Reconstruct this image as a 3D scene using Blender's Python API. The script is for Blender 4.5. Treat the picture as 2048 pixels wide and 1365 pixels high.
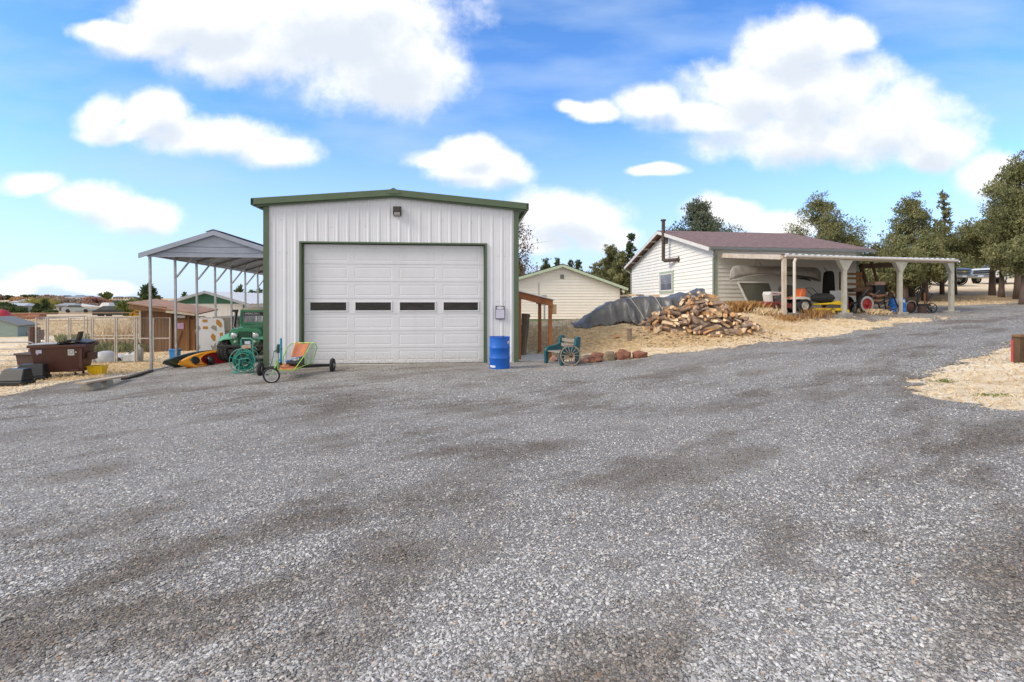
import bpy, math, random
import numpy as np
from mathutils import Vector, Matrix
for o in list(bpy.data.objects): bpy.data.objects.remove(o)
SC = bpy.context.scene; COL = SC.collection
R = math.radians; PI = math.pi
F = 1000.0; HC = 1.9; YH = 603.0
def P(px, py, D):            # point seen at photo pixel (px, py) at distance D in front of the camera
    return Vector(((px-1024)/F*D, D, HC-(py-YH)/F*D))
# ---------------------------------------------------------------- camera
cam_d = bpy.data.cameras.new('camera'); cam = bpy.data.objects.new('camera', cam_d); COL.objects.link(cam)
cam.location = (0, 0, HC); cam.rotation_euler = (R(90), 0, 0)
cam_d.sensor_width = 36; cam_d.lens = 36*F/2048; cam_d.shift_y = -(682.5-YH)/2048
cam_d.clip_end = 3000; cam_d.clip_start = .05; SC.camera = cam
# ---------------------------------------------------------------- sky
SUN_EL, SUN_AZ = 38, -112         # degrees; azimuth clockwise from +Y
W = bpy.data.worlds.new("World"); SC.world = W; W.use_nodes = True
def NN(nt, typ, **kw):
    n = nt.nodes.new(typ)
    for k, v in kw.items():
        if k == 'inp':
            for i, x in v.items(): n.inputs[i].default_value = x
        else: setattr(n, k, v)
    return n
def mathn(nt, op, a, b=None, clamp=False):
    n = NN(nt, 'ShaderNodeMath', operation=op); n.use_clamp = clamp
    for i, v in enumerate((a, b)):
        if v is None: continue
        if isinstance(v, (int, float)): n.inputs[i].default_value = v
        else: nt.links.new(v, n.inputs[i])
    return n.outputs[0]
CLOUDS = [(640,45,250,112),(300,75,110,34),(200,60,70,22),(420,40,150,60),(760,130,150,92),(480,105,130,60),
 (215,228,60,38),(310,225,70,38),(420,280,120,38),(540,305,70,26),(250,260,80,20),
 (70,365,60,22),(170,395,80,30),(260,425,80,30),
 (940,300,52,30),(905,325,90,22),(990,335,50,30),(950,350,100,26),
 (1130,432,125,44),(1210,470,70,28),(1080,480,60,26),
 (1580,100,110,66),(1700,80,48,36),(1500,180,130,60),(1640,190,130,82),(1760,250,140,70),(1860,290,80,48),(1430,230,140,36),(1600,280,180,48),(1300,205,60,34),
 (1440,425,70,28),(1540,450,90,24),(1180,220,45,20),(1140,210,30,14),
 (90,556,60,18),(190,575,70,14),(1990,360,60,46),(1860,320,70,26),(30,575,50,16),(1300,345,50,10)]
def cloud_group():
    g = bpy.data.node_groups.new('cloud_density', 'ShaderNodeTree')
    g.interface.new_socket('uv', in_out='INPUT', socket_type='NodeSocketVector')
    g.interface.new_socket('d', in_out='OUTPUT', socket_type='NodeSocketFloat')
    gi = NN(g, 'NodeGroupInput'); go = NN(g, 'NodeGroupOutput'); L = g.links.new
    nz = NN(g, 'ShaderNodeTexNoise', inp={'Scale': 6.0, 'Detail': 11.0, 'Roughness': .62}); L(gi.outputs[0], nz.inputs['Vector'])
    n2 = NN(g, 'ShaderNodeTexNoise', inp={'Scale': 4.0, 'Detail': 3.0}); L(gi.outputs[0], n2.inputs['Vector'])
    sub = NN(g, 'ShaderNodeVectorMath', operation='SUBTRACT'); L(n2.outputs['Color'], sub.inputs[0]); sub.inputs[1].default_value = (.5,.5,.5)
    mul = NN(g, 'ShaderNodeVectorMath', operation='MULTIPLY_ADD'); L(sub.outputs[0], mul.inputs[0]); mul.inputs[1].default_value = (.09,.05,0); L(gi.outputs[0], mul.inputs[2])
    best = None
    for (x, y, rx, ry) in CLOUDS:
        cx, cy, ax, ay = (x-1024)/F, (YH-y)/F, rx/F*1.36, ry/F*1.36
        q = NN(g, 'ShaderNodeVectorMath', operation='MULTIPLY_ADD'); L(mul.outputs[0], q.inputs[0])
        q.inputs[1].default_value = (1/ax, 1/ay, 0); q.inputs[2].default_value = (-cx/ax, -cy/ay, 0)
        l = NN(g, 'ShaderNodeVectorMath', operation='LENGTH'); L(q.outputs[0], l.inputs[0])
        v = mathn(g, 'SUBTRACT', 1.0, l.outputs['Value'])
        if best is None: best = v
        else:
            m = NN(g, 'ShaderNodeMath', operation='SMOOTH_MAX'); L(best, m.inputs[0]); L(v, m.inputs[1]); m.inputs[2].default_value = .12; best = m.outputs[0]
    a = mathn(g, 'MULTIPLY', mathn(g, 'SUBTRACT', nz.outputs[0], .52), 1.65)
    L(mathn(g, 'ADD', best, a), go.inputs[0])
    return g
def build_world():
    nt = W.node_tree; nt.nodes.clear(); L = nt.links.new
    out = NN(nt, 'ShaderNodeOutputWorld'); bg = NN(nt, 'ShaderNodeBackground', inp={'Strength': .1}); L(bg.outputs[0], out.inputs[0])
    sky = NN(nt, 'ShaderNodeTexSky', sky_type='NISHITA', sun_disc=False, sun_elevation=R(SUN_EL), sun_rotation=R(SUN_AZ), air_density=1.0, dust_density=.35, ozone_density=2.2, altitude=900)
    hs = NN(nt, 'ShaderNodeHueSaturation', inp={'Hue':.497,'Saturation': 1.22, 'Value': SKYV}); L(sky.outputs[0], hs.inputs['Color'])
    tn = NN(nt, 'ShaderNodeMix', data_type='RGBA', blend_type='MULTIPLY'); tn.inputs[0].default_value = 1; L(hs.outputs[0], tn.inputs[6]); tn.inputs[7].default_value = (.89,.865,1.0,1)
    tc = NN(nt, 'ShaderNodeTexCoord'); sp = NN(nt, 'ShaderNodeSeparateXYZ'); L(tc.outputs['Generated'], sp.inputs[0])
    yy = mathn(nt, 'MAXIMUM', sp.outputs[1], .08)
    u = mathn(nt, 'DIVIDE', sp.outputs[0], yy); v = mathn(nt, 'DIVIDE', sp.outputs[2], yy)
    cb = NN(nt, 'ShaderNodeCombineXYZ'); L(u, cb.inputs[0]); L(v, cb.inputs[1])
    g = cloud_group()
    g1 = NN(nt, 'ShaderNodeGroup', node_tree=g); L(cb.outputs[0], g1.inputs[0])
    up = NN(nt, 'ShaderNodeVectorMath', operation='ADD'); up.inputs[1].default_value = (-.012, .045, 0); L(cb.outputs[0], up.inputs[0])
    g2 = NN(nt, 'ShaderNodeGroup', node_tree=g); L(up.outputs[0], g2.inputs[0])
    cov = NN(nt, 'ShaderNodeMapRange', interpolation_type='SMOOTHSTEP', inp={1: -.12, 2: .52}); L(g1.outputs[0], cov.inputs[0])
    shd = NN(nt, 'ShaderNodeMapRange', interpolation_type='SMOOTHSTEP', inp={1: .08, 2: .85, 3: 1.0, 4: .0}); L(g2.outputs[0], shd.inputs[0])
    # thin high veil
    vm = NN(nt, 'ShaderNodeMapping'); vm.inputs['Scale'].default_value = (1.2, 4.0, 1); vm.inputs['Rotation'].default_value = (0,0,.25); L(cb.outputs[0], vm.inputs[0])
    vn = NN(nt, 'ShaderNodeTexNoise', inp={'Scale': 2.2, 'Detail': 5.0, 'Roughness': .5}); L(vm.outputs[0], vn.inputs['Vector'])
    veil = NN(nt, 'ShaderNodeMapRange', inp={1: .40, 2: .72, 3: .0, 4: .6}); L(vn.outputs[0], veil.inputs[0])
    low = NN(nt, 'ShaderNodeMapRange', inp={1: .36, 2: .0, 3: .0, 4: .95}); L(v, low.inputs[0])
    vv = mathn(nt, 'MAXIMUM', veil.outputs[0], low.outputs[0])
    front = NN(nt, 'ShaderNodeMapRange', inp={1: .1, 2: .2}); L(sp.outputs[1], front.inputs[0])
    c = mathn(nt, 'MULTIPLY', cov.outputs[0], front.outputs[0])
    ccol = NN(nt, 'ShaderNodeMix', data_type='RGBA'); L(shd.outputs[0], ccol.inputs[0]); ccol.inputs[6].default_value = (*[k*CLV for k in (.66,.715,.79)], 1); ccol.inputs[7].default_value = (CLV, CLV, CLV*1.01, 1)
    m1 = NN(nt, 'ShaderNodeMix', data_type='RGBA'); L(vv, m1.inputs[0]); L(tn.outputs[2], m1.inputs[6]); m1.inputs[7].default_value = (CLV*.49, CLV*.645, CLV*.86, 1)
    m2 = NN(nt, 'ShaderNodeMix', data_type='RGBA'); L(c, m2.inputs[0]); L(m1.outputs[2], m2.inputs[6]); L(ccol.outputs[2], m2.inputs[7])
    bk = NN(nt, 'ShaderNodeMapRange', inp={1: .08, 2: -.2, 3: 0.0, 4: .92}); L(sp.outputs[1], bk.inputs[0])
    m3 = NN(nt, 'ShaderNodeMix', data_type='RGBA'); L(bk.outputs[0], m3.inputs[0]); L(m2.outputs[2], m3.inputs[6]); m3.inputs[7].default_value = (CLV*.86, CLV*.84, CLV*.80, 1)  # warm cloud white added behind the camera so front faces are lit less blue
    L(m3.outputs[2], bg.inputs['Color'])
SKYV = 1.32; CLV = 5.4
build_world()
sl = bpy.data.lights.new('sun', 'SUN'); sl.energy = 1.5; sl.angle = R(24); sl.color = (1, .91, .79)
sun = bpy.data.objects.new('sun', sl); COL.objects.link(sun)
sd = Vector((math.sin(R(SUN_AZ))*math.cos(R(SUN_EL)), math.cos(R(SUN_AZ))*math.cos(R(SUN_EL)), math.sin(R(SUN_EL))))
sun.rotation_euler = sd.to_track_quat('Z', 'Y').to_euler(); sun.location = sd*60
SC.view_settings.view_transform = 'Standard'; SC.view_settings.look = 'None'; SC.view_settings.gamma = 1
SC.view_settings.exposure = 1.16
# ---------------------------------------------------------------- helpers
rnd = random.Random(7); rng = np.random.default_rng(7)
def tag(o, label=None, cat=None, group=None, kind=None):
    if label: o['label'] = label
    if cat: o['category'] = cat
    if group: o['group'] = group
    if kind: o['kind'] = kind
    return o
def thing(name, label, cat, loc=(0,0,0), rz=0, group=None, rx=0, ry=0):
    o = bpy.data.objects.new(name, None); COL.objects.link(o); o.empty_display_size = .2
    o.location = loc; o.rotation_euler = (rx, ry, rz); return tag(o, label, cat, group)
def dup(root, loc, rz=None, label=None, scale=None):
    r = root.copy(); COL.objects.link(r); r.location = loc
    if rz is not None: r.rotation_euler = (0,0,rz) if isinstance(rz,(int,float)) else rz
    if label: r['label'] = label
    if scale: r.scale = (scale,)*3 if isinstance(scale,(int,float)) else scale
    for ch in list(root.children):
        c = ch.copy(); COL.objects.link(c); c.parent = r
        for g in list(ch.children):
            d = g.copy(); COL.objects.link(d); d.parent = c
    return r
class MB:
    def __init__(s): s.v = []; s.f = []; s.m = []; s.mi = 0
    def add(s, vs, fs):
        b = len(s.v); s.v += [tuple(v) for v in vs]; s.f += [tuple(i+b for i in f) for f in fs]; s.m += [s.mi]*len(fs); return s
    def box(s, c, d, rz=0, M=None):
        x, y, z = d[0]/2, d[1]/2, d[2]/2
        vs = [Vector((sx*x, sy*y, sz*z)) for sz in (-1,1) for sx, sy in ((-1,-1),(1,-1),(1,1),(-1,1))]
        if M is None: M = Matrix.Rotation(rz, 3, 'Z')
        c = Vector(c); vs = [M @ v + c for v in vs]
        return s.add(vs, [(3,2,1,0),(4,5,6,7),(0,1,5,4),(1,2,6,5),(2,3,7,6),(3,0,4,7)])
    def bx(s, x0, x1, y0, y1, z0, z1): return s.box(((x0+x1)/2,(y0+y1)/2,(z0+z1)/2),(abs(x1-x0),abs(y1-y0),abs(z1-z0)))
    def bar(s, p, q, w, t, up=(0,0,1)):
        p, q = Vector(p), Vector(q); d = (q-p); L = d.length; d.normalize(); up = Vector(up)
        if abs(d.dot(up)) > .99: up = Vector((0,1,0))
        x = d.cross(up).normalized(); z = x.cross(d).normalized()
        M = Matrix((x, d, z)).transposed()
        return s.box((p+q)/2, (w, L, t), M=M)
    def tube(s, pts, r, n=8, closed=False, caps=True):
        pts = [Vector(p) for p in pts]; N = len(pts); rs = r if isinstance(r, (list, tuple)) else [r]*N
        tg = []
        for i in range(N):
            a = pts[(i-1) % N] if (closed or i > 0) else pts[i]; b = pts[(i+1) % N] if (closed or i < N-1) else pts[i]
            tg.append((b-a).normalized())
        nrm = tg[0].orthogonal().normalized(); vs = []
        for i in range(N):
            t = tg[i]; nrm = (nrm - t*nrm.dot(t)).normalized(); bn = t.cross(nrm)
            for k in range(n):
                a = 2*PI*k/n; vs.append(pts[i] + (nrm*math.cos(a)+bn*math.sin(a))*rs[i])
        fs = []
        for i in range(N if closed else N-1):
            j = (i+1) % N
            for k in range(n): fs.append((i*n+k, i*n+(k+1) % n, j*n+(k+1) % n, j*n+k))
        if caps and not closed: fs.append(tuple(range(n-1,-1,-1))); fs.append(tuple((N-1)*n+k for k in range(n)))
        return s.add(vs, fs)
    def cyl(s, p, q, r, n=12): return s.tube([p, q], r, n)
    def ring(s, c, axis, Rr, r, n=28, m=8, a0=0, a1=2*PI):
        ax = Vector(axis).normalized(); u = ax.orthogonal().normalized(); w = ax.cross(u); c = Vector(c)
        full = abs(a1-a0-2*PI) < 1e-6
        pts = [c + (u*math.cos(a0+(a1-a0)*i/n)+w*math.sin(a0+(a1-a0)*i/n))*Rr for i in range(n if full else n+1)]
        return s.tube(pts, r, m, closed=full)
    def lathe(s, prof, n=20, c=(0,0,0), axis=(0,0,1)):
        ax = Vector(axis).normalized(); u = ax.orthogonal().normalized(); w = ax.cross(u); c = Vector(c); vs = []
        for (r, z) in prof:
            for k in range(n):
                a = 2*PI*k/n; vs.append(c + ax*z + (u*math.cos(a)+w*math.sin(a))*r)
        fs = [(i*n+k, i*n+(k+1) % n, (i+1)*n+(k+1) % n, (i+1)*n+k) for i in range(len(prof)-1) for k in range(n)]
        return s.add(vs, fs)
    def loft(s, secs, closed=True, caps=True):
        n = len(secs[0]); vs = [v for sec in secs for v in sec]; fs = []
        for i in range(len(secs)-1):
            for k in range(n if closed else n-1): fs.append((i*n+k, i*n+(k+1) % n, (i+1)*n+(k+1) % n, (i+1)*n+k))
        if caps and closed: fs.append(tuple(range(n-1,-1,-1))); fs.append(tuple((len(secs)-1)*n+k for k in range(n)))
        return s.add(vs, fs)
    def prism(s, poly, a, b, plane='xz'):
        def mk(p, t): return {'xz': (p[0], t, p[1]), 'xy': (p[0], p[1], t), 'yz': (t, p[0], p[1])}[plane]
        return s.loft([[mk(p, a) for p in poly], [mk(p, b) for p in poly]])
    def ball(s, c, r, n=10, m=7, jit=0, seed=0):
        rr = random.Random(seed); c = Vector(c); r = (r,r,r) if isinstance(r,(int,float)) else r; vs = []
        for i in range(m+1):
            th = PI*i/m
            for k in range(n):
                a = 2*PI*k/n; j = 1+jit*(rr.random()-.5)*2
                if i in (0, m): j = 1
                vs.append(c+Vector((r[0]*math.sin(th)*math.cos(a)*j, r[1]*math.sin(th)*math.sin(a)*j, r[2]*math.cos(th)*j)))
        return s.add(vs, [(i*n+k, (i+1)*n+k, (i+1)*n+(k+1) % n, i*n+(k+1) % n) for i in range(m) for k in range(n)])
    def build(s, name, mat, parent=None, loc=(0,0,0), smooth=False, bevel=0, label=None, solid=0, rot=None):
        me = bpy.data.meshes.new(name); me.from_pydata(s.v, [], s.f)
        for m in (mat if isinstance(mat, (list, tuple)) else [mat]): me.materials.append(m)
        if any(s.m): me.polygons.foreach_set('material_index', s.m)
        me.validate()
        if smooth: me.polygons.foreach_set('use_smooth', [True]*len(me.polygons))
        me.update(); o = bpy.data.objects.new(name, me); COL.objects.link(o); o.location = loc
        if rot: o.rotation_euler = rot
        if parent: o.parent = parent
        if label: o['label'] = label
        if smooth and smooth != 'all':
            m = o.modifiers.new('split', 'EDGE_SPLIT'); m.split_angle = R(38)
        if bevel: m = o.modifiers.new('bevel', 'BEVEL'); m.width = bevel; m.segments = 2; m.limit_method = 'ANGLE'; m.angle_limit = R(40)
        if solid: m = o.modifiers.new('solid', 'SOLIDIFY'); m.thickness = solid; m.offset = 0
        return o
def fast(name, V, Fc, mat, parent=None, attr=None, smooth=False, cols=None):
    me = bpy.data.meshes.new(name); V = np.ascontiguousarray(V, dtype=np.float32); k = Fc.shape[1]; n = len(Fc)
    me.vertices.add(len(V)); me.vertices.foreach_set('co', V.ravel())
    me.loops.add(n*k); me.loops.foreach_set('vertex_index', np.ascontiguousarray(Fc, dtype=np.int32).ravel())
    me.polygons.add(n); me.polygons.foreach_set('loop_start', np.arange(n, dtype=np.int32)*k)
    me.materials.append(mat)
    if attr is not None:
        a = me.attributes.new('tint', 'FLOAT', 'FACE'); a.data.foreach_set('value', np.ascontiguousarray(attr, dtype=np.float32))
    me.update(calc_edges=True)
    if smooth: me.polygons.foreach_set('use_smooth', np.ones(n, dtype=bool))
    o = bpy.data.objects.new(name, me); COL.objects.link(o)
    if parent: o.parent = parent
    return o
# ---------------------------------------------------------------- materials
MC = {}
def mat(name, col, rough=.6, metal=0, var=.12, vs=3.0, bump=0, bs=30, col2=None, stretch=(1,1,1), spec=.5, edge=None, coat=0, trans=0, alpha=1):
    if name in MC: return MC[name]
    m = bpy.data.materials.new(name); m.use_nodes = True; nt = m.node_tree; L = nt.links.new
    b = nt.nodes['Principled BSDF']; b.inputs['Roughness'].default_value = rough; b.inputs['Metallic'].default_value = metal
    b.inputs['Specular IOR Level'].default_value = spec; b.inputs['Coat Weight'].default_value = coat; b.inputs['Transmission Weight'].default_value = trans; b.inputs['Alpha'].default_value = alpha
    tc = NN(nt, 'ShaderNodeTexCoord'); mp = NN(nt, 'ShaderNodeMapping'); mp.inputs['Scale'].default_value = stretch; L(tc.outputs['Object'], mp.inputs[0])
    n = NN(nt, 'ShaderNodeTexNoise', inp={'Scale': vs, 'Detail': 6.0, 'Roughness': .6}); L(mp.outputs[0], n.inputs['Vector'])
    cr = NN(nt, 'ShaderNodeMapRange', inp={1: .32, 2: .68}); L(n.outputs[0], cr.inputs[0])
    mx = NN(nt, 'ShaderNodeMix', data_type='RGBA'); L(cr.outputs[0], mx.inputs[0])
    c2 = col2 if col2 else tuple(c*(1-var) for c in col); c1 = col if col2 else tuple(min(1, c*(1+var*.5)) for c in col)
    mx.inputs[6].default_value = (*c2, 1); mx.inputs[7].default_value = (*c1, 1); L(mx.outputs[2], b.inputs['Base Color'])
    rr = NN(nt, 'ShaderNodeMapRange', inp={3: rough*.85, 4: min(1, rough*1.15)}); L(n.outputs[0], rr.inputs[0]); L(rr.outputs[0], b.inputs['Roughness'])
    if bump:
        bn = NN(nt, 'ShaderNodeTexNoise', inp={'Scale': bs, 'Detail': 4.0}); L(mp.outputs[0], bn.inputs['Vector'])
        bp = NN(nt, 'ShaderNodeBump', inp={'Strength': bump, 'Distance': .02}); L(bn.outputs[0], bp.inputs['Height']); L(bp.outputs[0], b.inputs['Normal'])
    MC[name] = m; return m
def leafmat(name, c1, c2, c3=None, rough=.7):
    if name in MC: return MC[name]
    m = bpy.data.materials.new(name); m.use_nodes = True; nt = m.node_tree; L = nt.links.new; b = nt.nodes['Principled BSDF']
    b.inputs['Roughness'].default_value = rough; b.inputs['Specular IOR Level'].default_value = .25
    a = NN(nt, 'ShaderNodeAttribute', attribute_name='tint'); r = NN(nt, 'ShaderNodeValToRGB'); L(a.outputs['Fac'], r.inputs[0])
    e = r.color_ramp.elements; e[0].color = (*c1,1); e[1].color = (*(c3 or c2),1)
    if c3: k = e.new(.5); k.color = (*c2,1)
    L(r.outputs[0], b.inputs['Base Color'])
    tr = NN(nt, 'ShaderNodeBsdfTranslucent'); L(r.outputs[0], tr.inputs[0]); ms = NN(nt, 'ShaderNodeMixShader', inp={0: .3})
    L(b.outputs[0], ms.inputs[1]); L(tr.outputs[0], ms.inputs[2]); L(ms.outputs[0], nt.nodes['Material Output'].inputs[0])
    MC[name] = m; return m
def glass(name, col=(.02,.025,.03), rough=.05, vs=3):
    return mat(name, col, rough, 0, .5, vs, spec=.9)
white_metal = mat('white_painted_steel', (.70,.715,.765), .42, 0, .06, .7, spec=.4)
def splash(m, h0=.02, h1=.55):   # dried mud splashes near the ground
    nt = m.node_tree; L = nt.links.new; b = nt.nodes['Principled BSDF']; src = b.inputs['Base Color'].links[0].from_socket
    tc = NN(nt, 'ShaderNodeTexCoord'); s_ = NN(nt, 'ShaderNodeSeparateXYZ'); L(tc.outputs['Object'], s_.inputs[0]); r_ = NN(nt, 'ShaderNodeMapRange', inp={1: h0, 2: h1, 3: .75, 4: 0}); L(s_.outputs[2], r_.inputs[0])
    n = NN(nt, 'ShaderNodeTexNoise', inp={'Scale': 16.0, 'Detail': 8.0, 'Roughness': .75}); L(tc.outputs['Object'], n.inputs['Vector']); q = NN(nt, 'ShaderNodeMapRange', inp={1: .42, 2: .62}); L(n.outputs[0], q.inputs[0])
    n2 = NN(nt, 'ShaderNodeTexNoise', inp={'Scale': 1.6, 'Detail': 6.0}); mp = NN(nt, 'ShaderNodeMapping'); mp.inputs['Scale'].default_value = (3,3,.35); L(tc.outputs['Object'], mp.inputs[0]); L(mp.outputs[0], n2.inputs['Vector']); q2 = NN(nt, 'ShaderNodeMapRange', inp={1: .52, 2: .8, 3: 0, 4: .10}); L(n2.outputs[0], q2.inputs[0])
    f = mathn(nt, 'MAXIMUM', mathn(nt, 'MULTIPLY', r_.outputs[0], q.outputs[0]), q2.outputs[0])
    mx = NN(nt, 'ShaderNodeMix', data_type='RGBA'); L(f, mx.inputs[0]); L(src, mx.inputs[6]); mx.inputs[7].default_value = (.33,.29,.25,1); L(mx.outputs[2], b.inputs['Base Color'])
splash(white_metal)
door_white = mat('door_white', (.68,.69,.73), .45, 0, .04, 1.2)
splash(door_white, .0, .4)
green_trim = mat('green_trim_metal', (.085,.125,.07), .45, 0, .12, 2)
galv = mat('galvanised_steel', (.42,.43,.44), .42, .55, .25, 6)
galv_light = mat('light_metal_sheet', (.30,.335,.41), .5, .1, .12, 3)
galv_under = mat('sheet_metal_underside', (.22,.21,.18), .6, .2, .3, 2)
concrete = mat('concrete', (.38,.36,.33), .9, 0, .25, 6, .4, 60)
black_rubber = mat('black_rubber', (.022,.022,.024), .85, 0, .4, 10, .3, 60)
black_metal = mat('black_metal', (.02,.02,.022), .5, .2, .4, 8)
black_plastic = mat('black_plastic', (.018,.019,.021), .45, 0, .3, 6, .2, 40)
# ---------------------------------------------------------------- terrain
def sstep(x, a, b):
    t = np.clip((x-a)/(b-a), 0, 1); return t*t*(3-2*t)
def sp(x, k=1.5): return np.logaddexp(0, x*k)/k
RX = np.array([-60,2,4,8,16,20,26,40,400.]); RZ = np.array([0,0,.15,.51,1.19,1.45,1.6,1.7,1.7])
EX = np.array([-60,-1,.5,2,4.3,7.6,14,17,22,40,400.]); EY = np.array([19,19,18.5,16.2,15.5,16,18,19.3,23,30,30.])
PXk = np.array([-60,-2.5,0,3,6,9,25,400.]); PZk = np.array([0,0,.8,1.1,1.25,1.43,1.43,1.43])
def vnoise(x, y, s, seed=0):
    x = np.asarray(x, float)*s+seed*17.3; y = np.asarray(y, float)*s+seed*5.1
    xi = np.floor(x); yi = np.floor(y); fx = x-xi; fy = y-yi; fx = fx*fx*(3-2*fx); fy = fy*fy*(3-2*fy)
    def h(a, b): v = np.sin(a*127.1+b*311.7+seed*7.7)*43758.5453; return v-np.floor(v)
    return (h(xi,yi)*(1-fx)+h(xi+1,yi)*fx)*(1-fy)+(h(xi,yi+1)*(1-fx)+h(xi+1,yi+1)*fx)*fy
def tz(X, Y, rough=True):
    X = np.asarray(X, float); Y = np.asarray(Y, float)
    road = (np.interp(X, RX, RZ)+np.interp(X-1.2, RX, RZ)+np.interp(X+1.2, RX, RZ))/3
    left = -.6*(1-np.exp(-.11*sp(-X-4)))
    base = road+left
    ye = np.interp(X, EX, EY); wd = np.interp(X, [-1,2,5,9,16,22], [4.5,3.2,3.2,3.3,2.5,2.5])
    t = sstep(Y, ye-.2, ye+wd)
    pad = np.interp(X, PXk, PZk); pad = pad-(pad-.62)*sstep(Y, 22, 28)*(1-sstep(X, 7, 9))*sstep(X,-2.5,-1)
    z = base+(np.maximum(pad, base)-base)*t
    hill = .09*sp(Y-23, 1)*sstep(X, 10+np.maximum(0,Y-60)*-.3, 18); z = z+np.minimum(hill, 2.6+0*X)
    far = 4.2*sstep(Y, 130, 380)*(1-sstep(X, -60, 20)) ; z = z+far
    z = z-.12*sstep(Y,20,40)*(1-sstep(X,-8,-3))
    if rough:
        off = 1-sstep(Y, 60, 120)
        z = z+off*((vnoise(X,Y,.45,1)-.5)*.05+(vnoise(X,Y,1.7,2)-.5)*.025+(vnoise(X,Y,5,3)-.5)*.012)
        z = z+(vnoise(X,Y,.9,5)-.5)*.16*t*(1-sstep(Y, ye+wd, ye+wd+1.5))*(1-sstep(X,7,12))*sstep(X,-1,1)
    return z
def TZ(x, y): return float(tz(np.array([x]), np.array([y]))[0])
def axis(lo, hi, s0, lo0, hi0, g=1.18):
    a = list(np.arange(lo0, hi0+1e-6, s0)); s = s0; x = hi0
    while x < hi: s *= g; x += s; a.append(x)
    s = s0; x = lo0
    while x > lo: s *= g; x -= s; a.insert(0, x)
    return np.array(a)
def gridmesh(ax, ay):
    X, Y = np.meshgrid(ax, ay); Z = tz(X, Y); V = np.stack([X, Y, Z], -1).reshape(-1, 3); nx = len(ax)
    i = np.arange((len(ay)-1)*(nx-1)); r = i//(nx-1); c = i % (nx-1); a = r*nx+c
    return V, np.stack([a, a+1, a+nx+1, a+nx], 1)
def ground_mat():
    m = bpy.data.materials.new('dry_straw_ground'); m.use_nodes = True; nt = m.node_tree; L = nt.links.new; b = nt.nodes['Principled BSDF']
    b.inputs['Roughness'].default_value = .95; b.inputs['Specular IOR Level'].default_value = .15
    g = NN(nt, 'ShaderNodeNewGeometry')
    def noise(s, d=5, st=(1,1,1), r=.6):
        mp = NN(nt, 'ShaderNodeMapping'); mp.inputs['Scale'].default_value = st; L(g.outputs['Position'], mp.inputs[0])
        n = NN(nt, 'ShaderNodeTexNoise', inp={'Scale': s, 'Detail': d, 'Roughness': r}); L(mp.outputs[0], n.inputs['Vector']); return n.outputs[0]
    def ramp(x, a, b_): r = NN(nt, 'ShaderNodeMapRange', inp={1: a, 2: b_}); L(x, r.inputs[0]); return r.outputs[0]
    def mix(f, a, b_):
        x = NN(nt, 'ShaderNodeMix', data_type='RGBA'); L(f, x.inputs[0])
        for i, c in ((6, a), (7, b_)):
            if isinstance(c, tuple): x.inputs[i].default_value = (*c, 1)
            else: L(c, x.inputs[i])
        return x.outputs[2]
    c = mix(ramp(noise(.55, 6), .38, .62), (.78,.63,.43), (.83,.71,.53))
    c = mix(ramp(noise(2.6, 7, (1,1.6,1)), .46, .74), c, (.52,.34,.16))
    c = mix(ramp(noise(28, 4, (.5,1.2,1), .7), .55, .75), c, (.42,.29,.15))
    c = mix(ramp(noise(22, 4, (.4,1.3,1), .7), .60, .72), c, (.88,.77,.60))
    # steeper banks: rougher, browner grass
    sx = NN(nt, 'ShaderNodeSeparateXYZ'); L(g.outputs['True Normal'], sx.inputs[0])
    st = ramp(sx.outputs[2], .985, .93); cb = mix(ramp(noise(7, 6, (1,1,2), .7), .4, .62), (.30,.20,.10), (.70,.47,.22))
    c = mix(mathn(nt, 'MULTIPLY', st, .8), c, cb)
    gr = mathn(nt, 'MULTIPLY', ramp(noise(.25, 5), .60, .72), .35); c = mix(gr, c, (.16,.19,.06))
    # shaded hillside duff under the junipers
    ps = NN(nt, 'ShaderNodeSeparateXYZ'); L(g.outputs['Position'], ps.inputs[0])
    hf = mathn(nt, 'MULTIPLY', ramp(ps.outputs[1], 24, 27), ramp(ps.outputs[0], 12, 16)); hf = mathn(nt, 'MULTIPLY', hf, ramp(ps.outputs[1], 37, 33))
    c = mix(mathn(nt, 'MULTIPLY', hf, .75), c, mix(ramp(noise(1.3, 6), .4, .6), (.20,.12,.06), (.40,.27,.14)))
    # far valley on the left
    fy = mathn(nt, 'MULTIPLY', ramp(ps.outputs[1], 45, 90), .7); c = mix(fy, c, mix(ramp(noise(.03, 5), .42, .6), (.30,.23,.13), (.66,.50,.30)))
    L(c, b.inputs['Base Color'])
    bp = NN(nt, 'ShaderNodeBump', inp={'Strength': .75, 'Distance': .035}); L(mathn(nt, 'ADD', noise(38, 5, (.6,1.3,1), .75), mathn(nt, 'MULTIPLY', noise(6, 5), .9)), bp.inputs['Height']); L(bp.outputs[0], b.inputs['Normal'])
    return m
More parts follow.
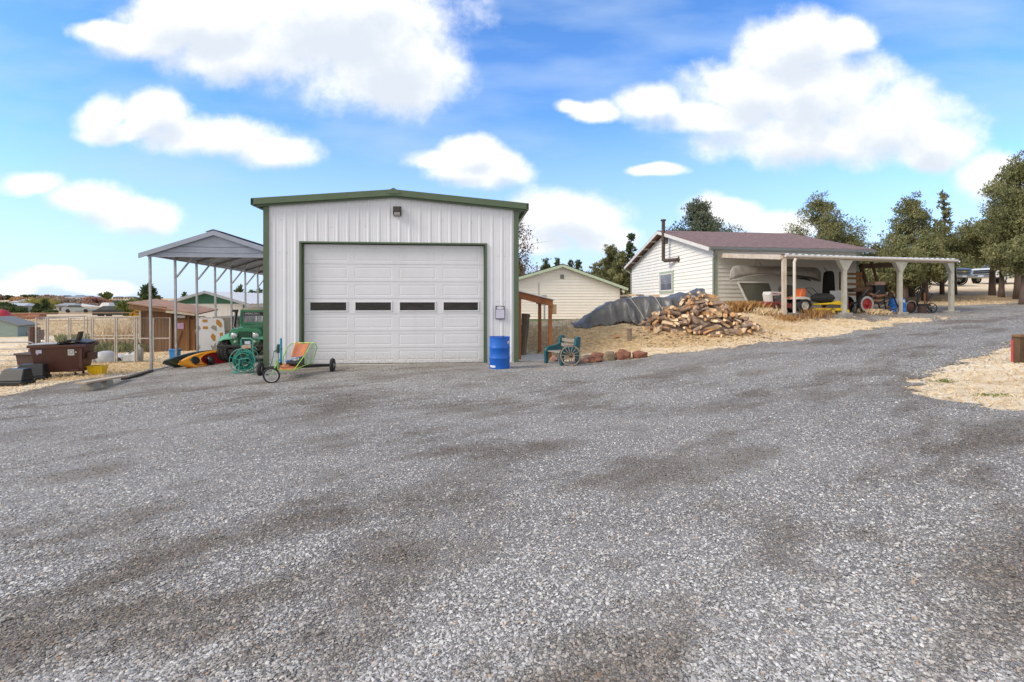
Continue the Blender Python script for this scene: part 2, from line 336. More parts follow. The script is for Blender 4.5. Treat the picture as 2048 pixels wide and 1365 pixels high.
def gravel_mat():
    m = bpy.data.materials.new('crushed_rock_gravel'); m.use_nodes = True; nt = m.node_tree; L = nt.links.new; b = nt.nodes['Principled BSDF']
    b.inputs['Roughness'].default_value = .9; b.inputs['Specular IOR Level'].default_value = .25
    g = NN(nt, 'ShaderNodeNewGeometry'); pos = g.outputs['Position']
    def noise(s, d=5, st=(1,1,1), r=.6, rot=0):
        mp = NN(nt, 'ShaderNodeMapping'); mp.inputs['Scale'].default_value = st; mp.inputs['Rotation'].default_value = (0,0,rot); L(pos, mp.inputs[0])
        n = NN(nt, 'ShaderNodeTexNoise', inp={'Scale': s, 'Detail': d, 'Roughness': r}); L(mp.outputs[0], n.inputs['Vector']); return n.outputs[0]
    def ramp(x, a, b_): r = NN(nt, 'ShaderNodeMapRange', inp={1: a, 2: b_}); L(x, r.inputs[0]); return r.outputs[0]
    def mix(f, a, b_, bt='MIX'):
        x = NN(nt, 'ShaderNodeMix', data_type='RGBA', blend_type=bt)
        if isinstance(f, (int, float)): x.inputs[0].default_value = f
        else: L(f, x.inputs[0])
        for i, c in ((6, a), (7, b_)):
            if isinstance(c, tuple): x.inputs[i].default_value = (*c, 1)
            else: L(c, x.inputs[i])
        return x.outputs[2]
    def voro(s):
        w = NN(nt, 'ShaderNodeTexNoise', inp={'Scale': s*.8, 'Detail': 2.0}); L(pos, w.inputs['Vector'])
        ad = NN(nt, 'ShaderNodeVectorMath', operation='MULTIPLY_ADD'); L(w.outputs['Color'], ad.inputs[0]); ad.inputs[1].default_value = (.9/s,)*3; L(pos, ad.inputs[2])
        v = NN(nt, 'ShaderNodeTexVoronoi', feature='F1', inp={'Scale': s}); L(ad.outputs[0], v.inputs['Vector'])
        e = NN(nt, 'ShaderNodeTexVoronoi', feature='DISTANCE_TO_EDGE', inp={'Scale': s}); L(ad.outputs[0], e.inputs['Vector'])
        sc = NN(nt, 'ShaderNodeSeparateColor'); L(v.outputs['Color'], sc.inputs[0]); return sc, v.outputs['Distance'], e.outputs['Distance']
    sc, d1, e1 = voro(42); s2, d2, e2 = voro(95)
    rr = NN(nt, 'ShaderNodeValToRGB'); L(sc.outputs[0], rr.inputs[0]); el = rr.color_ramp.elements
    el[0].color = (.17,.16,.15,1); el[1].color = (.80,.77,.73,1)
    for p_, c_ in ((.35,(.36,.343,.32)),(.7,(.54,.517,.482)),(.93,(.73,.70,.655))): k = el.new(p_); k.color = (*c_,1)
    r2 = NN(nt, 'ShaderNodeValToRGB'); L(s2.outputs[0], r2.inputs[0]); el = r2.color_ramp.elements; el[0].color = (.17,.16,.15,1); el[1].color = (.72,.69,.66,1)
    c = mix(.45, rr.outputs[0], r2.outputs[0])
    c = mix(ramp(s2.outputs[1], .94, .97), c, (.42,.27,.16))
    c = mix(ramp(e1, .10, .0), c, (.075,.068,.062))
    da = NN(nt, 'ShaderNodeAttribute', attribute_name='dirt')
    fz = mathn(nt, 'MULTIPLY', mathn(nt, 'SUBTRACT', noise(9, 5), .5), .9); dd = ramp(mathn(nt, 'ADD', da.outputs['Fac'], fz), .15, .95); sk = ramp(noise(14, 5, (1,1,1), .75), .42, .62); c = mix(mathn(nt, 'MULTIPLY', sk, .5), c, mix(ramp(noise(70, 3), .4, .6), (.17,.15,.14), (.72,.67,.65))); c = mix(mathn(nt, 'MULTIPLY', dd, .78), c, mix(ramp(noise(30, 4, (1,1,1), .7), .4, .65), (.13,.10,.075), (.33,.275,.225)))
    
    lt = ramp(noise(.35, 4, (.6,1.4,1), .5, .1), .42, .64); c = mix(mathn(nt, 'MULTIPLY', lt, .32), c, (.67,.64,.60))
    hz = mathn(nt, 'MULTIPLY', ramp(noise(60, 3, (1,1,1), .8), .45, .7), .25); c = mix(hz, c, (.59,.562,.525))
    L(c, b.inputs['Base Color'])
    h = mathn(nt, 'ADD', mathn(nt, 'MULTIPLY', mathn(nt, 'MINIMUM', e1, .3), 1.6), mathn(nt, 'MULTIPLY', mathn(nt, 'MINIMUM', e2, .3), .8))
    h = mathn(nt, 'ADD', h, mathn(nt, 'MULTIPLY', sc.outputs[2], .35)); h = mathn(nt, 'MULTIPLY', h, 1.0)
    bp = NN(nt, 'ShaderNodeBump', inp={'Strength': 1.0, 'Distance': .03}); L(h, bp.inputs['Height']); L(bp.outputs[0], b.inputs['Normal'])
    return m
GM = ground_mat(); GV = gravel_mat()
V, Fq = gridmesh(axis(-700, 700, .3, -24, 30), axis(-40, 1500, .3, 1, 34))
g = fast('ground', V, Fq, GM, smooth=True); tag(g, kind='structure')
# gravel yard and driveway: a sheet clipped along an uneven edge
def seg_sd(poly, X, Y):
    d = np.full(X.shape, 1e9); ins = np.zeros(X.shape, bool); n = len(poly)
    for i in range(n):
        x0, y0 = poly[i]; x1, y1 = poly[(i+1) % n]; ex, ey = x1-x0, y1-y0
        t = np.clip(((X-x0)*ex+(Y-y0)*ey)/(ex*ex+ey*ey), 0, 1); d = np.minimum(d, np.hypot(X-x0-t*ex, Y-y0-t*ey))
        c = ((y0 <= Y) != (y1 <= Y)) & (X < ex*(Y-y0)/((ey if ey else 1e-9))+x0); ins ^= c
    return np.where(ins, d, -d)
GP = [(-12.1,12),(-12.2,15),(-11.75,16.2),(-12.6,27),(-7.9,27),(-7.9,18),(.2,18),(1.2,17.4),(2.1,15.7),(3.2,15.3),(4.3,15.5),(7.6,16),(11,16.9),(14,18),(17,19.5),(18.2,20),
      (15.5,19.7),(12.0,19.0),(10.6,18.9),(10.4,20.2),(11.5,23.3),(16.8,24.2),(22.5,25),(26,25.6),(31,27),(44,32),(40,24),(28,19),(18,15),(12.3,12),(10.3,10.9),(8.6,9.9),(7.3,9.2),(6.5,8.6),(6.3,7.8),(6.5,7.1),(6.7,6.4),(9,3),(14,-6),(14,-20),(-22,-20),(-22,5),(-14,10)]
def gfield(X, Y):
    s = seg_sd(GP, X, Y)
    return s+(vnoise(X,Y,.7,11)-.5)*.6+(vnoise(X,Y,2.6,12)-.5)*.45+(vnoise(X,Y,8,13)-.5)*.38
def clip_sheet(ax, ay, dz):
    X, Y = np.meshgrid(ax, ay); f = gfield(X, Y); Z = tz(X, Y)+dz; nx = len(ax); ny = len(ay)
    vs = [tuple(v) for v in np.stack([X, Y, Z], -1).reshape(-1, 3)]; fl = f.ravel(); fs = []; cut = {}
    def cv(a, b):
        k = (min(a,b), max(a,b))
        if k not in cut:
            t = fl[a]/(fl[a]-fl[b]); A, B = vs[a], vs[b]; cut[k] = len(vs); vs.append(tuple(A[i]+(B[i]-A[i])*t for i in range(3)))
        return cut[k]
    pos = (fl > 0)
    for r in range(ny-1):
        for c in range(nx-1):
            q = (r*nx+c, r*nx+c+1, (r+1)*nx+c+1, (r+1)*nx+c); s = pos[q[0]]+0+pos[q[1]]+pos[q[2]]+pos[q[3]]
            if s == 0: continue
            if s == 4: fs.append(q); continue
            out = []
            for i in range(4):
                a, b = q[i], q[(i+1) % 4]
                if pos[a]: out.append(a)
                if pos[a] != pos[b]: out.append(cv(a, b))
            if len(out) > 2: fs.append(tuple(out))
    return vs, fs
def dirt(X, Y):
    a = X*.84+Y*.54; b = -X*.54+Y*.84
    n1 = vnoise(a*.38, b*1.15, .9, 51)*.22+vnoise(a*.42, b*1.3, 2.0, 52)*.28+vnoise(a*.5, b*1.3, 4.6, 53)*.24+vnoise(X, Y, 1.3, 54)*.26
    n1 = n1+(vnoise(X, Y, 9, 55)-.5)*.10
    return np.clip((n1-.44+.015*np.clip((Y-5)/6,0,1))*3.9, 0, 1)
mb = MB(); mb.v, mb.f = clip_sheet(axis(-24, 45, .15, -15, 22, 1.1), axis(-20, 33, .15, 1.5, 25.5, 1.1), .012); mb.m = [0]*len(mb.f)
dr = mb.build('gravel_driveway', GV, smooth='all'); tag(dr, kind='structure'); va_ = np.array(mb.v); at_ = dr.data.attributes.new('dirt', 'FLOAT', 'POINT'); at_.data.foreach_set('value', dirt(va_[:,0], va_[:,1]).astype(np.float32))
# loose stones, real geometry
def stones(name, X, Y, S, label, matl, dz=.014):
    n = len(X); Z = tz(X, Y)+dz
    base = np.array([[1,0,.0],[.35,.9,.1],[-.8,.55,-.1],[-.9,-.5,.1],[.3,-.95,-.05],[.15,.1,.75],[-.2,-.1,.62]])
    B = base[None]*(1+.45*(rng.random((n,7,3))-.5)); B[:,:,2] *= (.35+.4*rng.random((n,1)))
    a = rng.random(n)*2*PI; ca, sa = np.cos(a), np.sin(a); st = (.6+.5*rng.random(n))
    x = B[:,:,0]*S[:,None]; y = B[:,:,1]*(S*st)[:,None]; z = B[:,:,2]*S[:,None]
    tx = (rng.random(n)-.5)*.7; ty = (rng.random(n)-.5)*.7; z = z+x*tx[:,None]+y*ty[:,None]
    V = np.stack([x*ca[:,None]-y*sa[:,None]+X[:,None], x*sa[:,None]+y*ca[:,None]+Y[:,None], z+Z[:,None]], -1).reshape(-1,3)
    T = np.array([[0,1,5],[1,2,6],[1,6,5],[2,3,6],[3,4,6],[4,5,6],[4,0,5]]); Fc = (T[None]+np.arange(n)[:,None,None]*7).reshape(-1,3)
    o = fast(name, V, Fc, matl, attr=np.repeat(np.clip(rng.random(n)*(1-.0), 0, 1), 7)); at2 = o.data.attributes.new('dirt', 'FLOAT', 'FACE'); at2.data.foreach_set('value', np.repeat(dirt(X, Y), 7).astype(np.float32)); tag(o, label, 'gravel', kind='stuff'); return o
sm = bpy.data.materials.new('loose_stone'); sm.use_nodes = True; nt = sm.node_tree; b = nt.nodes['Principled BSDF']; b.inputs['Roughness'].default_value = .85; b.inputs['Specular IOR Level'].default_value = .3
a = NN(nt, 'ShaderNodeAttribute', attribute_name='tint'); r = NN(nt, 'ShaderNodeValToRGB'); nt.links.new(a.outputs['Fac'], r.inputs[0]); el = r.color_ramp.elements
el[0].color = (.15,.142,.135,1); el[1].color = (.50,.35,.23,1)
for p_, c_ in ((.25,(.285,.272,.252)),(.6,(.46,.442,.412)),(.9,(.61,.588,.55)),(.975,(.73,.70,.645)),(.985,(.50,.35,.24))): k = el.new(p_); k.color = (*c_,1)
da = NN(nt, 'ShaderNodeAttribute', attribute_name='dirt'); mx = NN(nt, 'ShaderNodeMix', data_type='RGBA', blend_type='MULTIPLY'); nt.links.new(mathn(nt, 'MULTIPLY', da.outputs['Fac'], .9), mx.inputs[0]); nt.links.new(r.outputs[0], mx.inputs[6]); mx.inputs[7].default_value = (.44,.365,.29,1)
nt.links.new(mx.outputs[2], b.inputs['Base Color'])
n = 300000; Yr = 2.2+(rng.random(n)**1.5)*10.5; Xr = (rng.random(n)*2-1)*Yr*1.15
pt = dirt(Xr, Yr); keep = (pt*.45 < rng.random(n)) & (gfield(Xr, Yr) > 0); Xr, Yr = Xr[keep], Yr[keep]
stones('gravel_stones', Xr, Yr, .004+.0105*rng.random(len(Xr))**1.8, 'loose crushed grey stones lying on the near yard', sm)
n = 70000; Yr = 9+rng.random(n)*11; Xr = -13+rng.random(n)*33; keep = (gfield(Xr, Yr) > 0) & (dirt(Xr, Yr)*.5 < rng.random(n)) & (np.abs(Xr) < Yr*1.1) & ((Xr < -7.6) | (Xr > .3) | (Yr < 14.6)); Xr, Yr = Xr[keep], Yr[keep]
stones('gravel_stones', Xr, Yr, .008+.014*rng.random(len(Xr))**2, 'loose crushed grey stones on the far half of the yard and driveway', sm)
n = 60000; Xr = -14+rng.random(n)*34; Yr = 5+rng.random(n)*17; f = gfield(Xr, Yr); keep = (np.abs(f+.05) < .08+.6*rng.random(n)**3); Xr, Yr = Xr[keep], Yr[keep]
stones('edge_stones', Xr, Yr, .010+.02*rng.random(len(Xr))**2, 'grey stones scattered along the edge of the gravel', sm)
# straw litter and dry grass blades on the bare ground
def blades(name, X, Y, H, lean, matl, label, cat, wd=.006, kind='stuff', Zb=None):
    n = len(X); Z = (tz(X, Y) if Zb is None else Zb); a = rng.random(n)*2*PI; dx, dy = np.cos(a), np.sin(a); w = wd*(.6+.8*rng.random(n)); b = rng.random(n)*2*PI
    l = lean*(.3+rng.random(n)); V = np.zeros((n,4,3))
    V[:,0] = np.stack([X-dy*w, Y+dx*w, Z-.01], 1); V[:,1] = np.stack([X+dy*w, Y-dx*w, Z-.01], 1)
    mx = X+np.cos(b)*H*l*.35; my = Y+np.sin(b)*H*l*.35; V[:,2] = np.stack([mx+dy*w*.6, my-dx*w*.6, Z+H*.6], 1); V[:,3] = np.stack([X+np.cos(b)*H*l, Y+np.sin(b)*H*l, Z+H*(1-.25*np.minimum(l,1))], 1)
    T = np.array([[0,1,2],[0,2,3]]); Fc = (T[None]+np.arange(n)[:,None,None]*4).reshape(-1,3)
    o = fast(name, V.reshape(-1,3), Fc, matl, attr=np.repeat(rng.random(n), 2))
    if label: tag(o, label, cat, kind=kind)
    return o
straw = leafmat('dry_grass_blades', (.56,.41,.23), (.76,.60,.38), (.86,.75,.56), .85)
rust_weed = leafmat('rusty_weed_blades', (.30,.15,.05), (.46,.25,.09), (.58,.38,.17), .85)
greeng = leafmat('green_grass_blades', (.10,.15,.04), (.20,.24,.07), (.33,.33,.13), .8)
n = 150000; Xr = -22+rng.random(n)*48; Yr = 6+rng.random(n)*22; keep = (gfield(Xr, Yr) < .0+.35*rng.random(n)**4); Xr, Yr = Xr[keep], Yr[keep]
blades('dry_grass', Xr, Yr, .02+.06*rng.random(len(Xr))**2, 1.6, straw, 'short bleached dry grass on the bare ground', 'grass', .0045)
# ---------------------------------------------------------------- text
def text_mesh(body, size, name, matl, parent, loc, rot, ext=.002, align='CENTER', sx=1):
    cu = bpy.data.curves.new('lettering', 'FONT'); cu.body = body; cu.size = size; cu.extrude = ext; cu.align_x = align; cu.align_y = 'CENTER'; cu.resolution_u = 3
    o = bpy.data.objects.new('tmp', cu); COL.objects.link(o); dg = bpy.context.evaluated_depsgraph_get(); dg.update()
    me = bpy.data.meshes.new_from_object(o.evaluated_get(dg)); bpy.data.objects.remove(o); me.materials.clear(); me.materials.append(matl)
    t = bpy.data.objects.new(name, me); COL.objects.link(t); t.location = loc; t.rotation_euler = rot; t.scale = (sx,1,1)
    if parent: t.parent = parent
    return t
TH = R(5.5)
def frame(o, th):   # local (u right, v away, z) to world
    c, s = math.cos(th), math.sin(th)
    return lambda u, v, z=0: Vector((o[0]+u*c-v*s, o[1]+u*s+v*c, z))
def tank(px, py, D, dy=0):
    p = P(px, py, D); return Vector((p.x, p.y, TZ(p.x, p.y)+dy))
# ---------------------------------------------------------------- steel workshop
G0 = (-7.31, 14.8); GW, GD = 7.515, 9.0; gf = frame(G0, TH)
ws = thing('workshop_building', 'large white ribbed steel workshop with green trim and a wide roll-up door', 'building', (G0[0], G0[1], 0), TH)
EZ, PZ = 4.74, 5.06                    # wall height at eave and peak
def wtop(x): return EZ+(PZ-EZ)*(1-abs(x-GW/2)/(GW/2))
DX0, DX1, DZ = 1.0, 6.555, 3.64
def ribs(mb, x0, x1, zb, zt, y=0, along='x', pitch=.305, dep=.016, out=-1):
    xs = []; k = 0; x = x0+pitch*.55
    pr = [(x0, 0)]
    while x+.05 < x1:
        pr += [(x-.045, 0), (x-.02, dep), (x+.02, dep), (x+.045, 0)]
        for m in (1, 2):
            q = x+pitch*m/3
            if q+.02 < x1 and q < x+pitch-.06: pr += [(q-.018, 0), (q, dep*.25), (q+.018, 0)]
        x += pitch
    pr += [(x1, 0)]; vs = []; fs = []
    for (a, d) in pr:
        for z in (zb(a), zt(a)): vs.append((a, y+out*d, z) if along == 'x' else (y+out*d, a, z))
    for i in range(len(pr)-1): fs.append((2*i, 2*i+2, 2*i+3, 2*i+1))
    mb.add(vs, fs)
mb = MB()
ribs(mb, .1, DX0-.001, lambda x: -.02, wtop); ribs(mb, DX0+.0, DX1, lambda x: DZ, wtop); ribs(mb, DX1+.001, GW-.1, lambda x: -.02, wtop)
ribs(mb, .02, GD, lambda x: -.02, lambda x: EZ, 0, 'y'); ribs(mb, .02, GD, lambda x: -.02, lambda x: EZ, GW, 'y', out=1); ribs(mb, .0, GW, lambda x: -.02, wtop, GD, out=1)
mb.bx(DX0+.02, DX1-.02, .9, .95, 0, DZ+.1)
mb.build('wall', white_metal, ws)
mb = MB(); mb.bx(-.03, DX0+.03, .03, .3, -.5, .0); mb.bx(DX1-.03, GW+.03, .03, .3, -.5, .0); mb.bx(DX0+.03, DX1-.03, -.06, .8, -.35, -.005); mb.bx(-.03,.25,.3,GD,-.6,0); mb.bx(GW-.25,GW+.03,.3,GD,-.6,0)
mb.build('foundation', concrete, ws, bevel=.012)
for x in (0, GW):
    mb = MB(); s = 1 if x == 0 else -1
    mb.add([(x-s*.035,-.05,0),(x+s*.115,-.05,0),(x+s*.115,-.035,0),(x-s*.02,-.035,0),(x-s*.02,.12,0),(x-s*.035,.12,0)]+[(x-s*.035,-.05,EZ),(x+s*.115,-.05,EZ+.01),(x+s*.115,-.035,EZ+.01),(x-s*.02,-.035,EZ),(x-s*.02,.12,EZ),(x-s*.035,.12,EZ)],
           [(0,1,7,6),(1,2,8,7),(2,3,9,8),(3,4,10,9),(4,5,11,10),(5,0,6,11),(5,4,3,2,1,0),(6,7,8,9,10,11)])
    mb.build('corner_trim', green_trim, ws)
# roof with rake trim
def roofz(x): return EZ+.045+(PZ-EZ)*(1-abs(x-GW/2)/(GW/2))
OH = .33
mb = MB()
for s in (-1, 1):
    a = GW/2; e = GW/2+s*(GW/2+OH-.05)
    mb.add([(a,-.14,roofz(a)+.115),(e,-.14,roofz(e)+.115),(e,GD+.1,roofz(e)+.115),(a,GD+.1,roofz(a)+.115),(a,-.14,roofz(a)+.07),(e,-.14,roofz(e)+.07),(e,GD+.1,roofz(e)+.07),(a,GD+.1,roofz(a)+.07)],
           [(0,1,2,3),(7,6,5,4),(0,4,5,1),(1,5,6,2),(2,6,7,3)])
roof = mb.build('roof', green_trim, ws)
mb = MB(); a = GW/2; mb.add([(a-.17,-.22,roofz(a)+.10),(a,-.22,roofz(a)+.19),(a+.19,-.22,roofz(a)+.10),(a-.17,GD,roofz(a)+.10),(a,GD,roofz(a)+.19),(a+.19,GD,roofz(a)+.10),(a-.17,-.22,roofz(a)+.02),(a+.19,-.22,roofz(a)+.02)],[(0,1,4,3),(1,2,5,4),(0,6,7,2,1)])
mb.build('ridge_cap', green_trim, roof)
mb = MB()
for s in (-1, 1):
    a = GW/2; e = GW/2+s*(GW/2+OH)
    for (y0, y1, t, bt) in ((-.20,-.13,.15,-.035),(-.13,-.06,.02,-.085)):
        ee = e if t > .1 else GW/2+s*(GW/2+OH-.06)
        z = lambda x, d: roofz(x)+d
        v = [(a,y0,z(a,t)),(ee,y0,z(ee,t)),(ee,y0,z(ee,bt)),(a,y0,z(a,bt)),(a,y1,z(a,t)),(ee,y1,z(ee,t)),(ee,y1,z(ee,bt)),(a,y1,z(a,bt))]
        mb.add(v, [(0,1,2,3) if s < 0 else (3,2,1,0),(4,5,1,0) if s<0 else (0,1,5,4),(2,6,7,3),(1,5,6,2),(7,6,5,4)])
    mb.bx(e-s*.08, e, -.2, GD+.1, roofz(e)-.05, roofz(e)+.14)
mb.build('rake_trim', green_trim, ws)
mb = MB()
mb.bx(DX0-.015, DX0+.045, -.045, .17, 0, DZ+.0); mb.bx(DX1-.045, DX1+.015, -.045, .17, 0, DZ); mb.bx(DX0-.015, DX1+.015, -.045, .17, DZ, DZ+.045)
mb.bx(DX0+.045, DX0+.085, .075, .12, 0, DZ-.002); mb.bx(DX1-.085, DX1-.045, .075, .12, 0, DZ-.002)
mb.build('door_frame', green_trim, ws)
# sectional door, 7 sections, row of windows in the fourth
gd = MB(); dx0, dx1, y0 = DX0+.045, DX1-.045, .125; n = 7; hs = (DZ-.02)/n; pw = (dx1-dx0-.16)/4; wins = []
EZs = [0, .47, .98, 1.50, 1.965, 2.485, 3.015, DZ]
def raised(mb, x0, x1, z0, z1, y, d=.006):
    b = .028
    o = [(x0,y,z0),(x1,y,z0),(x1,y,z1),(x0,y,z1)]; i1 = [(x0+b,y+d,z0+b),(x1-b,y+d,z0+b),(x1-b,y+d,z1-b),(x0+b,y+d,z1-b)]
    i2 = [(x0+2*b,y+.001,z0+2*b),(x1-2*b,y+.001,z0+2*b),(x1-2*b,y+.001,z1-2*b),(x0+2*b,y+.001,z1-2*b)]
    fs = [(k, (k+1) % 4, 4+(k+1) % 4, 4+k) for k in range(4)]+[(4+k, 4+(k+1) % 4, 8+(k+1) % 4, 8+k) for k in range(4)]+[(8,9,10,11)]
    mb.add(o+i1+i2, fs)
def panel_with_holes(mb, x0, x1, z0, z1, y, holes):
    z0 += .006; z1 -= .006
    cur = x0
    for (a, b, c, d) in holes:
        mb.add([(cur,y,z0),(a,y,z0),(a,y,z1),(cur,y,z1)], [(0,1,2,3)]); mb.add([(a,y,z0),(b,y,z0),(b,y,c),(a,y,c)], [(0,1,2,3)]); mb.add([(a,y,d),(b,y,d),(b,y,z1),(a,y,z1)], [(0,1,2,3)]); cur = b
    mb.add([(cur,y,z0),(x1,y,z0),(x1,y,z1),(cur,y,z1)], [(0,1,2,3)])
    mb.add([(x0,y,z0),(x1,y,z0),(x1,y+.02,z0-.006),(x0,y+.02,z0-.006)], [(0,1,2,3)]); mb.add([(x0,y,z1),(x1,y,z1),(x1,y+.02,z1+.006),(x0,y+.02,z1+.006)], [(3,2,1,0)])
for k in range(n):
    z0, z1 = EZs[k]+.01, EZs[k+1]+.01-(.03 if k == 6 else 0); hl = []
    for j in range(4):
        cx = dx0+.08+pw*(j+.5)+.02*(1.5-j)*.0; a, b = cx-pw*.425, cx+pw*.425
        if k == 3: c, d = z0+.075, z1-.075; wins.append((a, b, c, d))
        else: c, d = z0+.085, z1-.085; raised(gd, a, b, c, d, y0)
        hl.append((a, b, c, d))
    panel_with_holes(gd, dx0, dx1, z0, z1, y0, hl)
door = gd.build('garage_door', door_white, ws)
win_glass = mat('dark_window_glass', (.035,.03,.03), .12, 0, .5, 2.5, col2=(.010,.011,.010), spec=.35, stretch=(1,1,3))
for (a, b, c, d) in wins:
    fr = MB(); w = .035
    for (x0_, x1_, z0_, z1_) in ((a,b,c,c+w),(a,b,d-w,d),(a,a+w,c+w,d-w),(b-w,b,c+w,d-w)): fr.bx(x0_, x1_, y0-.018, y0+.02, z0_, z1_)
    f = fr.build('window', door_white, door, bevel=.004)
    MB().bx(a+w, b-w, y0-.002, y0+.006, c+w, d-w).build('pane', win_glass, f)
mb = MB(); mb.bx(dx0, dx1, y0-.002, y0+.03, -.004, .014); mb.build('door_seal', black_rubber, door)
# wall pack light
lx, lz = 3.86, 4.62; br = mat('bronze_housing', (.055,.045,.04), .45, .5, .3, 5); mb = MB()
mb.prism([(-.05, lz+.15),(-.16, lz+.13),(-.19, lz-.03),(-.13,lz-.08),(-.05, lz-.15)], lx-.12, lx+.12, 'yz'); fx = mb.build('wall_light', br, ws, bevel=.01)
mb = MB(); mb.prism([(-.052,lz-.15),(-.132,lz-.085),(-.185,lz-.045),(-.17,lz-.13),(-.06,lz-.17)], lx-.09, lx+.09, 'yz'); mb.build('lens', mat('frosted_lens',(.32,.30,.28),.3,0,.2), fx)
mb = MB()
for (x, z) in [(.45,4.32),(.6,4.45),(1.45,4.18),(1.9,4.12),(2.9,4.17),(5.2,4.38),(6.1,4.3),(.42,3.35),(.62,3.35),(6.9,3.3),(7.1,3.3),(6.9,1.9),(7.1,1.9)]: MB().bx(x-.008,x+.008,-.012,.0,z-.008,z+.008).build('screw_head', galv, ws)
# bottom flashing and corner details
MB().bx(DX1+.03, GW-.12, -.045, -.03, -.0, .03).build('base_flashing', white_metal, ws)
# notice board
q = gf(6.97, -.04, 1.55); nb = thing('notice_board', 'small white notice sheet with dark oval header on the workshop wall beside the door', 'sign', q, TH)
MB().bx(-.14, .14, -.03, 0, -.205, .205).build('board', mat('navy_frame', (.035,.035,.06), .5), nb, bevel=.004)
MB().bx(-.128, .128, -.034, -.029, -.175, .098).build('paper', mat('notice_paper', (.60,.58,.72), .6, 0, .06), nb)
mb = MB(); mb.add([(.118*math.cos(a*PI/12), -.0345, .148+.042*math.sin(a*PI/12)) for a in range(24)], [tuple(range(24))]); mb.build('oval_header', mat('oval_white', (.66,.64,.74), .6), nb)
mb = MB()
for i in range(7): mb.bx(-.10, .10-(i % 3)*.03, -.0348, -.0342, .06-i*.03, .064-i*.03)
mb.build('print_lines', mat('grey_print', (.45,.44,.56), .6), nb)
# ---------------------------------------------------------------- steel carport
CW, CN, CS = 3.95, 8, 1.40; c0 = P(303, 743, 16.0); cp = thing('metal_carport', 'open steel carport with grey sheet gable roof beside the workshop', 'carport', (c0.x, c0.y, c0.z), TH)
SL = -.016; ph = 3.72
def cz(v): return SL*v
def crz(u): return ph+.06+(4.14-c0.z-ph-.10)*(1-abs(u-CW/2)/(CW/2))
for k in range(CN):
    v = k*CS
    for u, s in ((0, 1), (CW, -1)):
        if k and s < 0 and k > 6: pass
        mb = MB(); mb.bar((u, v, cz(v)-.25), (u+(-.05 if u == 0 else 0), v, ph+cz(v)), .062, .062, (0,1,0)); mb.build('post', galv, cp)
        if k:
            mb = MB(); mb.bar((u+s*.0, v, ph-.62+cz(v)), (u+s*.62, v, ph+.02+.62*.27+cz(v)), .05, .05, (0,1,0)); mb.build('knee_brace', galv, cp)
    mb = MB()
    for s in (-1, 1): mb.bar((CW/2, v, crz(CW/2)+cz(v)-.02), (CW/2+s*(CW/2+.02), v, crz(0)-.02+cz(v)), .055, .06, (0,1,0))
    if k: mb.bar((CW*.28, v, crz(CW*.28)-.03+cz(v)), (CW*.72, v, crz(CW*.28)-.03+cz(v)), .045, .045, (0,1,0))
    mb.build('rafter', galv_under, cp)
L_ = (CN-1)*CS
mb = MB()
for u in (-.04, CW): mb.bar((u, 0, ph), (u, L_, ph+cz(L_)), .06, .06)
mb.build('eave_rail', galv, cp)
mb = MB(); mb.bar((0,.03,.03),(0,L_,.03+cz(L_)),.06,.05); mb.bar((CW,.03,.25),(CW,L_,.25+cz(L_)),.06,.05); mb.box((0,0,-.02),(.16,.16,.05)); mb.build('base_rail', mat('pale_rail',(.55,.57,.58),.45,.3,.15), cp)
mb = MB()   # roof sheets, ribs running along the length
for s in (-1, 1):
    N = 22; pr = []
    for i in range(N+1):
        w = (CW/2+.27)*i/N; u = CW/2+s*w; z = crz(CW/2)+.035-w*(crz(CW/2)-crz(0))/(CW/2)
        pr += [(u, z)] if i % 3 else [(u-.0, z+.018)]
    vs = []; fs = []
    for (u, z) in pr: vs += [(u, -.16, z+.0), (u, L_+.2, z+cz(L_))]
    for i in range(len(pr)-1): fs.append((2*i, 2*i+2, 2*i+3, 2*i+1))
    mb.add(vs, fs)
cr_ = mb.build('roof_sheet', galv_light, cp, solid=.012)
mb = MB()
for s in (-1, 1):
    a = (CW/2, crz(CW/2)+.07); e = (CW/2+s*(CW/2+.28), crz(CW/2)+.07-(CW/2+.28)*(crz(CW/2)-crz(0))/(CW/2))
    mb.add([(a[0],-.20,a[1]),(e[0],-.20,e[1]),(e[0],-.20,e[1]-.15),(a[0],-.20,a[1]-.15),(a[0],-.15,a[1]),(e[0],-.15,e[1]),(e[0],-.15,e[1]-.15),(a[0],-.15,a[1]-.15)],[(0,1,2,3),(7,6,5,4),(0,4,5,1),(1,5,6,2),(2,6,7,3)])
mb.build('rake_trim', galv_light, cp)
mb = MB(); a = CW/2; z = crz(a)+.075; mb.add([(a-.24,-.21,z-.05),(a,-.21,z+.03),(a+.28,-.21,z-.05),(a-.24,L_,z-.05+cz(L_)),(a,L_,z+.03+cz(L_)),(a+.28,L_,z-.05+cz(L_))],[(0,1,4,3),(1,2,5,4)]); mb.build('ridge_cap', galv_light, cp, solid=.01)
mb = MB(); zb = ph-.03; zt = crz(a)-.02; N = 22; prev = None    # gable sheet with level ribs
zs = [zb, zb+.10, zb+.115, zb+.13, zb+.20, zb+.205, zb+.28, zb+.30, zb+.32, zb+.42, zb+.425, zt-.02]; dd = [0,0,.018,0,0,.006,0,.022,0,0,.006,0]
def half(z): return min(CW/2+.05, (crz(a)-z)/((crz(a)-crz(0))/(CW/2)))
vs = []
for z, d in zip(zs, dd): h = half(z+.02); vs += [(a-h,-.10-d,z),(a+h,-.10-d,z)]
mb.add(vs, [(2*i,2*i+1,2*i+3,2*i+2) for i in range(len(zs)-1)]); mb.bx(-.06, CW+.06, -.135, -.05, zb-.035, zb)
mb.build('gable_panel', galv_light, cp)
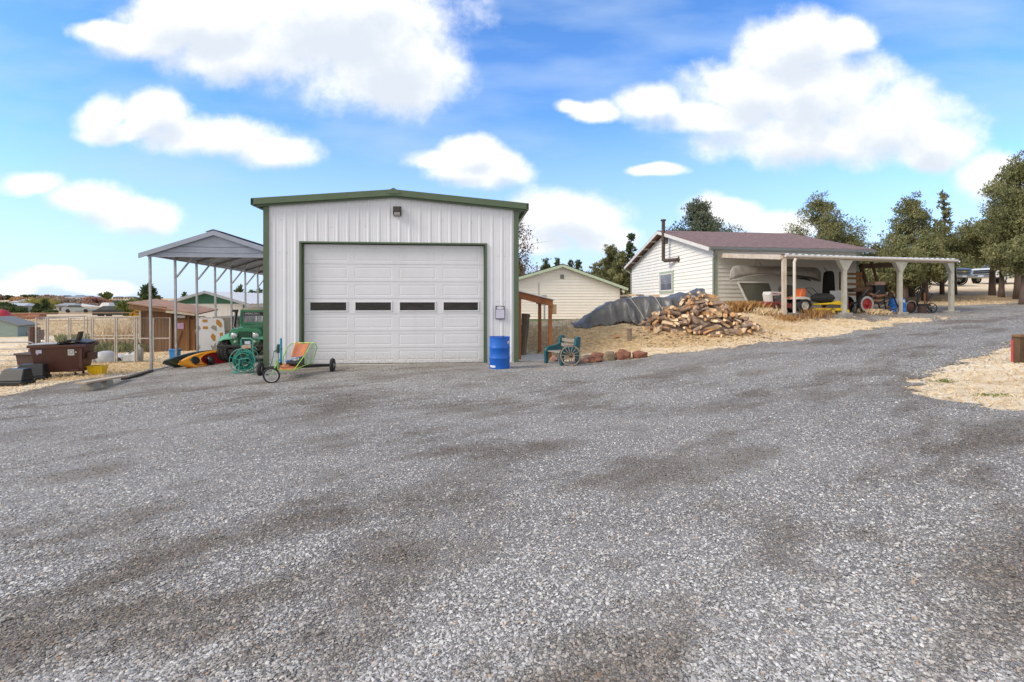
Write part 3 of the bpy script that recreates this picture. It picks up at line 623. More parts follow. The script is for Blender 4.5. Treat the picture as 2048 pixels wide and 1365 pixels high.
# ---------------------------------------------------------------- siding houses
cream = mat('cream_lap_siding', (.73,.715,.665), .65, 0, .05, 1.5, .1, 40)
sage = mat('sage_green_trim', (.32,.40,.30), .6, 0, .12, 4)
whitetrim = mat('white_wood_trim', (.62,.60,.56), .6, 0, .14, 4, .15, 30)
def lap(mb, p0, p1, zb, ztop, course=.19, nrm=None, lip=.034, holes=()):
    """lap siding from p0 to p1 (xy) with top height ztop(t), t in 0..1"""
    p0, p1 = Vector((*p0,0)), Vector((*p1,0)); d = p1-p0; Ln = d.length; n = Vector((d.y,-d.x,0))/Ln
    zmax = max(ztop(i/40) for i in range(41)); z = zb
    while z < zmax:
        z1 = z+course
        ts = [i/80 for i in range(81)]
        ok = [t for t in ts if ztop(t) > z+.002]
        if ok:
            t0, t1 = ok[0], ok[-1]
            pts = sorted({t0, t1, *[t for t in ok if abs(ztop(t)-z1) < course*1.2]})
            spans = []
            for a_, b_ in zip(pts[:-1], pts[1:]):
                cuts = [(a_, b_)]
                for (h0, h1, hz0, hz1) in holes:
                    if z1 > hz0 and z < hz1:
                        nc = []
                        for (x, y) in cuts:
                            if y <= h0 or x >= h1: nc.append((x, y)); continue
                            if x < h0: nc.append((x, h0))
                            if y > h1: nc.append((h1, y))
                        cuts = nc
                spans += cuts
            for (x, y) in spans:
                A, B = p0+d*x, p0+d*y; za, zb_ = min(z1, max(z, ztop(x))), min(z1, max(z, ztop(y)))
                q = [A+n*lip+Vector((0,0,z)), B+n*lip+Vector((0,0,z)), B+n*.002+Vector((0,0,zb_)), A+n*.002+Vector((0,0,za)), A+Vector((0,0,z)), B+Vector((0,0,z))]
                mb.add(q, [(0,1,2,3),(4,5,1,0)])
        z = z1
    return mb
# main cream house with purple-brown roof
C = Vector((9.49, 23.5)); Lc = Vector((8.66, 36.1)); bdir = Vector((math.cos(R(9)), math.sin(R(9)))); Rc = C+bdir*7.75; Rb = Lc+bdir*7.9
hz0 = 1.35; he = 4.42; hp = 6.0; mid = (C+Lc)/2
h = thing('cream_house', 'cream lap-sided house with purple-brown shingle roof behind the firewood pile', 'house', (C.x, C.y, hz0))
def rel(p): return (p[0]-C.x, p[1]-C.y)
mb = MB(); gt = lambda t: he-hz0+(hp-he-.12)*(1-abs(t-.5)*2)
adir = (C-Lc).normalized()
wt0, wt1 = .475+.0, .60
lap(mb, rel(Lc), rel(C), 0, gt, .192, holes=[]); lap(mb, rel(C), rel(Rc), 0, lambda t: he-hz0-.02, .192); lap(mb, rel(Rc), rel(Rb), 0, gt, .192); lap(mb, rel(Rb), rel(Lc), 0, lambda t: he-hz0, .192)
mb.build('wall', cream, h)
def W3(p, z): return Vector((p[0]-C.x, p[1]-C.y, z-hz0))
# corner boards
nA = Vector((-adir.y*-1, adir.x*-1)); nA = Vector((adir.y, -adir.x)); nB = Vector((bdir.y, -bdir.x))
mb = MB()
for p in (C,): mb.bar(W3(p+bdir*.07+nB*.03, hz0-.2), W3(p+bdir*.07+nB*.03, he-.03), .15, .03, (nB.x, nB.y, 0)); mb.build('corner_board', sage, h); mb = MB()
mb.bar(W3(Rc-bdir*.07+nB*.03, hz0-.2), W3(Rc-bdir*.07+nB*.03, he-.03), .15, .03, (nB.x,nB.y,0))
mb.build('corner_board', sage, h)
shing = mat('purple_brown_shingles', (.28,.18,.162), .9, 0, .35, 7, .8, 30, stretch=(.8,1,1.6), col2=(.12,.077,.072))
# roof planes
oh = .42; E0 = C+adir*oh+nA*.42; E1 = Rc+adir*oh+bdir*.5; B0 = Lc-adir*oh+nA*.42; B1 = Rb-adir*oh+bdir*.5; M0 = (E0+B0)/2; M1 = (E1+B1)/2
slope = (hp-he)/((C-Lc).length/2); zE = he-oh*slope+.12; zP = hp+.12
mb = MB(); T_ = .10
for (a_, b_) in ((E0, E1), (B0, B1)):
    v = [W3(a_, zE), W3(b_, zE), W3(M1, zP), W3(M0, zP)]; v += [x-Vector((0,0,T_)) for x in v]
    mb.add(v, [(0,1,2,3),(7,6,5,4),(0,4,5,1),(1,5,6,2),(3,7,4,0)])
roof = mb.build('roof', shing, h)
mb = MB()   # rake boards with exposed rafter soffit
for (e, m) in ((E0, M0), (B0, M0), (E1, M1), (B1, M1)):
    o_ = nA*.012 if m is M0 else -nA*.012
    p, q = W3(e+o_, zE-.13), W3(m+o_, zP-.13); mb = MB(); mb.bar(p, q, .03, .17, (0,0,1)); mb.build('rake_board', whitetrim, h)
mb = MB()
for t in (.2,.4,.6,.8):
    for e_ in (B0, E0): p = e_+(M0-e_)*t; z = zE+(zP-zE)*t-.17; mb = MB(); mb.bar(W3(p, z), W3(p-nA*.45, z), .06, .09); mb.build('lookout_beam', whitetrim, h)
pass
gut = mat('dark_grey_gutter', (.14,.15,.15), .45, .2, .15, 3)
mb = MB()
mb.bar(W3(E0+nB*.07, zE-.1), W3(E1+nB*.07, zE-.1), .11, .13)
gu = mb.build('gutter', gut, h, bevel=.02); mb = MB(); mb.bar(W3(B0-nB*.07, zE-.1), W3(B1-nB*.07, zE-.1), .11, .13); mb.build('gutter', gut, h, bevel=.02)
ds = mat('grey_downspout', (.24,.26,.26), .5, .1, .15, 3)
for (p, s) in ((C, 1), (Lc, -1)):
    a_ = p+nA*.06-nB*(-.03)*s; mb = MB(); g_ = (E0 if s > 0 else B0)
    top = W3(g_-nA*.1+ (bdir*.25 if s>0 else Vector((0,0))), zE-.16); k = W3(p+nA*.05+nB*.04*s+(bdir*.0), zE-.62); mb.tube([top, top-Vector((0,0,.10)), k+Vector((0,0,.08)), k, Vector((k.x,k.y,0))], .045, 8); mb.build('downspout', ds, h, smooth=True)
# gable window
def on_gable(px, z, off=.0):    # point on the gable wall plane seen at column px
    d = (Lc-C); k = (px-1024)/F; t = (C.x-k*C.y)/(k*d.y-d.x); p = C+d*t+nA*off; return p
def zat(p, py): return HC-(py-YH)/F*p.y
wa, wb_ = on_gable(1322,0), on_gable(1346.5,0); z0, z1 = zat(wb_, 582), zat(wb_, 546)
win = MB(); tm = MB(); pn = MB(); bl = MB()
A = W3(wa+nA*.03, z0); B = W3(wb_+nA*.03, z0); H_ = z1-z0; up = Vector((0,0,1)); dr_ = (B-A).normalized(); N3 = Vector((nA.x, nA.y, 0))
def frm(mb, a, b, zz0, zz1, w, th, off):
    o = N3*off
    mb.bar(a+up*zz0+o-dr_*0, b+up*zz0+o, th, w); mb.bar(a+up*zz1+o, b+up*zz1+o, th, w); mb.bar(a+up*(zz0+w/2)+o+dr_*w/2, a+up*(zz1-w/2)+o+dr_*w/2, w, th, (nA.x,nA.y,0)); mb.bar(b+up*(zz0+w/2)+o-dr_*w/2, b+up*(zz1-w/2)+o-dr_*w/2, w, th, (nA.x,nA.y,0))
frm(tm, A-dr_*.12, B+dr_*.12, -.06, H_+.06, .13, .035, .012); frm(win, A, B, .03, H_-.03, .07, .05, .022)
tmo = tm.build('window', sage, h); win.build('sash', whitetrim, tmo)
pn.add([A+N3*.016, B+N3*.016, B+N3*.016+up*H_, A+N3*.016+up*H_], [(0,1,2,3)]); pn.build('pane', mat('blue_grey_glass', (.16,.18,.22), .12, 0, .3, 1.2, col2=(.07,.08,.11), spec=.8), tmo)
for i in range(12): z = .07+i*(H_-.12)/12*.55+H_*.45*0+H_*.42; 
for i in range(9): z = H_*.45+i*H_*.055; bl.bar(A+up*z+N3*.02, B+up*z+N3*.02, .006, .012)
bl.build('blind_slats', mat('blind_white', (.42,.44,.48), .6), tmo)
va, vb = on_gable(1330.5,0), on_gable(1336.5,0); z0, z1 = zat(va, 489.5), zat(va, 477); mb = MB()
a_, b_ = W3(va+nA*.03, z0), W3(vb+nA*.03, z0); mb.bar(a_+up*(z1-z0)/2, b_+up*(z1-z0)/2, .02, z1-z0); v_ = mb.build('gable_vent', mat('dark_vent', (.03,.03,.03), .8), h)
mb = MB()
for i in range(6): mb.bar(a_+N3*.015+up*(z1-z0)*(i+.5)/6, b_+N3*.015+up*(z1-z0)*(i+.5)/6, .02, .02)
mb.build('slat', mat('vent_slat', (.20,.18,.15), .7), v_)
# rusty stove pipe
sa = on_gable(1342,0); k0 = W3(sa+nA*.45, zat(sa,523)); se = on_gable(1358,0); rust = mat('rusty_brown_pipe', (.105,.065,.045), .6, .3, .5, 5, col2=(.045,.035,.032))
kz = lambda py: zat(sa+nA*.45, py)-hz0
x, y = k0.x, k0.y; wl = W3(se+nA*.0, zat(se, 522)); mb = MB(); out = W3(se+nA*.42, 0)
mb.tube([(x,y,kz(442)),(x,y,kz(515)),(x,y,kz(520)), Vector((x,y,kz(522.5)))+(Vector((wl.x,wl.y,0))-Vector((x,y,0)))*.12, (wl.x, wl.y, kz(522.5))], .10, 14)
mb.cyl((x,y,kz(482)),(x,y,kz(471)),.112,14); mb.cyl((wl.x-.0, wl.y-.03, kz(522.5)), (wl.x+nA.x*.06,wl.y+nA.y*.06,kz(522.5)), .17, 14)
sv = mb.build('stove_pipe', rust, h, smooth=True)
mb = MB(); mb.lathe([(0,.10),(.15,.07),(.16,.0),(.09,-.03)], 14, (x,y,kz(442))); mb.build('pipe_cap', rust, sv)
# ---------------------------------------------------------------- lean-to shelter
corr = mat('white_corrugated_sheet', (.70,.72,.74), .4, .1, .08, 2); beamw = mat('weathered_painted_beam', (.56,.50,.43), .75, 0, .25, 5, .2, 30, stretch=(1,1,1), col2=(.44,.34,.25)); postw = mat('grey_cream_post', (.46,.45,.39), .75, 0, .18, 5, .15, 30)
F1, F2 = Vector((10.30, 19.1)), Vector((18.95, 21.5)); K1, K2 = Vector((9.75, 23.2)), Vector((18.2, 25.2)); zf, zb_ = 3.72, 4.12
ln = thing('lean_to_shelter', 'open lean-to with white corrugated roof on grey posts against the cream house', 'shelter', (F1.x, F1.y, 1.4))
def W4(p, z): return Vector((p[0]-F1.x, p[1]-F1.y, z-1.4))
mb = MB(); N = 130; vs = []
for i in range(N+1):
    t = i/N; p = F1+(F2-F1)*t; q = K1+(K2-K1)*t; d = .02*(1+math.cos(i*PI*2/4.333)); sag = -.03*math.sin(PI*t)
    vs += [W4(p-(K1-F1).normalized()*.12, zf-.03+d+sag), W4(q, zb_-.03+d)]
mb.add(vs, [(2*i,2*i+2,2*i+3,2*i+1) for i in range(N)]); mb.build('roof_sheet', corr, ln, solid=.006)
mb = MB(); mb.bar(W4(F1, zf-.13), W4(F2, zf-.13), .09, .12); mb.build('front_beam', beamw, ln)
mb = MB()
a1, a2 = W4(F1-(K1-F1).normalized()*.13-bdir*.02, zf-.09), W4(F2-(K2-F2).normalized()*.13+bdir*.1, zf-.09); mb.tube([a1+(a2-a1)*.01, a2], .055, 8); gtr = mb.build('gutter', mat('pinkish_gutter', (.58,.53,.48), .55, 0, .1), ln)
mb = MB(); mb.bar(W4(F1+Vector((-.02,0)), zf-.13), W4(K1+Vector((-.02,0)), zb_-.10), .05, .19); mb.build('end_rafter', beamw, ln, label='peeling painted end rafter')
for t in (.16,.33,.5,.66,.83,1):
    mb = MB(); mb.bar(W4(F1+(F2-F1)*t, zf-.12), W4(K1+(K2-K1)*t, zb_-.11), .045, .13); mb.build('rafter', mat('old_rafter_wood', (.22,.16,.11), .8, 0, .3, 6), ln)
for i in range(4):
    p = F1+(F2-F1)*(.012+.985*i/3*.993); gz = TZ(p.x, p.y); tp = zf-.19
    mb = MB(); q = W4(p, 0); mb.bar((q.x,q.y,gz-1.4+.02), (q.x,q.y,tp-1.4), .15 if i else .13, .14, (0,1,0)); po = mb.build('post', postw if i else beamw, ln)
    if i:
        w_ = .36; d2 = (F2-F1).normalized(); mb = MB(); o3 = Vector((d2.x,d2.y,0)); n3 = Vector((d2.y,-d2.x,0)); ctr = Vector((q.x,q.y,tp-1.4)); xr = w_ if i < 3 else .02
        poly = [(-w_,0),(xr,0),(.07 if i<3 else .02,-.42),(-.07,-.42)]
        mb.loft([[ctr+o3*a+n3*.085+up*b for a, b in poly], [ctr+o3*a-n3*.085+up*b for a, b in poly]]); mb.build('gusset', postw, po)
        mb = MB(); mb.box((q.x,q.y,gz-1.4),(.42,.42,.16), rz=.25); mb.build('footing', concrete, ln, bevel=.015)
q = W4(F1+Vector((.42,-.12)), 0); mb = MB(); mb.tube([(q.x+.05,q.y,zf-.2-1.4),(q.x,q.y,zf-.32-1.4),(q.x,q.y,.05)], .055, 8); mb.build('downspout', mat('pinkish_gutter', (.5,.5,.5)), ln, smooth=True)
# right-hand brown post
p = P(1796, 600, 24.0); mb = MB(); mb.bar((0,0,0), (0,0,2.35), .16, .14, (0,1,0)); mb.build('back_post', mat('red_brown_post', (.30,.12,.045), .75, 0, .3, 6), ln, loc=W4(p, 1.45))
# ---------------------------------------------------------------- small cream house behind
sh = thing('small_cream_house', 'small cream house with pale mint gable trim beyond the bank', 'house', (3.0, 30.0, .62), R(3))
mb = MB(); WL, WR, ez, pz = -4.4, 3.5, 2.08, 3.36
lap(mb, (WL,0), (WR,0), .22, lambda t: (ez+.0+(pz-ez)*((WL+(WR-WL)*t-WL)/(-WL) if WL+(WR-WL)*t < 0 else (WR-(WL+(WR-WL)*t))/WR)), .17, lip=.035)
lap(mb, (WR,0), (WR,9), .22, lambda t: ez, .17, lip=.035); lap(mb, (WL,9), (WL,0), .22, lambda t: ez, .148); mb.build('wall', cream, sh)
mb = MB(); mb.bx(WL+.03, WR-.03, .02, 9, -.6, .22); mb.build('foundation', mat('green_foundation', (.20,.26,.17), .8, 0, .2), sh)
mb = MB(); mb.bx(WR-.08,WR+.012,-.03,.0,.22,ez); mb.build('corner_board', whitetrim, sh)
rdk = mat('dark_shingle_edge', (.05,.045,.045), .9, 0, .3, 8); mb = MB(); mf = MB()
for (e, ez_) in ((WL-.45, ez-.12), (WR+.42, ez-.12)):
    v = [(0,-.35,pz+.16),(e,-.35,ez_+.16),(e,9.3,ez_+.16),(0,9.3,pz+.16)]; v += [(a,b,c-.05) for a,b,c in v]; mb.add(v, [(0,1,2,3),(7,6,5,4),(0,4,5,1),(1,5,6,2),(2,6,7,3),(3,7,4,0)])
    mf.bar((0,-.34,pz+.03),(e,-.34,ez_+.03), .03,.15)
mb.build('roof', rdk, sh); mf.build('rake_board', mat('mint_trim', (.42,.52,.38), .6, 0, .08), sh)
mb = MB(); mb.bx(-.12,.12,-.05,-.02,2.62,2.88); v_ = mb.build('gable_vent', mat('grey_vent', (.30,.33,.28), .7), sh); mb = MB(); 
for i in range(5): mb.bx(-.1,.1,-.06,-.05,2.65+i*.045,2.665+i*.045)
mb.build('slat', mat('dark_vent', (.03,.03,.03), .8), v_)
mb = MB(); mb.cyl((-1.4,1.2,2.6),(-1.4,1.2,3.45),.06,10); mb.cyl((-1.4,1.2,3.40),(-1.4,1.2,3.52),.085,10); mb.build('roof_pipe', galv, sh)
mb = MB(); mb.bx(WR+.1,WR+.26,-.2,-.1,1.86,2.0); mb.cyl((WR+.18,-.2,1.9),(WR+.18,-.28,1.8),.06,8); mb.build('flood_light', whitetrim, sh)
mb = MB(); mb.cyl((WL+3.0,-.03,.5),(WL+3.0,-.03,2.4),.025,6); mb.build('conduit', galv, sh)
# ================================================================ things in front of and beside the workshop
def spoked(mb, c, axis, r0, r1, n, r, cross=.0):
    ax = Vector(axis).normalized(); u = ax.orthogonal().normalized(); w = ax.cross(u); c = Vector(c)
    for i in range(n):
        a = 2*PI*i/n; s = (1 if i % 2 else -1)
        mb.tube([c+(u*math.cos(a+s*cross)+w*math.sin(a+s*cross))*r0+ax*s*.02*(cross > 0), c+(u*math.cos(a)+w*math.sin(a))*r1], r, 5)
# ---- blue drum
blue = mat('blue_drum_paint', (.005,.11,.50), .35, 0, .12, 3, spec=.5)
p = P(999, 738, 14.0); bd = thing('barrel', 'blue steel drum with two raised hoops standing beside the workshop door', 'barrel', (p.x, p.y, TZ(p.x, p.y)-.0))
pr = [(0,.0),(.27,0),(.287,.012),(.287,.02)]
for zc in (.30, .585): pr += [(.284,zc-.03),(.296,zc-.008),(.296,zc+.008),(.284,zc+.03)]
pr += [(.284,.86),(.292,.87),(.292,.885),(.278,.885),(.276,.865),(0,.865)]
MB().lathe(pr, 40).build('drum_shell', blue, bd, smooth=True)
lab = mat('white_sticker', (.66,.65,.62), .6, 0, .08, 20)
def patch(r, a0, a1, z0, z1, n=6):
    mb = MB(); v = []
    for i in range(n+1): a = a0+(a1-a0)*i/n; v += [(r*math.cos(a), r*math.sin(a), z0), (r*math.cos(a), r*math.sin(a), z1)]
    return mb.add(v, [(2*i,2*i+2,2*i+3,2*i+1) for i in range(n)])
patch(.288, R(-38), R(-22), .70, .775).build('sticker', lab, bd); patch(.288, R(-152), R(-112), .05, .105).build('sticker', lab, bd)
MB().cyl((.1,.1,.86),(.1,.1,.885),.035,12).build('bung', black_metal, bd)
# ---- porch lean-to at workshop side
rw = mat('red_cedar_timber', (.40,.145,.04), .6, 0, .3, 3, .25, 30, stretch=(1,1,.25), col2=(.22,.07,.02))
q = gf(GW+.06, .55); z0 = .0; pf = frame((q.x, q.y), TH); po = thing('timber_porch', 'small red-stained timber porch roof on square posts at the workshop side', 'porch', (q.x, q.y, 0), TH)
pw_, pd = 1.06, 3.0
def ptop(u): return 2.22-.24*u
for (u, v) in ((.06,0),(pw_,0),(.06,pd),(pw_-.05,1.9)):
    mb = MB(); mb.bar((u,v,-.05),(u,v,ptop(u)-.04),.11,.11,(0,1,0)); mb.build('post', rw, po, bevel=.006)
mb = MB(); mb.prism([(0,ptop(0)),(1.14,ptop(1.14)),(1.14,ptop(1.14)-.22),(0,ptop(0)-.22)], -.085, -.06); mb.build('front_beam', rw, po)
mb = MB(); mb.prism([(0,ptop(0)),(1.1,ptop(1.1)),(1.1,ptop(1.1)-.16),(0,ptop(0)-.16)], 1.85, 1.9); mb.build('rear_beam', rw, po)
mb = MB(); mb.bar((pw_,-.06,ptop(pw_)-.1),(pw_,pd,ptop(pw_)-.1),.05,.14); mb.build('side_beam', rw, po)
mb = MB(); mb.add([(0,-.16,ptop(0)+.03),(1.22,-.16,ptop(1.22)+.03),(1.22,pd,ptop(1.22)+.03),(0,pd,ptop(0)+.03),(0,-.16,ptop(0)),(1.22,-.16,ptop(1.22)),(1.22,pd,ptop(1.22)),(0,pd,ptop(0))],[(0,1,2,3),(7,6,5,4),(0,4,5,1),(1,5,6,2),(3,7,4,0)]); mb.build('roof', mat('pale_roof_sheet', (.62,.63,.66), .5, .2), po)
mb = MB(); mb.bx(1.12,1.27,-.02,.05,1.48,1.80); mb.build('junction_box', mat('tan_box', (.50,.34,.20), .7, 0, .2, 8), po, bevel=.008)
sl_ = MB(); q = gf(GW+.05, .2); sl_.bx(0,1.0,0,1.9,-.12,.035); o = sl_.build('step_slab', mat('pale_slab', (.60,.58,.54), .85, 0, .12, 6, .3, 50), loc=(q.x,q.y,-.0), rot=(0,0,TH), bevel=.01); tag(o, 'pale concrete step slab on the ground under the timber porch', 'slab')
q = tank(1048, 690, 17.4); rs = random.Random(3); mb = MB(); pts = []; rr_ = []
for i in range(9): z = i/8*1.45; pts.append((rs.uniform(-.01,.01)-.02+z*.03, rs.uniform(-.01,.01), z)); rr_.append(.10+.03*z+rs.uniform(-.012,.012))
mb.tube(pts, rr_, 9); mb.tube([(.06,0,1.25),(.14,-.02,1.38),(.17,-.02,1.42)],[.05,.04,.02],7)
o = mb.build('wood_post', mat('grey_weathered_log', (.21,.17,.13), .9, 0, .4, 4, .5, 20, stretch=(2,2,.4), col2=(.10,.075,.055)), loc=q, rot=(0,.03,0)); tag(o, 'weathered knobbly upright log standing inside the timber porch', 'post')
# utility meter on pole
q = tank(1089, 643, 26); mt = thing('meter_pole', 'grey round electric meter on a thin pole in front of the small house', 'meter', q)
MB().cyl((0,0,0),(0,0,1.0),.045,8).build('pole', galv, mt)
mb = MB(); mb.bx(-.16,.12,-.05,.05,.95,1.5); mb.build('meter_box', mat('meter_grey', (.42,.44,.44), .5, .2), mt, bevel=.02); MB().cyl((-.02,-.05,1.25),(-.02,-.16,1.25),.11,16).build('dial', mat('meter_glass', (.30,.33,.34), .2), mt)
MB().bx(.13,.24,-.04,.0,1.08,1.2).build('red_tag', mat('red_tag', (.55,.03,.03), .5), mt)
# ---- three-wheeled land yacht cart
lime = mat('lime_green_tube', (.30,.62,.09), .4, 0, .1, 6); brown_c = mat('rust_orange_canvas', (.50,.17,.065), .8, 0, .25, 4, .3, 25, col2=(.34,.11,.045))
a0_ = P(521, 748, 13.9); b0_ = P(665, 744, 14.2); fw = P(543, 768, 12.35); base = Vector(((a0_.x+b0_.x)/2, (a0_.y+b0_.y)/2, 0)); gz = TZ(base.x, base.y)
kt = thing('land_yacht', 'three-wheeled land yacht cart with lime tube frame and orange canvas seat', 'cart', (base.x, base.y, gz))
def K(p): return Vector((p[0]-base.x, p[1]-base.y, p[2]-gz))
ax_ = (Vector((b0_.x,b0_.y,0))-Vector((a0_.x,a0_.y,0))).normalized(); rv = .19
alloy = mat('dull_alloy', (.46,.47,.49), .35, .6, .2, 8)
for s, e in ((-1, a0_), (1, b0_)):
    g0 = TZ(e.x, e.y); c = K((e.x, e.y, g0+rv)); mb = MB(); prf = [(.085,-.045),(.12,-.05),(.165,-.055),(.19,-.035),(.197,0),(.19,.035),(.165,.055),(.12,.05),(.085,.045)]
    mb.lathe(prf, 28, c, ax_); w = mb.build('wheel', black_rubber, kt, smooth='all')
    mb = MB(); mb.lathe([(0,-.05),(.03,-.05),(.04,-.03),(.088,-.035),(.088,.035),(.04,.03),(.03,.05),(0,.05)], 20, c, ax_); mb.build('rim', alloy, w, smooth=True)
cA = K((a0_.x,a0_.y,TZ(a0_.x,a0_.y)+rv)); cB = K((b0_.x,b0_.y,TZ(b0_.x,b0_.y)+rv))
MB().bar(cA+ax_*.03, cB-ax_*.03, .06, .07).build('axle', black_metal, kt)
fwz = TZ(fw.x, fw.y); fc = K((fw.x, fw.y, fwz+.2)); fax = Vector((.93,-.36,.10)).normalized(); fax = Vector((.22,-.97,-.12)).normalized()
mb = MB(); mb.ring(fc, fax, .178, .022, 36, 10); w = mb.build('front_wheel', black_rubber, kt, smooth='all')
mb = MB(); mb.ring(fc, fax, .152, .013, 36, 8); mb.lathe([(.0,-.03),(.018,-.03),(.018,.03),(0,.03)], 10, fc, fax); mb.build('rim', mat('bright_alloy',(.62,.63,.64),.3,.5,.1), w, smooth=True)
mb = MB(); spoked(mb, fc, fax, .018, .150, 20, .004, .5); mb.build('spoke', mat('spoke_steel', (.55,.56,.57), .3, .6), w)
hd = K(P(553, 727, 12.75)); side = fax
mb = MB()
for s in (-1, 1): mb.tube([fc+side*.045*s, fc+side*.045*s+(hd-fc)*.55, hd-Vector((0,0,.02))], .011, 7)
mb.tube([hd-Vector((0,0,.04)), hd+Vector((0,0,.10))], .02, 8); mb.build('fork', lime, kt, smooth=True)
# side rails
def kp(px, py, D): return K(P(px, py, D))
lf = kp(556,741,12.9); r1 = kp(588,741,13.0); rr2 = kp(614,729,13.7); rb = kp(610,733,13.9); lb = kp(566,732,14.1); TL = kp(583,688,14.35); TR = kp(631,688,14.1); TB = kp(622,727,14.0); LBk = kp(567,712,13.9)
mb = MB(); mb.tube([hd, lf, r1, rr2, TB+Vector((0,.1,0))], .013, 8); mb.tube([hd, kp(560,733,13.3), lb, cA*.6+cB*.4], .013, 8)
mb.tube([r1, kp(610,710,13.3), kp(622,690,13.9), TR+Vector((-.04,0,.03)), TL+Vector((.03,0,.02)), kp(575,695,14.1), LBk, lb], .013, 8)
mb.tube([TR, kp(634,695,14.2), kp(628,715,14.2), TB], .012, 8); mb.tube([kp(609,716,13.6), rr2], .012, 8); mb.tube([lf, kp(556,735,13.2)], .012, 8)
mb.build('frame', lime, kt, smooth=True)
# canvas seat back, seat pan, floor
def sheet(name, grid, m, par, solid=.008, sag=.0):
    nu, nv = len(grid), len(grid[0]); mb = MB(); mb.add([p for row in grid for p in row], [(i*nv+j, i*nv+j+1, (i+1)*nv+j+1, (i+1)*nv+j) for i in range(nu-1) for j in range(nv-1)]); return mb.build(name, m, par, smooth='all', solid=solid)
def quadgrid(a, b, c, d, n=8, m=8, sag=Vector((0,0,0)), wr=.0):
    g_ = []
    for i in range(n+1):
        u = i/n; row = []
        for j in range(m+1):
            v = j/m; p = (a*(1-u)+b*u)*(1-v)+(d*(1-u)+c*u)*v; k = 4*u*(1-u); row.append(p+sag*k*(.4+.6*math.sin(PI*v))+Vector((0,0,wr*math.sin(9*u+4*v))))
        g_.append(row)
    return g_
sheet('seat_canvas', quadgrid(kp(591,685,14.3), kp(620,685,14.15), kp(606,714,13.75), kp(582,714,13.75), 10, 10, Vector((0,.09,-.02)), .004), brown_c, kt)
sheet('seat_cushion', quadgrid(kp(574,722,13.9), kp(608,720,13.9), kp(606,727,13.4), kp(572,727,13.35), 8, 6, Vector((0,0,-.03)), .01), mat('black_fabric', (.018,.018,.022), .9, 0, .4, 8), kt, .03)
sheet('floor_board', quadgrid(kp(563,728,13.7), kp(606,730,13.7), kp(588,740,13.02), kp(557,741,12.95), 4, 4), brown_c, kt, .015)
mb = MB(); mb.tube([kp(570,724,13.4), kp(582,720,13.5), kp(600,714,13.5), kp(609,712,13.5)], .009, 6); mb.tube([kp(578,724,13.5), kp(596,706,13.8), kp(607,686,14.1)], .004, 5); mb.build('blue_strap', mat('blue_strap', (.05,.20,.55), .6), kt)
mb = MB()   # netting between the seat edge tubes, as woven cords
for t in np.linspace(.03,.97,13):
    pa = kp(610,712,13.4)*(1-t)+kp(622,690,13.9)*t; pb = TB*(1-t)+TR*t; mb.tube([pa, pb], .0028, 4)
for t in np.linspace(.0,1,9):
    pa = kp(610,712,13.4)*(1-t)+TB*t; pb = kp(622,690,13.9)*(1-t)+TR*t; mb.tube([pa, pb], .0028, 4)
mb.build('netting', mat('green_grey_cord', (.22,.32,.18), .7), kt); mb = MB()
for t in np.linspace(.03,.97,12):
    pa = LBk*(1-t)+TL*t; pb = kp(582,712,13.8)*(1-t)+kp(591,687,14.3)*t; mb.tube([pa, pb], .0028, 4)
mb.build('netting', mat('green_grey_cord', (.22,.32,.18), .7), kt)
mb = MB(); mb.tube([kp(562,730,13.2), kp(562,677,13.2)], .028, 10); ms = mb.build('mast', mat('teal_blue_pipe', (.015,.26,.38), .4, 0, .15, 4), kt, smooth=True)
MB().lathe([(.029,-.02),(.040,-.02),(.040,.03),(.029,.03)], 12, kp(561,721,13.2)).build('collar', mat('bright_blue_plastic', (.02,.20,.60), .4), ms)
MB().lathe([(.029,-.006),(.033,-.006),(.033,.006),(.029,.006)], 12, kp(562,698,13.2)).build('clamp_band', black_metal, ms)
mb = MB(); mb.tube([kp(562,731,13.15), kp(561,725,13.15)], .04, 10); mb.build('mast_step', black_metal, kt)
# hose bib standing by the wall
q = P(556, 742, 14.3); hb = thing('yard_hydrant', 'grey standpipe tap with dark green head and thin hose left of the cart', 'tap', (q.x, q.y, TZ(q.x, q.y)))
MB().tube([(0,0,0),(.0,0,.62)], .028, 10).build('pipe', mat('pale_grey_pipe', (.42,.45,.46), .5), hb, smooth=True)
mb = MB(); mb.tube([(.0,0,.58),(.0,0,.74),(.02,0,.82)], [.05,.045,.04], 10); mb.tube([(-.0,-.02,.66),(-.10,-.03,.62)], .02, 8); mb.build('tap_head', mat('dark_green_casting', (.03,.07,.05), .5), hb, smooth=True)
mb = MB(); mb.tube([(-.10,-.03,.62),(-.12,-.03,.48),(-.17,-.05,.28),(-.27,-.1,.05),(-.45,-.25,.015),(-.6,-.3,.015)], .011, 6); mb.build('hose', mat('green_hose', (.03,.17,.12), .5), hb, smooth=True)
# ---- hose reel cart
teal = mat('teal_green_steel', (.06,.30,.24), .45, 0, .2, 5); hosec = mat('green_hose_coil', (.02,.24,.18), .45, 0, .2, 8)
q = P(489, 752, 14.6); hr = thing('hose_reel_cart', 'green hose reel cart wound with green hose in front of the old off-roader', 'hose reel', (q.x, q.y, TZ(q.x, q.y)), R(-12))
mb = MB(); mb.tube([(-.17,.10,.52),(-.22,.12,.95),(-.18,.12,1.0),(.12,.12,1.0),(.17,.12,.95),(.20,.10,.52)], .018, 8); mb.build('handle', teal, hr, smooth=True)
dx = Vector((.35,-1,0)).normalized(); c = Vector((-.0,0,.38))
mb = MB(); 
for s in (-.16,.17): mb.ring(c+dx*s, dx, .345, .012, 36, 8); 
for s in (-.16,.17): spoked(mb, c+dx*s, dx, .02, .34, 6, .009)
mb.build('reel_flange', teal, hr, smooth=True)
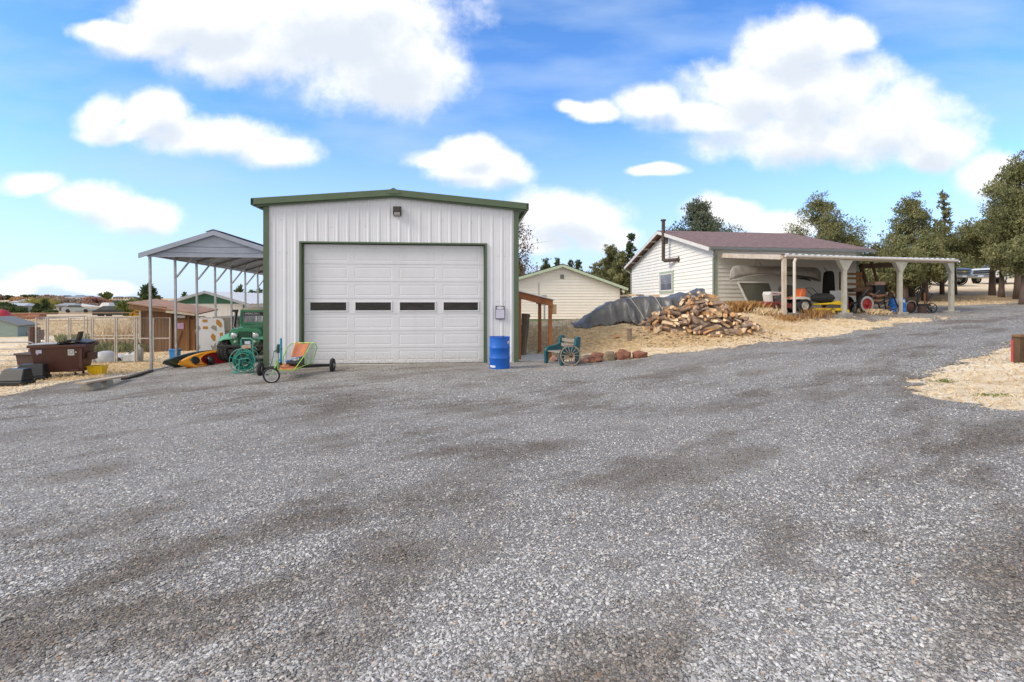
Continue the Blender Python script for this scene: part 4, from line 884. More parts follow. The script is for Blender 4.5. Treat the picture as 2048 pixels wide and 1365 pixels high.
mb = MB(); rs = random.Random(5)
for i in range(16):
    t = -.13+.26*(i % 8)/7; r_ = (.20 if i < 8 else .255)+rs.uniform(-.012,.02); tl = Vector((rs.uniform(-.09,.09), 0, rs.uniform(-.09,.09))); mb.ring(c+dx*t+Vector((0,0,rs.uniform(-.02,.01))), dx+tl, r_, .013, 30, 7)
mb.ring(c+dx*.0, dx, .13, .014, 24, 6); mb.build('hose_coil', hosec, hr, smooth='all')
mb = MB(); mb.lathe([(0,-.15),(.11,-.15),(.11,.15),(0,.15)], 16, c, dx); mb.build('hub', mat('dark_teal', (.02,.09,.08), .6), hr)
mb = MB()
mb.tube([(-.25,-.02,.38),(-.24,-.05,.02),(-.26,-.08,.0),(-.05,-.22,.0)], .016, 7); mb.tube([(.0,-.20,.42),(.0,-.22,.04),(-.2,-.24,.02)], .016, 7); mb.tube([(.0,-.2,.42),(.22,-.12,.45),(.27,-.06,.38),(.26,-.02,.02),(.10,-.1,.0),(.36,.02,.0)], .016, 7)
mb.tube([(-.5,.06,.01),(-.26,.02,.03),(-.22,.10,.52)], .015, 7); mb.tube([(.20,.10,.52),(.27,.05,.02)], .015, 7); mb.build('stand', teal, hr, smooth=True)
MB().prism([(-.17,.70),(.14,.72),(.15,.83),(-.16,.80)], .08, .11).build('tray', mat('rusty_orange_tray', (.42,.13,.06), .6, 0, .5, 8, col2=(.30,.34,.30)), hr)
MB().prism([(-.06,.83),(.12,.84),(.12,.93),(-.07,.92)], .085, .10).build('label_plate', mat('pale_blue_plate', (.40,.46,.56), .5), hr)
mb = MB(); mb.tube([(.2,-.05,.55),(.30,-.08,.72),(.42,-.1,.78),(.50,-.1,.70)], .012, 7); mb.build('hose_tail', hosec, hr, smooth=True)
# ---- green off-roader
jg = mat('green_car_paint', (.028,.20,.09), .3, 0, .1, 1.5, coat=.4); jg2 = mat('faded_mint_fender', (.11,.36,.23), .4, 0, .12, 2); jd = mat('dark_slot', (.004,.01,.006), .9)
q = P(491.4, 727, 17.6); JZ = TZ(q.x, q.y)+.0; je = thing('off_road_car', 'green vintage open-fendered off-road car parked under the steel carport', 'car', (q.x, q.y, JZ), TH)
# body tub
mb = MB(); secs = []
def sec(y, hw, zb, zt, r=.08):
    return [(-hw,y,zb),(hw,y,zb),(hw,y,zt-r),(hw-r,y,zt),(-hw+r,y,zt),(-hw,y,zt-r)]
mb.loft([sec(1.30,.76,.58,1.28,.03), sec(3.45,.78,.58,1.28,.03)]); mb.build('body', jg, je, bevel=.02)
mb = MB(); hs_ = []
for (y, hw, z) in ((.0,.50,1.20),(.12,.53,1.235),(.7,.60,1.26),(1.3,.70,1.28)):
    hs_.append([(-hw,y,z-.26),(-hw,y,z-.10),(-hw*.86,y,z-.03),(-hw*.45,y,z+.005),(hw*.45,y,z+.005),(hw*.86,y,z-.03),(hw,y,z-.10),(hw,y,z-.26)])
mb.loft(hs_); mb.build('hood', jg, je, smooth=True)
mb = MB(); poly = [(-.42,.60),(.42,.60),(.47,.68),(.53,.80),(.55,.95),(.54,1.07),(.48,1.17),(.38,1.205),(-.38,1.205),(-.48,1.17),(-.54,1.07),(-.55,.95),(-.53,.80),(-.47,.68)]
mb.prism(poly, -.05, .03); gr = mb.build('grille', jg, je, bevel=.015)
for i in range(7):
    x = -.205+i*.068; MB().prism([(x-.021,.66),(x+.021,.66),(x+.021,1.09),(x+.012,1.105),(x-.012,1.105),(x-.021,1.09)], -.054, -.048).build('slot', jd, gr)
for s in (-1, 1):
    c = Vector((s*.365,-.05,.955)); mb = MB(); mb.lathe([(.135,.0),(.135,-.02),(.12,-.035),(.108,-.03)], 24, c, (0,1,0)); hl = mb.build('headlight', jg, je, smooth=True)
    mb = MB(); mb.lathe([(.108,-.028),(.10,-.04),(.07,-.055),(0,-.062)], 24, c, (0,1,0)); mb.build('lens', mat('headlight_lens', (.55,.56,.58), .12, .4, .3, 8), hl, smooth='all')
    mb = MB(); mb.lathe([(.055,0),(.055,-.02),(.03,-.035),(0,-.04)], 16, c+Vector((-s*.04,-.0,-.22)), (0,1,0)); mb.build('marker_light', mat('pale_lens', (.36,.42,.32), .3), je, smooth='all')
    # fender
    mb = MB(); sc_ = []
    for (y, z) in ((-.10,.84),(.0,.93),(.15,1.0),(.4,1.03),(.8,1.03),(1.15,.96),(1.35,.62)):
        sc_.append([(s*.42,y,z+.04),(s*.55,y,z+.03),(s*.72,y,z-.0),(s*.86,y,z-.07),(s*.90,y,z-.17),(s*.88,y,z-.17),(s*.84,y,z-.09),(s*.70,y,z-.03),(s*.42,y,z)])
    mb.loft(sc_); mb.build('fender', jg2, je, smooth=True)
    for wy in (.42, 2.75):
        c = Vector((s*.80, wy, .44)); mb = MB(); mb.lathe([(.22,-.17),(.33,-.19),(.41,-.175),(.445,-.13),(.45,0),(.445,.13),(.41,.175),(.33,.19),(.22,.17)], 36, c, (1,0,0)); w = mb.build('wheel', mat('dusty_rubber', (.05,.048,.046), .9, 0, .3, 8), je, smooth='all')
        mb = MB()
        for i in range(30):
            a = 2*PI*i/30
            for (xx, ww) in ((-.12,.08),(0,.08),(.12,.08)):
                aa = a+(.1 if xx == 0 else 0); mb.box((c.x+xx, c.y+math.sin(aa)*.452, c.z+math.cos(aa)*.452), (ww,.055,.022), M=Matrix.Rotation(-aa,3,'X'))
        mb.build('tread', mat('dusty_tread', (.075,.07,.066), .9, 0, .3, 8), w)
        MB().lathe([(0,-.1),(.10,-.1),(.14,-.05),(.22,-.09),(.22,.09),(.14,.05),(.10,.1),(0,.1)], 20, c, (1,0,0)).build('rim', black_metal, w, smooth=True)
MB().bx(-.84,.84,-.30,-.2,.55,.65).build('bumper', mat('dark_bumper', (.03,.03,.032), .5, .3), je, bevel=.015)
mb = MB(); mb.bx(-.45,.45,-.3,.3,.36,.50); mb.bx(-.38,-.28,.0,3.2,.45,.58); mb.bx(.28,.38,0,3.2,.45,.58); mb.cyl((-.75,.42,.43),(.75,.42,.43),.05,8); mb.build('chassis', black_metal, je)
MB().lathe([(.055,0),(.055,-.04),(.02,-.06),(0,-.06)], 14, (.22,-.32,.58), (0,1,0)).build('red_lamp', mat('red_lens', (.5,.01,.01), .3), je)
# windshield
def wframe(w, z0, z1, y0, y1, t, mb):
    for s in (-1,1): mb.bar((s*(w-t/2), y0, z0), (s*(w-t/2), y1, z1), t, .06, (0,1,0))
    mb.bar((-w,y0,z0+t/2),(w,y0,z0+t/2),.05,t); mb.bar((-w,y1,z1-t/2),(w,y1,z1-t/2),.05,t)
mb = MB(); wframe(.78, 1.28, 1.83, 1.36, 1.44, .085, mb); wf = mb.build('windshield_frame', jg, je, bevel=.01)
mb = MB(); mb.add([(-.70,1.37,1.36),(.70,1.37,1.36),(.70,1.43,1.75),(-.70,1.43,1.75)], [(0,1,2,3)]); mb.build('windshield', mat('windshield_reflection', (.30,.31,.34), .12, 0, .4, 2.2, col2=(.06,.065,.07), stretch=(2.5,1,.6), spec=.8), wf)
mb = MB(); mb.add([(-.66,1.402,1.62),(.70,1.402,1.62),(.70,1.422,1.75),(-.66,1.422,1.75)], [(0,1,2,3)]); vz = mb.build('visor_strip', mat('black_visor', (.008,.008,.01), .5), wf)
text_mesh('AMERICAN L', .105, 'lettering', mat('white_lettering', (.72,.72,.74), .5), je, (-.62,1.388,1.69), (R(88),0,0), .001, 'LEFT', .93)
mb = MB(); 
for x in (-.19,.02): mb.bar((x,1.372,1.42),(x,1.40,1.60),.035,.004,(0,1,0))
mb.build('reflection_bar', mat('pale_reflection',(.62,.63,.66),.4), wf)  # pale bars on the glass, a reflection put in as colour
mb = MB(); mb.loft([[(-.78,y,1.82),(.78,y,1.82),(.76,y,1.90+dz),(-.76,y,1.90+dz)] for y, dz in ((1.42,0),(2.4,.03),(3.4,0))]); mb.build('soft_top', mat('cream_soft_top', (.50,.48,.36), .8, 0, .1), je, bevel=.02)
MB().bx(-.76,.76,3.36,3.42,1.26,1.82).build('rear_curtain', mat('dark_canvas', (.03,.03,.03), .9), je)
mb = MB(); mb.tube([(-.68,.85,1.10),(-.80,.95,1.22),(-.84,1.15,1.55),(-.85,1.25,1.78),(-.90,1.25,1.80)], [.05,.05,.05,.055,.06], 10); mb.bx(-.97,-.80,1.18,1.30,1.76,1.85); mb.build('snorkel', black_plastic, je, smooth=True)
mb = MB(); mb.tube([(-.76,1.33,1.35),(-.95,1.30,1.33)], .012, 6); mb.ball((-.98,1.30,1.35), (.05,.02,.07)); mb.build('mirror', black_metal, je)
mb = MB(); mb.tube([(.35,-.15,.62),(.5,-.28,.75),(.62,-.28,.72),(.70,-.25,.55),(.60,-.28,.35)], .02, 6); mb.ring((.55,-.36,.55),(0,1,.2),.09,.022,16,6); mb.tube([(.38,-.36,.3),(.5,-.38,.6),(.6,-.38,.5)], .02, 6); mb.build('winch_cable', mat('rusty_dark', (.10,.07,.045), .6, .3, .4, 8), je, smooth=True)
# ---- kayaks
def kayak(name, label, L, w, hgt, m, deck, loc, rz, tilt, open0, open1, par=None):
    k = thing(name, label, 'kayak', loc, rz); k.rotation_euler = (0, tilt[1], rz); k.rotation_euler = Matrix.Rotation(rz, 3, 'Z').to_4x4().to_euler() if False else (tilt[0], tilt[1], rz)
    n = 26; secs = []; hi = []
    def hw(t): return w/2*max(.02, math.sin(PI*min(max(t,0),1)))**.72
    def dz(t): return hgt*(.62+.38*abs(2*t-1)**2.2)
    mbh = MB(); rows = []
    for i in range(n+1):
        t = i/n; x = (t-.5)*L; a = hw(t); top = dz(t); kz = hgt*.55*max(0, abs(2*t-1)-.72)/.28*.9; row = []
        for j in range(13):
            u = -1+2*j/12; row.append((x, a*math.copysign(abs(u)**.8, u), kz+(top-.05-kz)*abs(u)**2.6))
        rows.append(row)
    mbh.loft(rows, closed=False, caps=False); hull = mbh.build('hull', m, k, smooth='all', solid=.012)
    mbd = MB()
    rows = []
    cx = (open0+open1)/2; cl = (open1-open0)/2
    for i in range(n*2+1):
        t = i/(n*2); x = (t-.5)*L; a = hw(t); top = dz(t)-.05; row = []
        q_ = abs(t-cx)/cl; inner = (math.sqrt(max(0,1-q_**2.6))*.74) if q_ < 1 else 0
        for s in (-1, 1):
            for j in range(6):
                u = inner+(1-inner)*(j/5); row.append((x, s*a*u, top+.07*(1-u*u)*(.6+.4*min(1, abs(2*t-1)*1.5)))) if s > 0 else row.insert(0, (x, s*a*u, top+.07*(1-u*u)*(.6+.4*min(1, abs(2*t-1)*1.5))))
        rows.append(row)
    vs = [v for r_ in rows for v in r_]; fs = []
    for i in range(len(rows)-1):
        for j in range(11):
            if j == 5: continue
            fs.append((i*12+j, i*12+j+1, (i+1)*12+j+1, (i+1)*12+j))
    mbd.add(vs, fs); mbd.build('deck', deck, k, smooth='all', solid=.01)
    pts = []
    for i in range(40):
        a_ = 2*PI*i/40; t = cx+cl*math.cos(a_)*.99; ax2 = hw(t); q_ = abs(t-cx)/cl; inner = math.sqrt(max(0,1-q_**2.6))*.74; pts.append(((t-.5)*L, math.copysign(ax2*inner, math.sin(a_)) if inner > 0 else 0, dz(t)+.015))
    MB().tube(pts, .014, 6, closed=True).build('cockpit_rim', deck, k, smooth='all')
    return k, hw, dz
ylw = mat('yellow_orange_plastic', (.86,.46,.02), .35, 0, .2, 1.1, col2=(.82,.27,.02), coat=.2); dgk = mat('dark_green_plastic', (.02,.045,.04), .3, 0, .25, 1.5, coat=.3); drk = mat('dark_charcoal_plastic', (.012,.018,.02), .4, 0, .2, 3)
q = P(405, 729, 16.35); z0 = TZ(q.x, q.y)
ka, hw, dz = kayak('kayak', 'orange and yellow kayak with red cockpit tilted on its side by the carport', 2.7, .78, .38, ylw, ylw, (-10.36, 17.52, z0+.04), R(62), (R(56),0,0), .25, .70)
red = mat('crimson_plastic', (.33,.008,.018), .5, 0, .2, 4)
mb = MB(); rows = []
for i in range(11):
    t = .26+.43*i/10; a = hw(t)*.80; rows.append([((t-.5)*2.7, a*u, .05+(dz(t)-.10)*abs(u)**3) for u in np.linspace(-1,1,9)])
mb.loft(rows, closed=False, caps=False); mb.build('cockpit_liner', red, ka, smooth='all', solid=.006)
MB().ball((-.32,0,.22),(.12,.16,.13)).build('seat', drk, ka, smooth='all'); 
MB().lathe([(0,.02),(.12,.02),(.14,.0),(.14,-.02)], 20, (-.88,0,.36)).build('hatch_cover', drk, ka, smooth=True)
mb = MB(); mb.tube([(-.92,-.14,.31),(-.80,-.17,.33),(-.5,-.22,.32)], .008, 5); mb.tube([(-.92,.14,.31),(-.80,.17,.33),(-.5,.22,.32)], .008, 5); mb.box((-1.05,.03,.33),(.07,.05,.02)); mb.box((-.45,-.22,.33),(.08,.04,.02)); mb.build('bungee_cord', black_metal, ka)
kb, hw, dz = kayak('kayak', 'dark green kayak lying tilted behind the orange kayak', 3.1, .74, .36, dgk, dgk, (-10.84, 17.85, z0+.03), R(60), (R(54),0,0), .42, .72)
mb = MB(); mb.box((-.9,0,.33),(.25,.2,.02)); mb.tube([(-1.3,-.05,.35),(-.9,-.16,.34),(-.6,-.2,.33)], .01, 5); mb.tube([(-1.3,.05,.35),(-.9,.16,.34),(-.6,.2,.33)], .01, 5); mb.build('bungee_cord', black_metal, kb)
# ---- plastic chair-bench and wagon wheel
tealp = mat('teal_plastic', (.012,.10,.125), .45, 0, .2, 3, .2, 12); grw = mat('grey_wood', (.33,.30,.27), .85, 0, .3, 4, .3, 30, col2=(.20,.17,.14))
q = P(1124, 731, 14.9); bn = thing('garden_bench', 'teal plastic garden bench with grey slats beside the porch', 'bench', (q.x, q.y, TZ(q.x, q.y)-.0), R(28))
for y in (-.42, .42):
    mb = MB(); mb.prism([(-.34,0),(-.24,0),(-.22,.30),(-.05,.34),(.18,.36),(.20,0),(.30,0),(.31,.40),(.36,.80),(.30,.84),(.19,.82),(.15,.60),(.08,.56),(-.22,.52),(-.30,.46),(-.36,.38)], y-.05, y+.05); mb.build('end_frame', tealp, bn, bevel=.02)
mb = MB()
for i in range(4): mb.bx(-.27+i*.12,-.17+i*.12,-.40,.40,.355,.385)
mb.build('seat', grw, bn, bevel=.006)
mb = MB()
for z in (.55,.70): mb.bar((.22+(z-.5)*.15,-.40,z),(.22+(z-.5)*.15,.40,z),.03,.10)
mb.build('backrest', grw, bn, bevel=.006)
wood_w = mat('weathered_wheel_wood', (.30,.25,.20), .85, 0, .35, 8, .4, 40, col2=(.13,.095,.07))
q = P(1141, 734, 14.25); ww = thing('wagon_wheel', 'weathered wooden wagon wheel leaning against the teal garden bench', 'wheel', (q.x, q.y, TZ(q.x, q.y)), R(-3)); ww.rotation_euler = (R(-9), 0, R(-6))
c = Vector((0,0,.31)); mb = MB()
mb.lathe([(.262,-.022),(.298,-.022),(.298,.022),(.262,.022),(.262,-.022)], 40, c, (0,1,0)); mb.build('rim', wood_w, ww, smooth=True)
MB().lathe([(.298,-.024),(.307,-.024),(.307,.024),(.298,.024)], 40, c, (0,1,0)).build('iron_tyre', mat('rusty_iron', (.09,.055,.04), .8, .3, .4, 8), ww, smooth=True)
MB().lathe([(0,-.07),(.03,-.07),(.045,-.05),(.06,-.02),(.06,.03),(.04,.06),(0,.06)], 14, c, (0,1,0)).build('hub', mat('dark_hub_wood', (.12,.085,.06), .9, 0, .3, 8), ww, smooth=True)
for i in range(14):
    a = 2*PI*i/14; d = Vector((math.cos(a),0,math.sin(a))); MB().tube([c+d*.04, c+d*.12, c+d*.268], [.014,.011,.013], 6).build('spoke', wood_w, ww, smooth='all')
# ---- rocks along the bank toe
rockr = mat('red_lava_rock', (.30,.13,.085), .95, 0, .4, 5, 1.0, 22, col2=(.17,.075,.05)); rockt = mat('tan_rock', (.30,.24,.16), .95, 0, .35, 5, 1.0, 18, col2=(.16,.12,.08)); rockp = mat('pinkish_rock', (.38,.22,.18), .9, 0, .3, 4, .7, 18)
def rock(px, py, D, w, h, d, m, label, seed, rz=0):
    q = P(px, py, D); rr = random.Random(seed); n, mm = 16, 10; mb = MB(); vs = []
    hs = [(rr.uniform(.5,2.5), rr.uniform(0,6), rr.uniform(.5,2.5), rr.uniform(0,6)) for _ in range(4)]
    for i in range(mm+1):
        th = PI*i/mm
        for k in range(n):
            a = 2*PI*k/n; v = Vector((math.sin(th)*math.cos(a), math.sin(th)*math.sin(a), math.cos(th))); f = 1
            for (a1, p1, a2, p2) in hs: f += .10*math.sin(a1*3*v.x+p1)*math.sin(a2*3*v.z+p2+v.y*2)
            f += rr.uniform(-.03,.03) if 0 < i < mm else 0
            v = Vector((math.copysign(abs(v.x)**.95,v.x)*w/2, math.copysign(abs(v.y)**.95,v.y)*d/2, math.copysign(abs(v.z)**.95,v.z)*h*.62))*f; vs.append(v+Vector((0,0,h*.42)))
    mb.add(vs, [(i*n+k, (i+1)*n+k, (i+1)*n+(k+1) % n, i*n+(k+1) % n) for i in range(mm) for k in range(n)])
    o = mb.build('rock', m, loc=(q.x, q.y, TZ(q.x, q.y)-.02), rot=(rr.uniform(-.1,.1), rr.uniform(-.1,.1), rz), smooth=True); tag(o, label, 'rock', 'rocks along the foot of the bank'); return o
rock(1190,727,14.9,.42,.24,.35,rockr,'dark red rock nearest the gravel, right of the wagon wheel',1)
rock(1170,725,14.95,.34,.20,.3,rockp,'pinkish rock peeking out just behind the wagon wheel',2)
rock(1196,716,15.4,.50,.26,.36,rockr,'smooth brick-red rock behind the front red rock',3)
rock(1219,720,15.2,.40,.30,.34,rockt,'tan lichen-spotted rock in the middle of the rock row',4)
rock(1246,718,15.25,.54,.30,.38,rockr,'pointed red lava rock second from the right end of the row',5,.2)
rock(1280,713,15.3,.52,.24,.34,rockr,'low pitted red rock at the right end of the row',6,-.1)
rock(1176,712,15.7,.36,.16,.28,rockt,'small tan rock under the flat slab stone',8)
rock(1190,704,16.0,.66,.11,.36,mat('pale_slab_rock', (.42,.36,.33), .9, 0, .3, 4, .7, 18),'flat pale slab stone lying on top of the rock group',7)
rock(1108,722,15.6,.26,.18,.24,rockp,'small brown rock under the garden bench',9)
# wooden crate post at right frame edge
q = P(2042, 737, 9.9); cr = thing('timber_planter', 'weathered timber box with dark rotten corner at the right edge on the straw', 'planter', (q.x, q.y, TZ(q.x, q.y)), R(12))
wbox = mat('weathered_timber', (.26,.15,.075), .85, 0, .35, 2, .4, 22, stretch=(.3,1,3), col2=(.13,.075,.04))
MB().bx(-.14,-.0,-.07,.07,-.05,.52).build('corner_post', mat('dark_rotten_timber', (.10,.058,.032), .9, 0, .4, 5, .4, 20), cr, bevel=.012)
for i in range(2): MB().bx(-.01,.9,-.05,.0,.0+i*.245,.235+i*.245).build('side_board', wbox, cr, bevel=.008)
MB().bx(-.16,.9,-.09,.06,.50,.55).build('top_cap', wbox, cr, bevel=.008)
MB().bx(-.150,-.139,.03,.072,.0,.44).build('red_strip', mat('red_paint_strip', (.42,.06,.05), .6, 0, .3, 8), cr)
# ================================================================ left yard
# ---- plank on blocks
q = P(205, 772, 12.9); zz = TZ(q.x, q.y); a_, b_ = P(161, 767, 12.1), P(250, 752, 13.9); bnch = thing('plank_bench', 'weathered plank laid on two concrete blocks at the gravel edge', 'bench', (q.x, q.y, zz))
k = lambda p: Vector((p.x-q.x, p.y-q.y, p.z-zz))
pk = mat('pale_plank', (.50,.40,.30), .85, 0, .25, 3, .3, 25, stretch=(1,.3,1)); MB().bar(k(a_), k(b_), .24, .045).build('plank', pk, bnch, bevel=.006)
gb = mat('grey_block', (.30,.285,.26), .95, 0, .25, 6, .5, 40)
for t, hgt in ((.22,.2),(.50,.2)):
    p = k(a_)+(k(b_)-k(a_))*t; z = TZ(q.x+p.x, q.y+p.y)-zz; MB().bx(p.x-.2,p.x+.16,p.y-.1,p.y+.1,z-.08,p.z-.03).build('block', gb, bnch, bevel=.012)
mb = MB(); p0, p1 = P(248,757,14.0), P(302,744,15.9); mb.bar((p0.x,p0.y,TZ(p0.x,p0.y)+.03),(p1.x,p1.y,TZ(p1.x,p1.y)+.03),.14,.09); o = mb.build('edging_timber', mat('dark_edging', (.06,.05,.045), .9, 0, .3, 5)); tag(o, 'dark edging timber on the ground between plank bench and carport post', 'timber')
# ---- brown dumpster
dbr = mat('brown_dumpster_steel', (.085,.032,.024), .5, .1, .2, 2.5, .1, 12); q = P(128, 752, 15.2); dp = thing('dumpster', 'brown steel dumpster on casters with half-open black lids', 'dumpster', (q.x, q.y, TZ(q.x, q.y)), R(16)); dp.scale = (.80,.62,1.0)
def dsec(z, x0, x1, y0, y1): return [(x0,y0,z),(x1,y0,z),(x1,y1,z),(x0,y1,z)]
mb = MB(); mb.loft([dsec(.16,-.70,.70,-.36,.36), dsec(.50,-.78,.76,-.44,.42), dsec(.96,-.88,.84,-.52,.50)]); bd_ = mb.build('bin_body', dbr, dp, bevel=.012)
mb = MB(); mb.bx(-.93,.90,-.57,-.50,.90,.98); mb.bx(-.93,.90,.49,.56,.92,1.0); mb.bx(.84,.90,-.5,.5,.90,.98); mb.bx(-.93,-.87,-.5,.5,.90,.98)
mb.build('rim', dbr, dp, bevel=.01)
MB().bx(.70,.78,-.60,-.52,.30,.85).build('fork_pocket', dbr, dp, bevel=.01)
MB().bx(-.02+.86,.98,-.32,.30,.5,.72).build('fork_pocket', dbr, dp, bevel=.01)
mb = MB(); mb.prism([(-.90,.985),(.05,1.01),(.05,1.04),(-.90,1.01)], -.56, .5); mb.build('lid', mat('pale_worn_lid', (.42,.42,.42), .5, 0, .3, 5), dp, label='worn pale left lid')
mb = MB(); mb.prism([(.0,1.02),(.4,1.10),(.93,1.02),(.93,1.05),(.4,1.14),(.0,1.06)], -.58, .5); mb.build('lid', black_plastic, dp, label='black bowed right lid')
mb = MB(); mb.prism([(.42,1.0),(.54,1.36),(.62,1.36),(.50,1.0)], -.25, .05); mb.build('lid_prop', mat('dark_brown_board', (.07,.045,.035), .8), dp)
for (x, y) in ((-.62,-.42),(.50,-.42),(-.6,.3),(.5,.3)):
    MB().prism([(x-.13,.20),(x+.13,.20),(x+.15,.235),(x-.11,.235)], y-.12, y+.10).build('caster_plate', dbr, dp); MB().lathe([(0,-.025),(.07,-.025),(.075,0),(.07,.025),(0,.025)], 16, (x+.02,y-.02,.085), (1,.2,0)).build('caster', black_rubber, dp, smooth=True)
st = MB(); f = lambda z: -.44-(z-.50)*.174
def dface(mb, x0, x1, z0, z1, off=.004): mb.add([(x0,f(z0)-off,z0),(x1,f(z0)-off,z0),(x1,f(z1)-off,z1),(x0,f(z1)-off,z1)], [(0,1,2,3)])
dface(st, -.68,-.50,.74,.84); dface(st,-.66,-.61,.70,.74); st.build('sticker', mat('pale_blue_sticker', (.52,.52,.66), .5, 0, .15, 20), dp)
st = MB(); dface(st, .30,.50,.66,.84); s_ = st.build('sticker', mat('white_label', (.62,.62,.60), .5), dp)
mb = MB(); zc = .765; 
pts = [(.40+.075*math.cos(a), f(zc+.035*math.sin(a))-.007, zc+.035*math.sin(a)) for a in np.linspace(0, 2*PI, 20, endpoint=False)]; mb.tube(pts, .007, 5, closed=True); mb.tube([(.31,f(.70)-.006,.70),(.49,f(.70)-.006,.70)], .004, 4)
mb.build('oval_logo', mat('dark_print', (.06,.07,.09), .6), s_)
st = MB(); dface(st, .53,.57,.735,.775); dface(st,.36,.44,.90,.93); st.build('sticker', mat('white_label', (.62,.62,.60), .5), dp)
# other brown bin behind
q = tank(64, 745, 16.4); mb = MB(); mb.loft([dsec(0,-.24,.24,-.2,.2), dsec(.62,-.30,.30,-.26,.26)]); mb.bx(-.33,.33,-.3,.3,.60,.66); o = mb.build('bin', mat('plum_brown_plastic', (.07,.04,.038), .6, 0, .2, 4), loc=q, bevel=.02); tag(o, 'small dark brown bin behind the left end of the dumpster', 'bin')
# ---- yellow tub
yel = mat('yellow_plastic', (.75,.50,.01), .4, 0, .12, 4); q = P(195, 750, 15.5); tb = thing('plastic_tub', 'bright yellow plastic tub on the straw beside the dumpster', 'tub', (q.x, q.y, TZ(q.x, q.y)), R(10)); tb.scale = (.84,.84,1)
mb = MB(); mb.loft([dsec(0,-.21,.21,-.14,.14), dsec(.27,-.255,.255,-.19,.19), dsec(.27,-.28,.28,-.21,.21), dsec(.29,-.28,.28,-.21,.21), dsec(.29,-.24,.24,-.17,.17), dsec(.03,-.2,.2,-.13,.13)]); mb.build('tub_shell', yel, tb, bevel=.008)
mb = MB()
for x in (-.15,-.05,.05,.15): mb.bx(x-.008,x+.008,-.185,-.16,.03,.25)
mb.build('rib', yel, tb)
# ---- black moulded steps
def steps(px, py, D, rz, sc, label):
    q = P(px, py, D); t = thing('plastic_step', label, 'steps', (q.x, q.y, TZ(q.x, q.y)), rz); s = sc
    MB().loft([dsec(0,-.45*s,.42*s,-.3*s,.3*s), dsec(.13*s,-.45*s,.42*s,-.3*s,.3*s)]).build('lower_step', black_plastic, t, bevel=.02)
    MB().loft([dsec(.13*s,-.40*s,.36*s,-.2*s,.3*s), dsec(.50*s,-.30*s,.30*s,-.02*s,.28*s)]).build('upper_step', black_plastic, t, bevel=.025)
    mb = MB()
    for i in range(4): mb.bx(.36*s,.43*s,(-.2+i*.12)*s,(-.16+i*.12)*s,.02,.12*s)
    mb.build('rib', black_metal, t); return t
steps(28, 762, 13.7, R(8), .86, 'low black plastic step block at the far left of the yard'); steps(62, 754, 14.5, R(25), .92, 'taller black plastic step block against the brown dumpster')
q = tank(36, 735, 15.6); mb = MB(); mb.ball((0,0,.12), (.26,.16,.16), 12, 8, .14, 3); o = mb.build('feed_bag', mat('white_sack', (.62,.62,.62), .6, 0, .1, 6), loc=q, smooth='all'); tag(o, 'crumpled white sack behind the black step blocks', 'bag')
# ---- tube gate
q = P(0, 748, 16.6); gz = TZ(q.x-.5, q.y); gt_ = thing('tube_gate', 'grey steel tube gate with rounded corner at the left edge', 'gate', (q.x, q.y, gz), TH); G = mat('grey_gate_tube', (.40,.38,.37), .45, .4, .25, 5)
mb = MB(); x1 = 1.05; mb.tube([(-2.4,0,1.02),(x1-.14,0,1.02),(x1-.04,0,.98),(x1,0,.88),(x1,0,.05)], .024, 8); mb.build('gate_frame', G, gt_, smooth=True)
for z in (.80,.59,.41,.23,.08): MB().tube([(-2.4,0,z),(x1,0,z)], .019, 8).build('rail', G, gt_, smooth=True)
mb = MB(); mb.tube([(x1-.01,0,.88),(x1+.01,0,.66)], .055, 8); mb.build('blue_wrap', mat('blue_cloth', (.10,.28,.50), .8, 0, .4, 10), gt_)
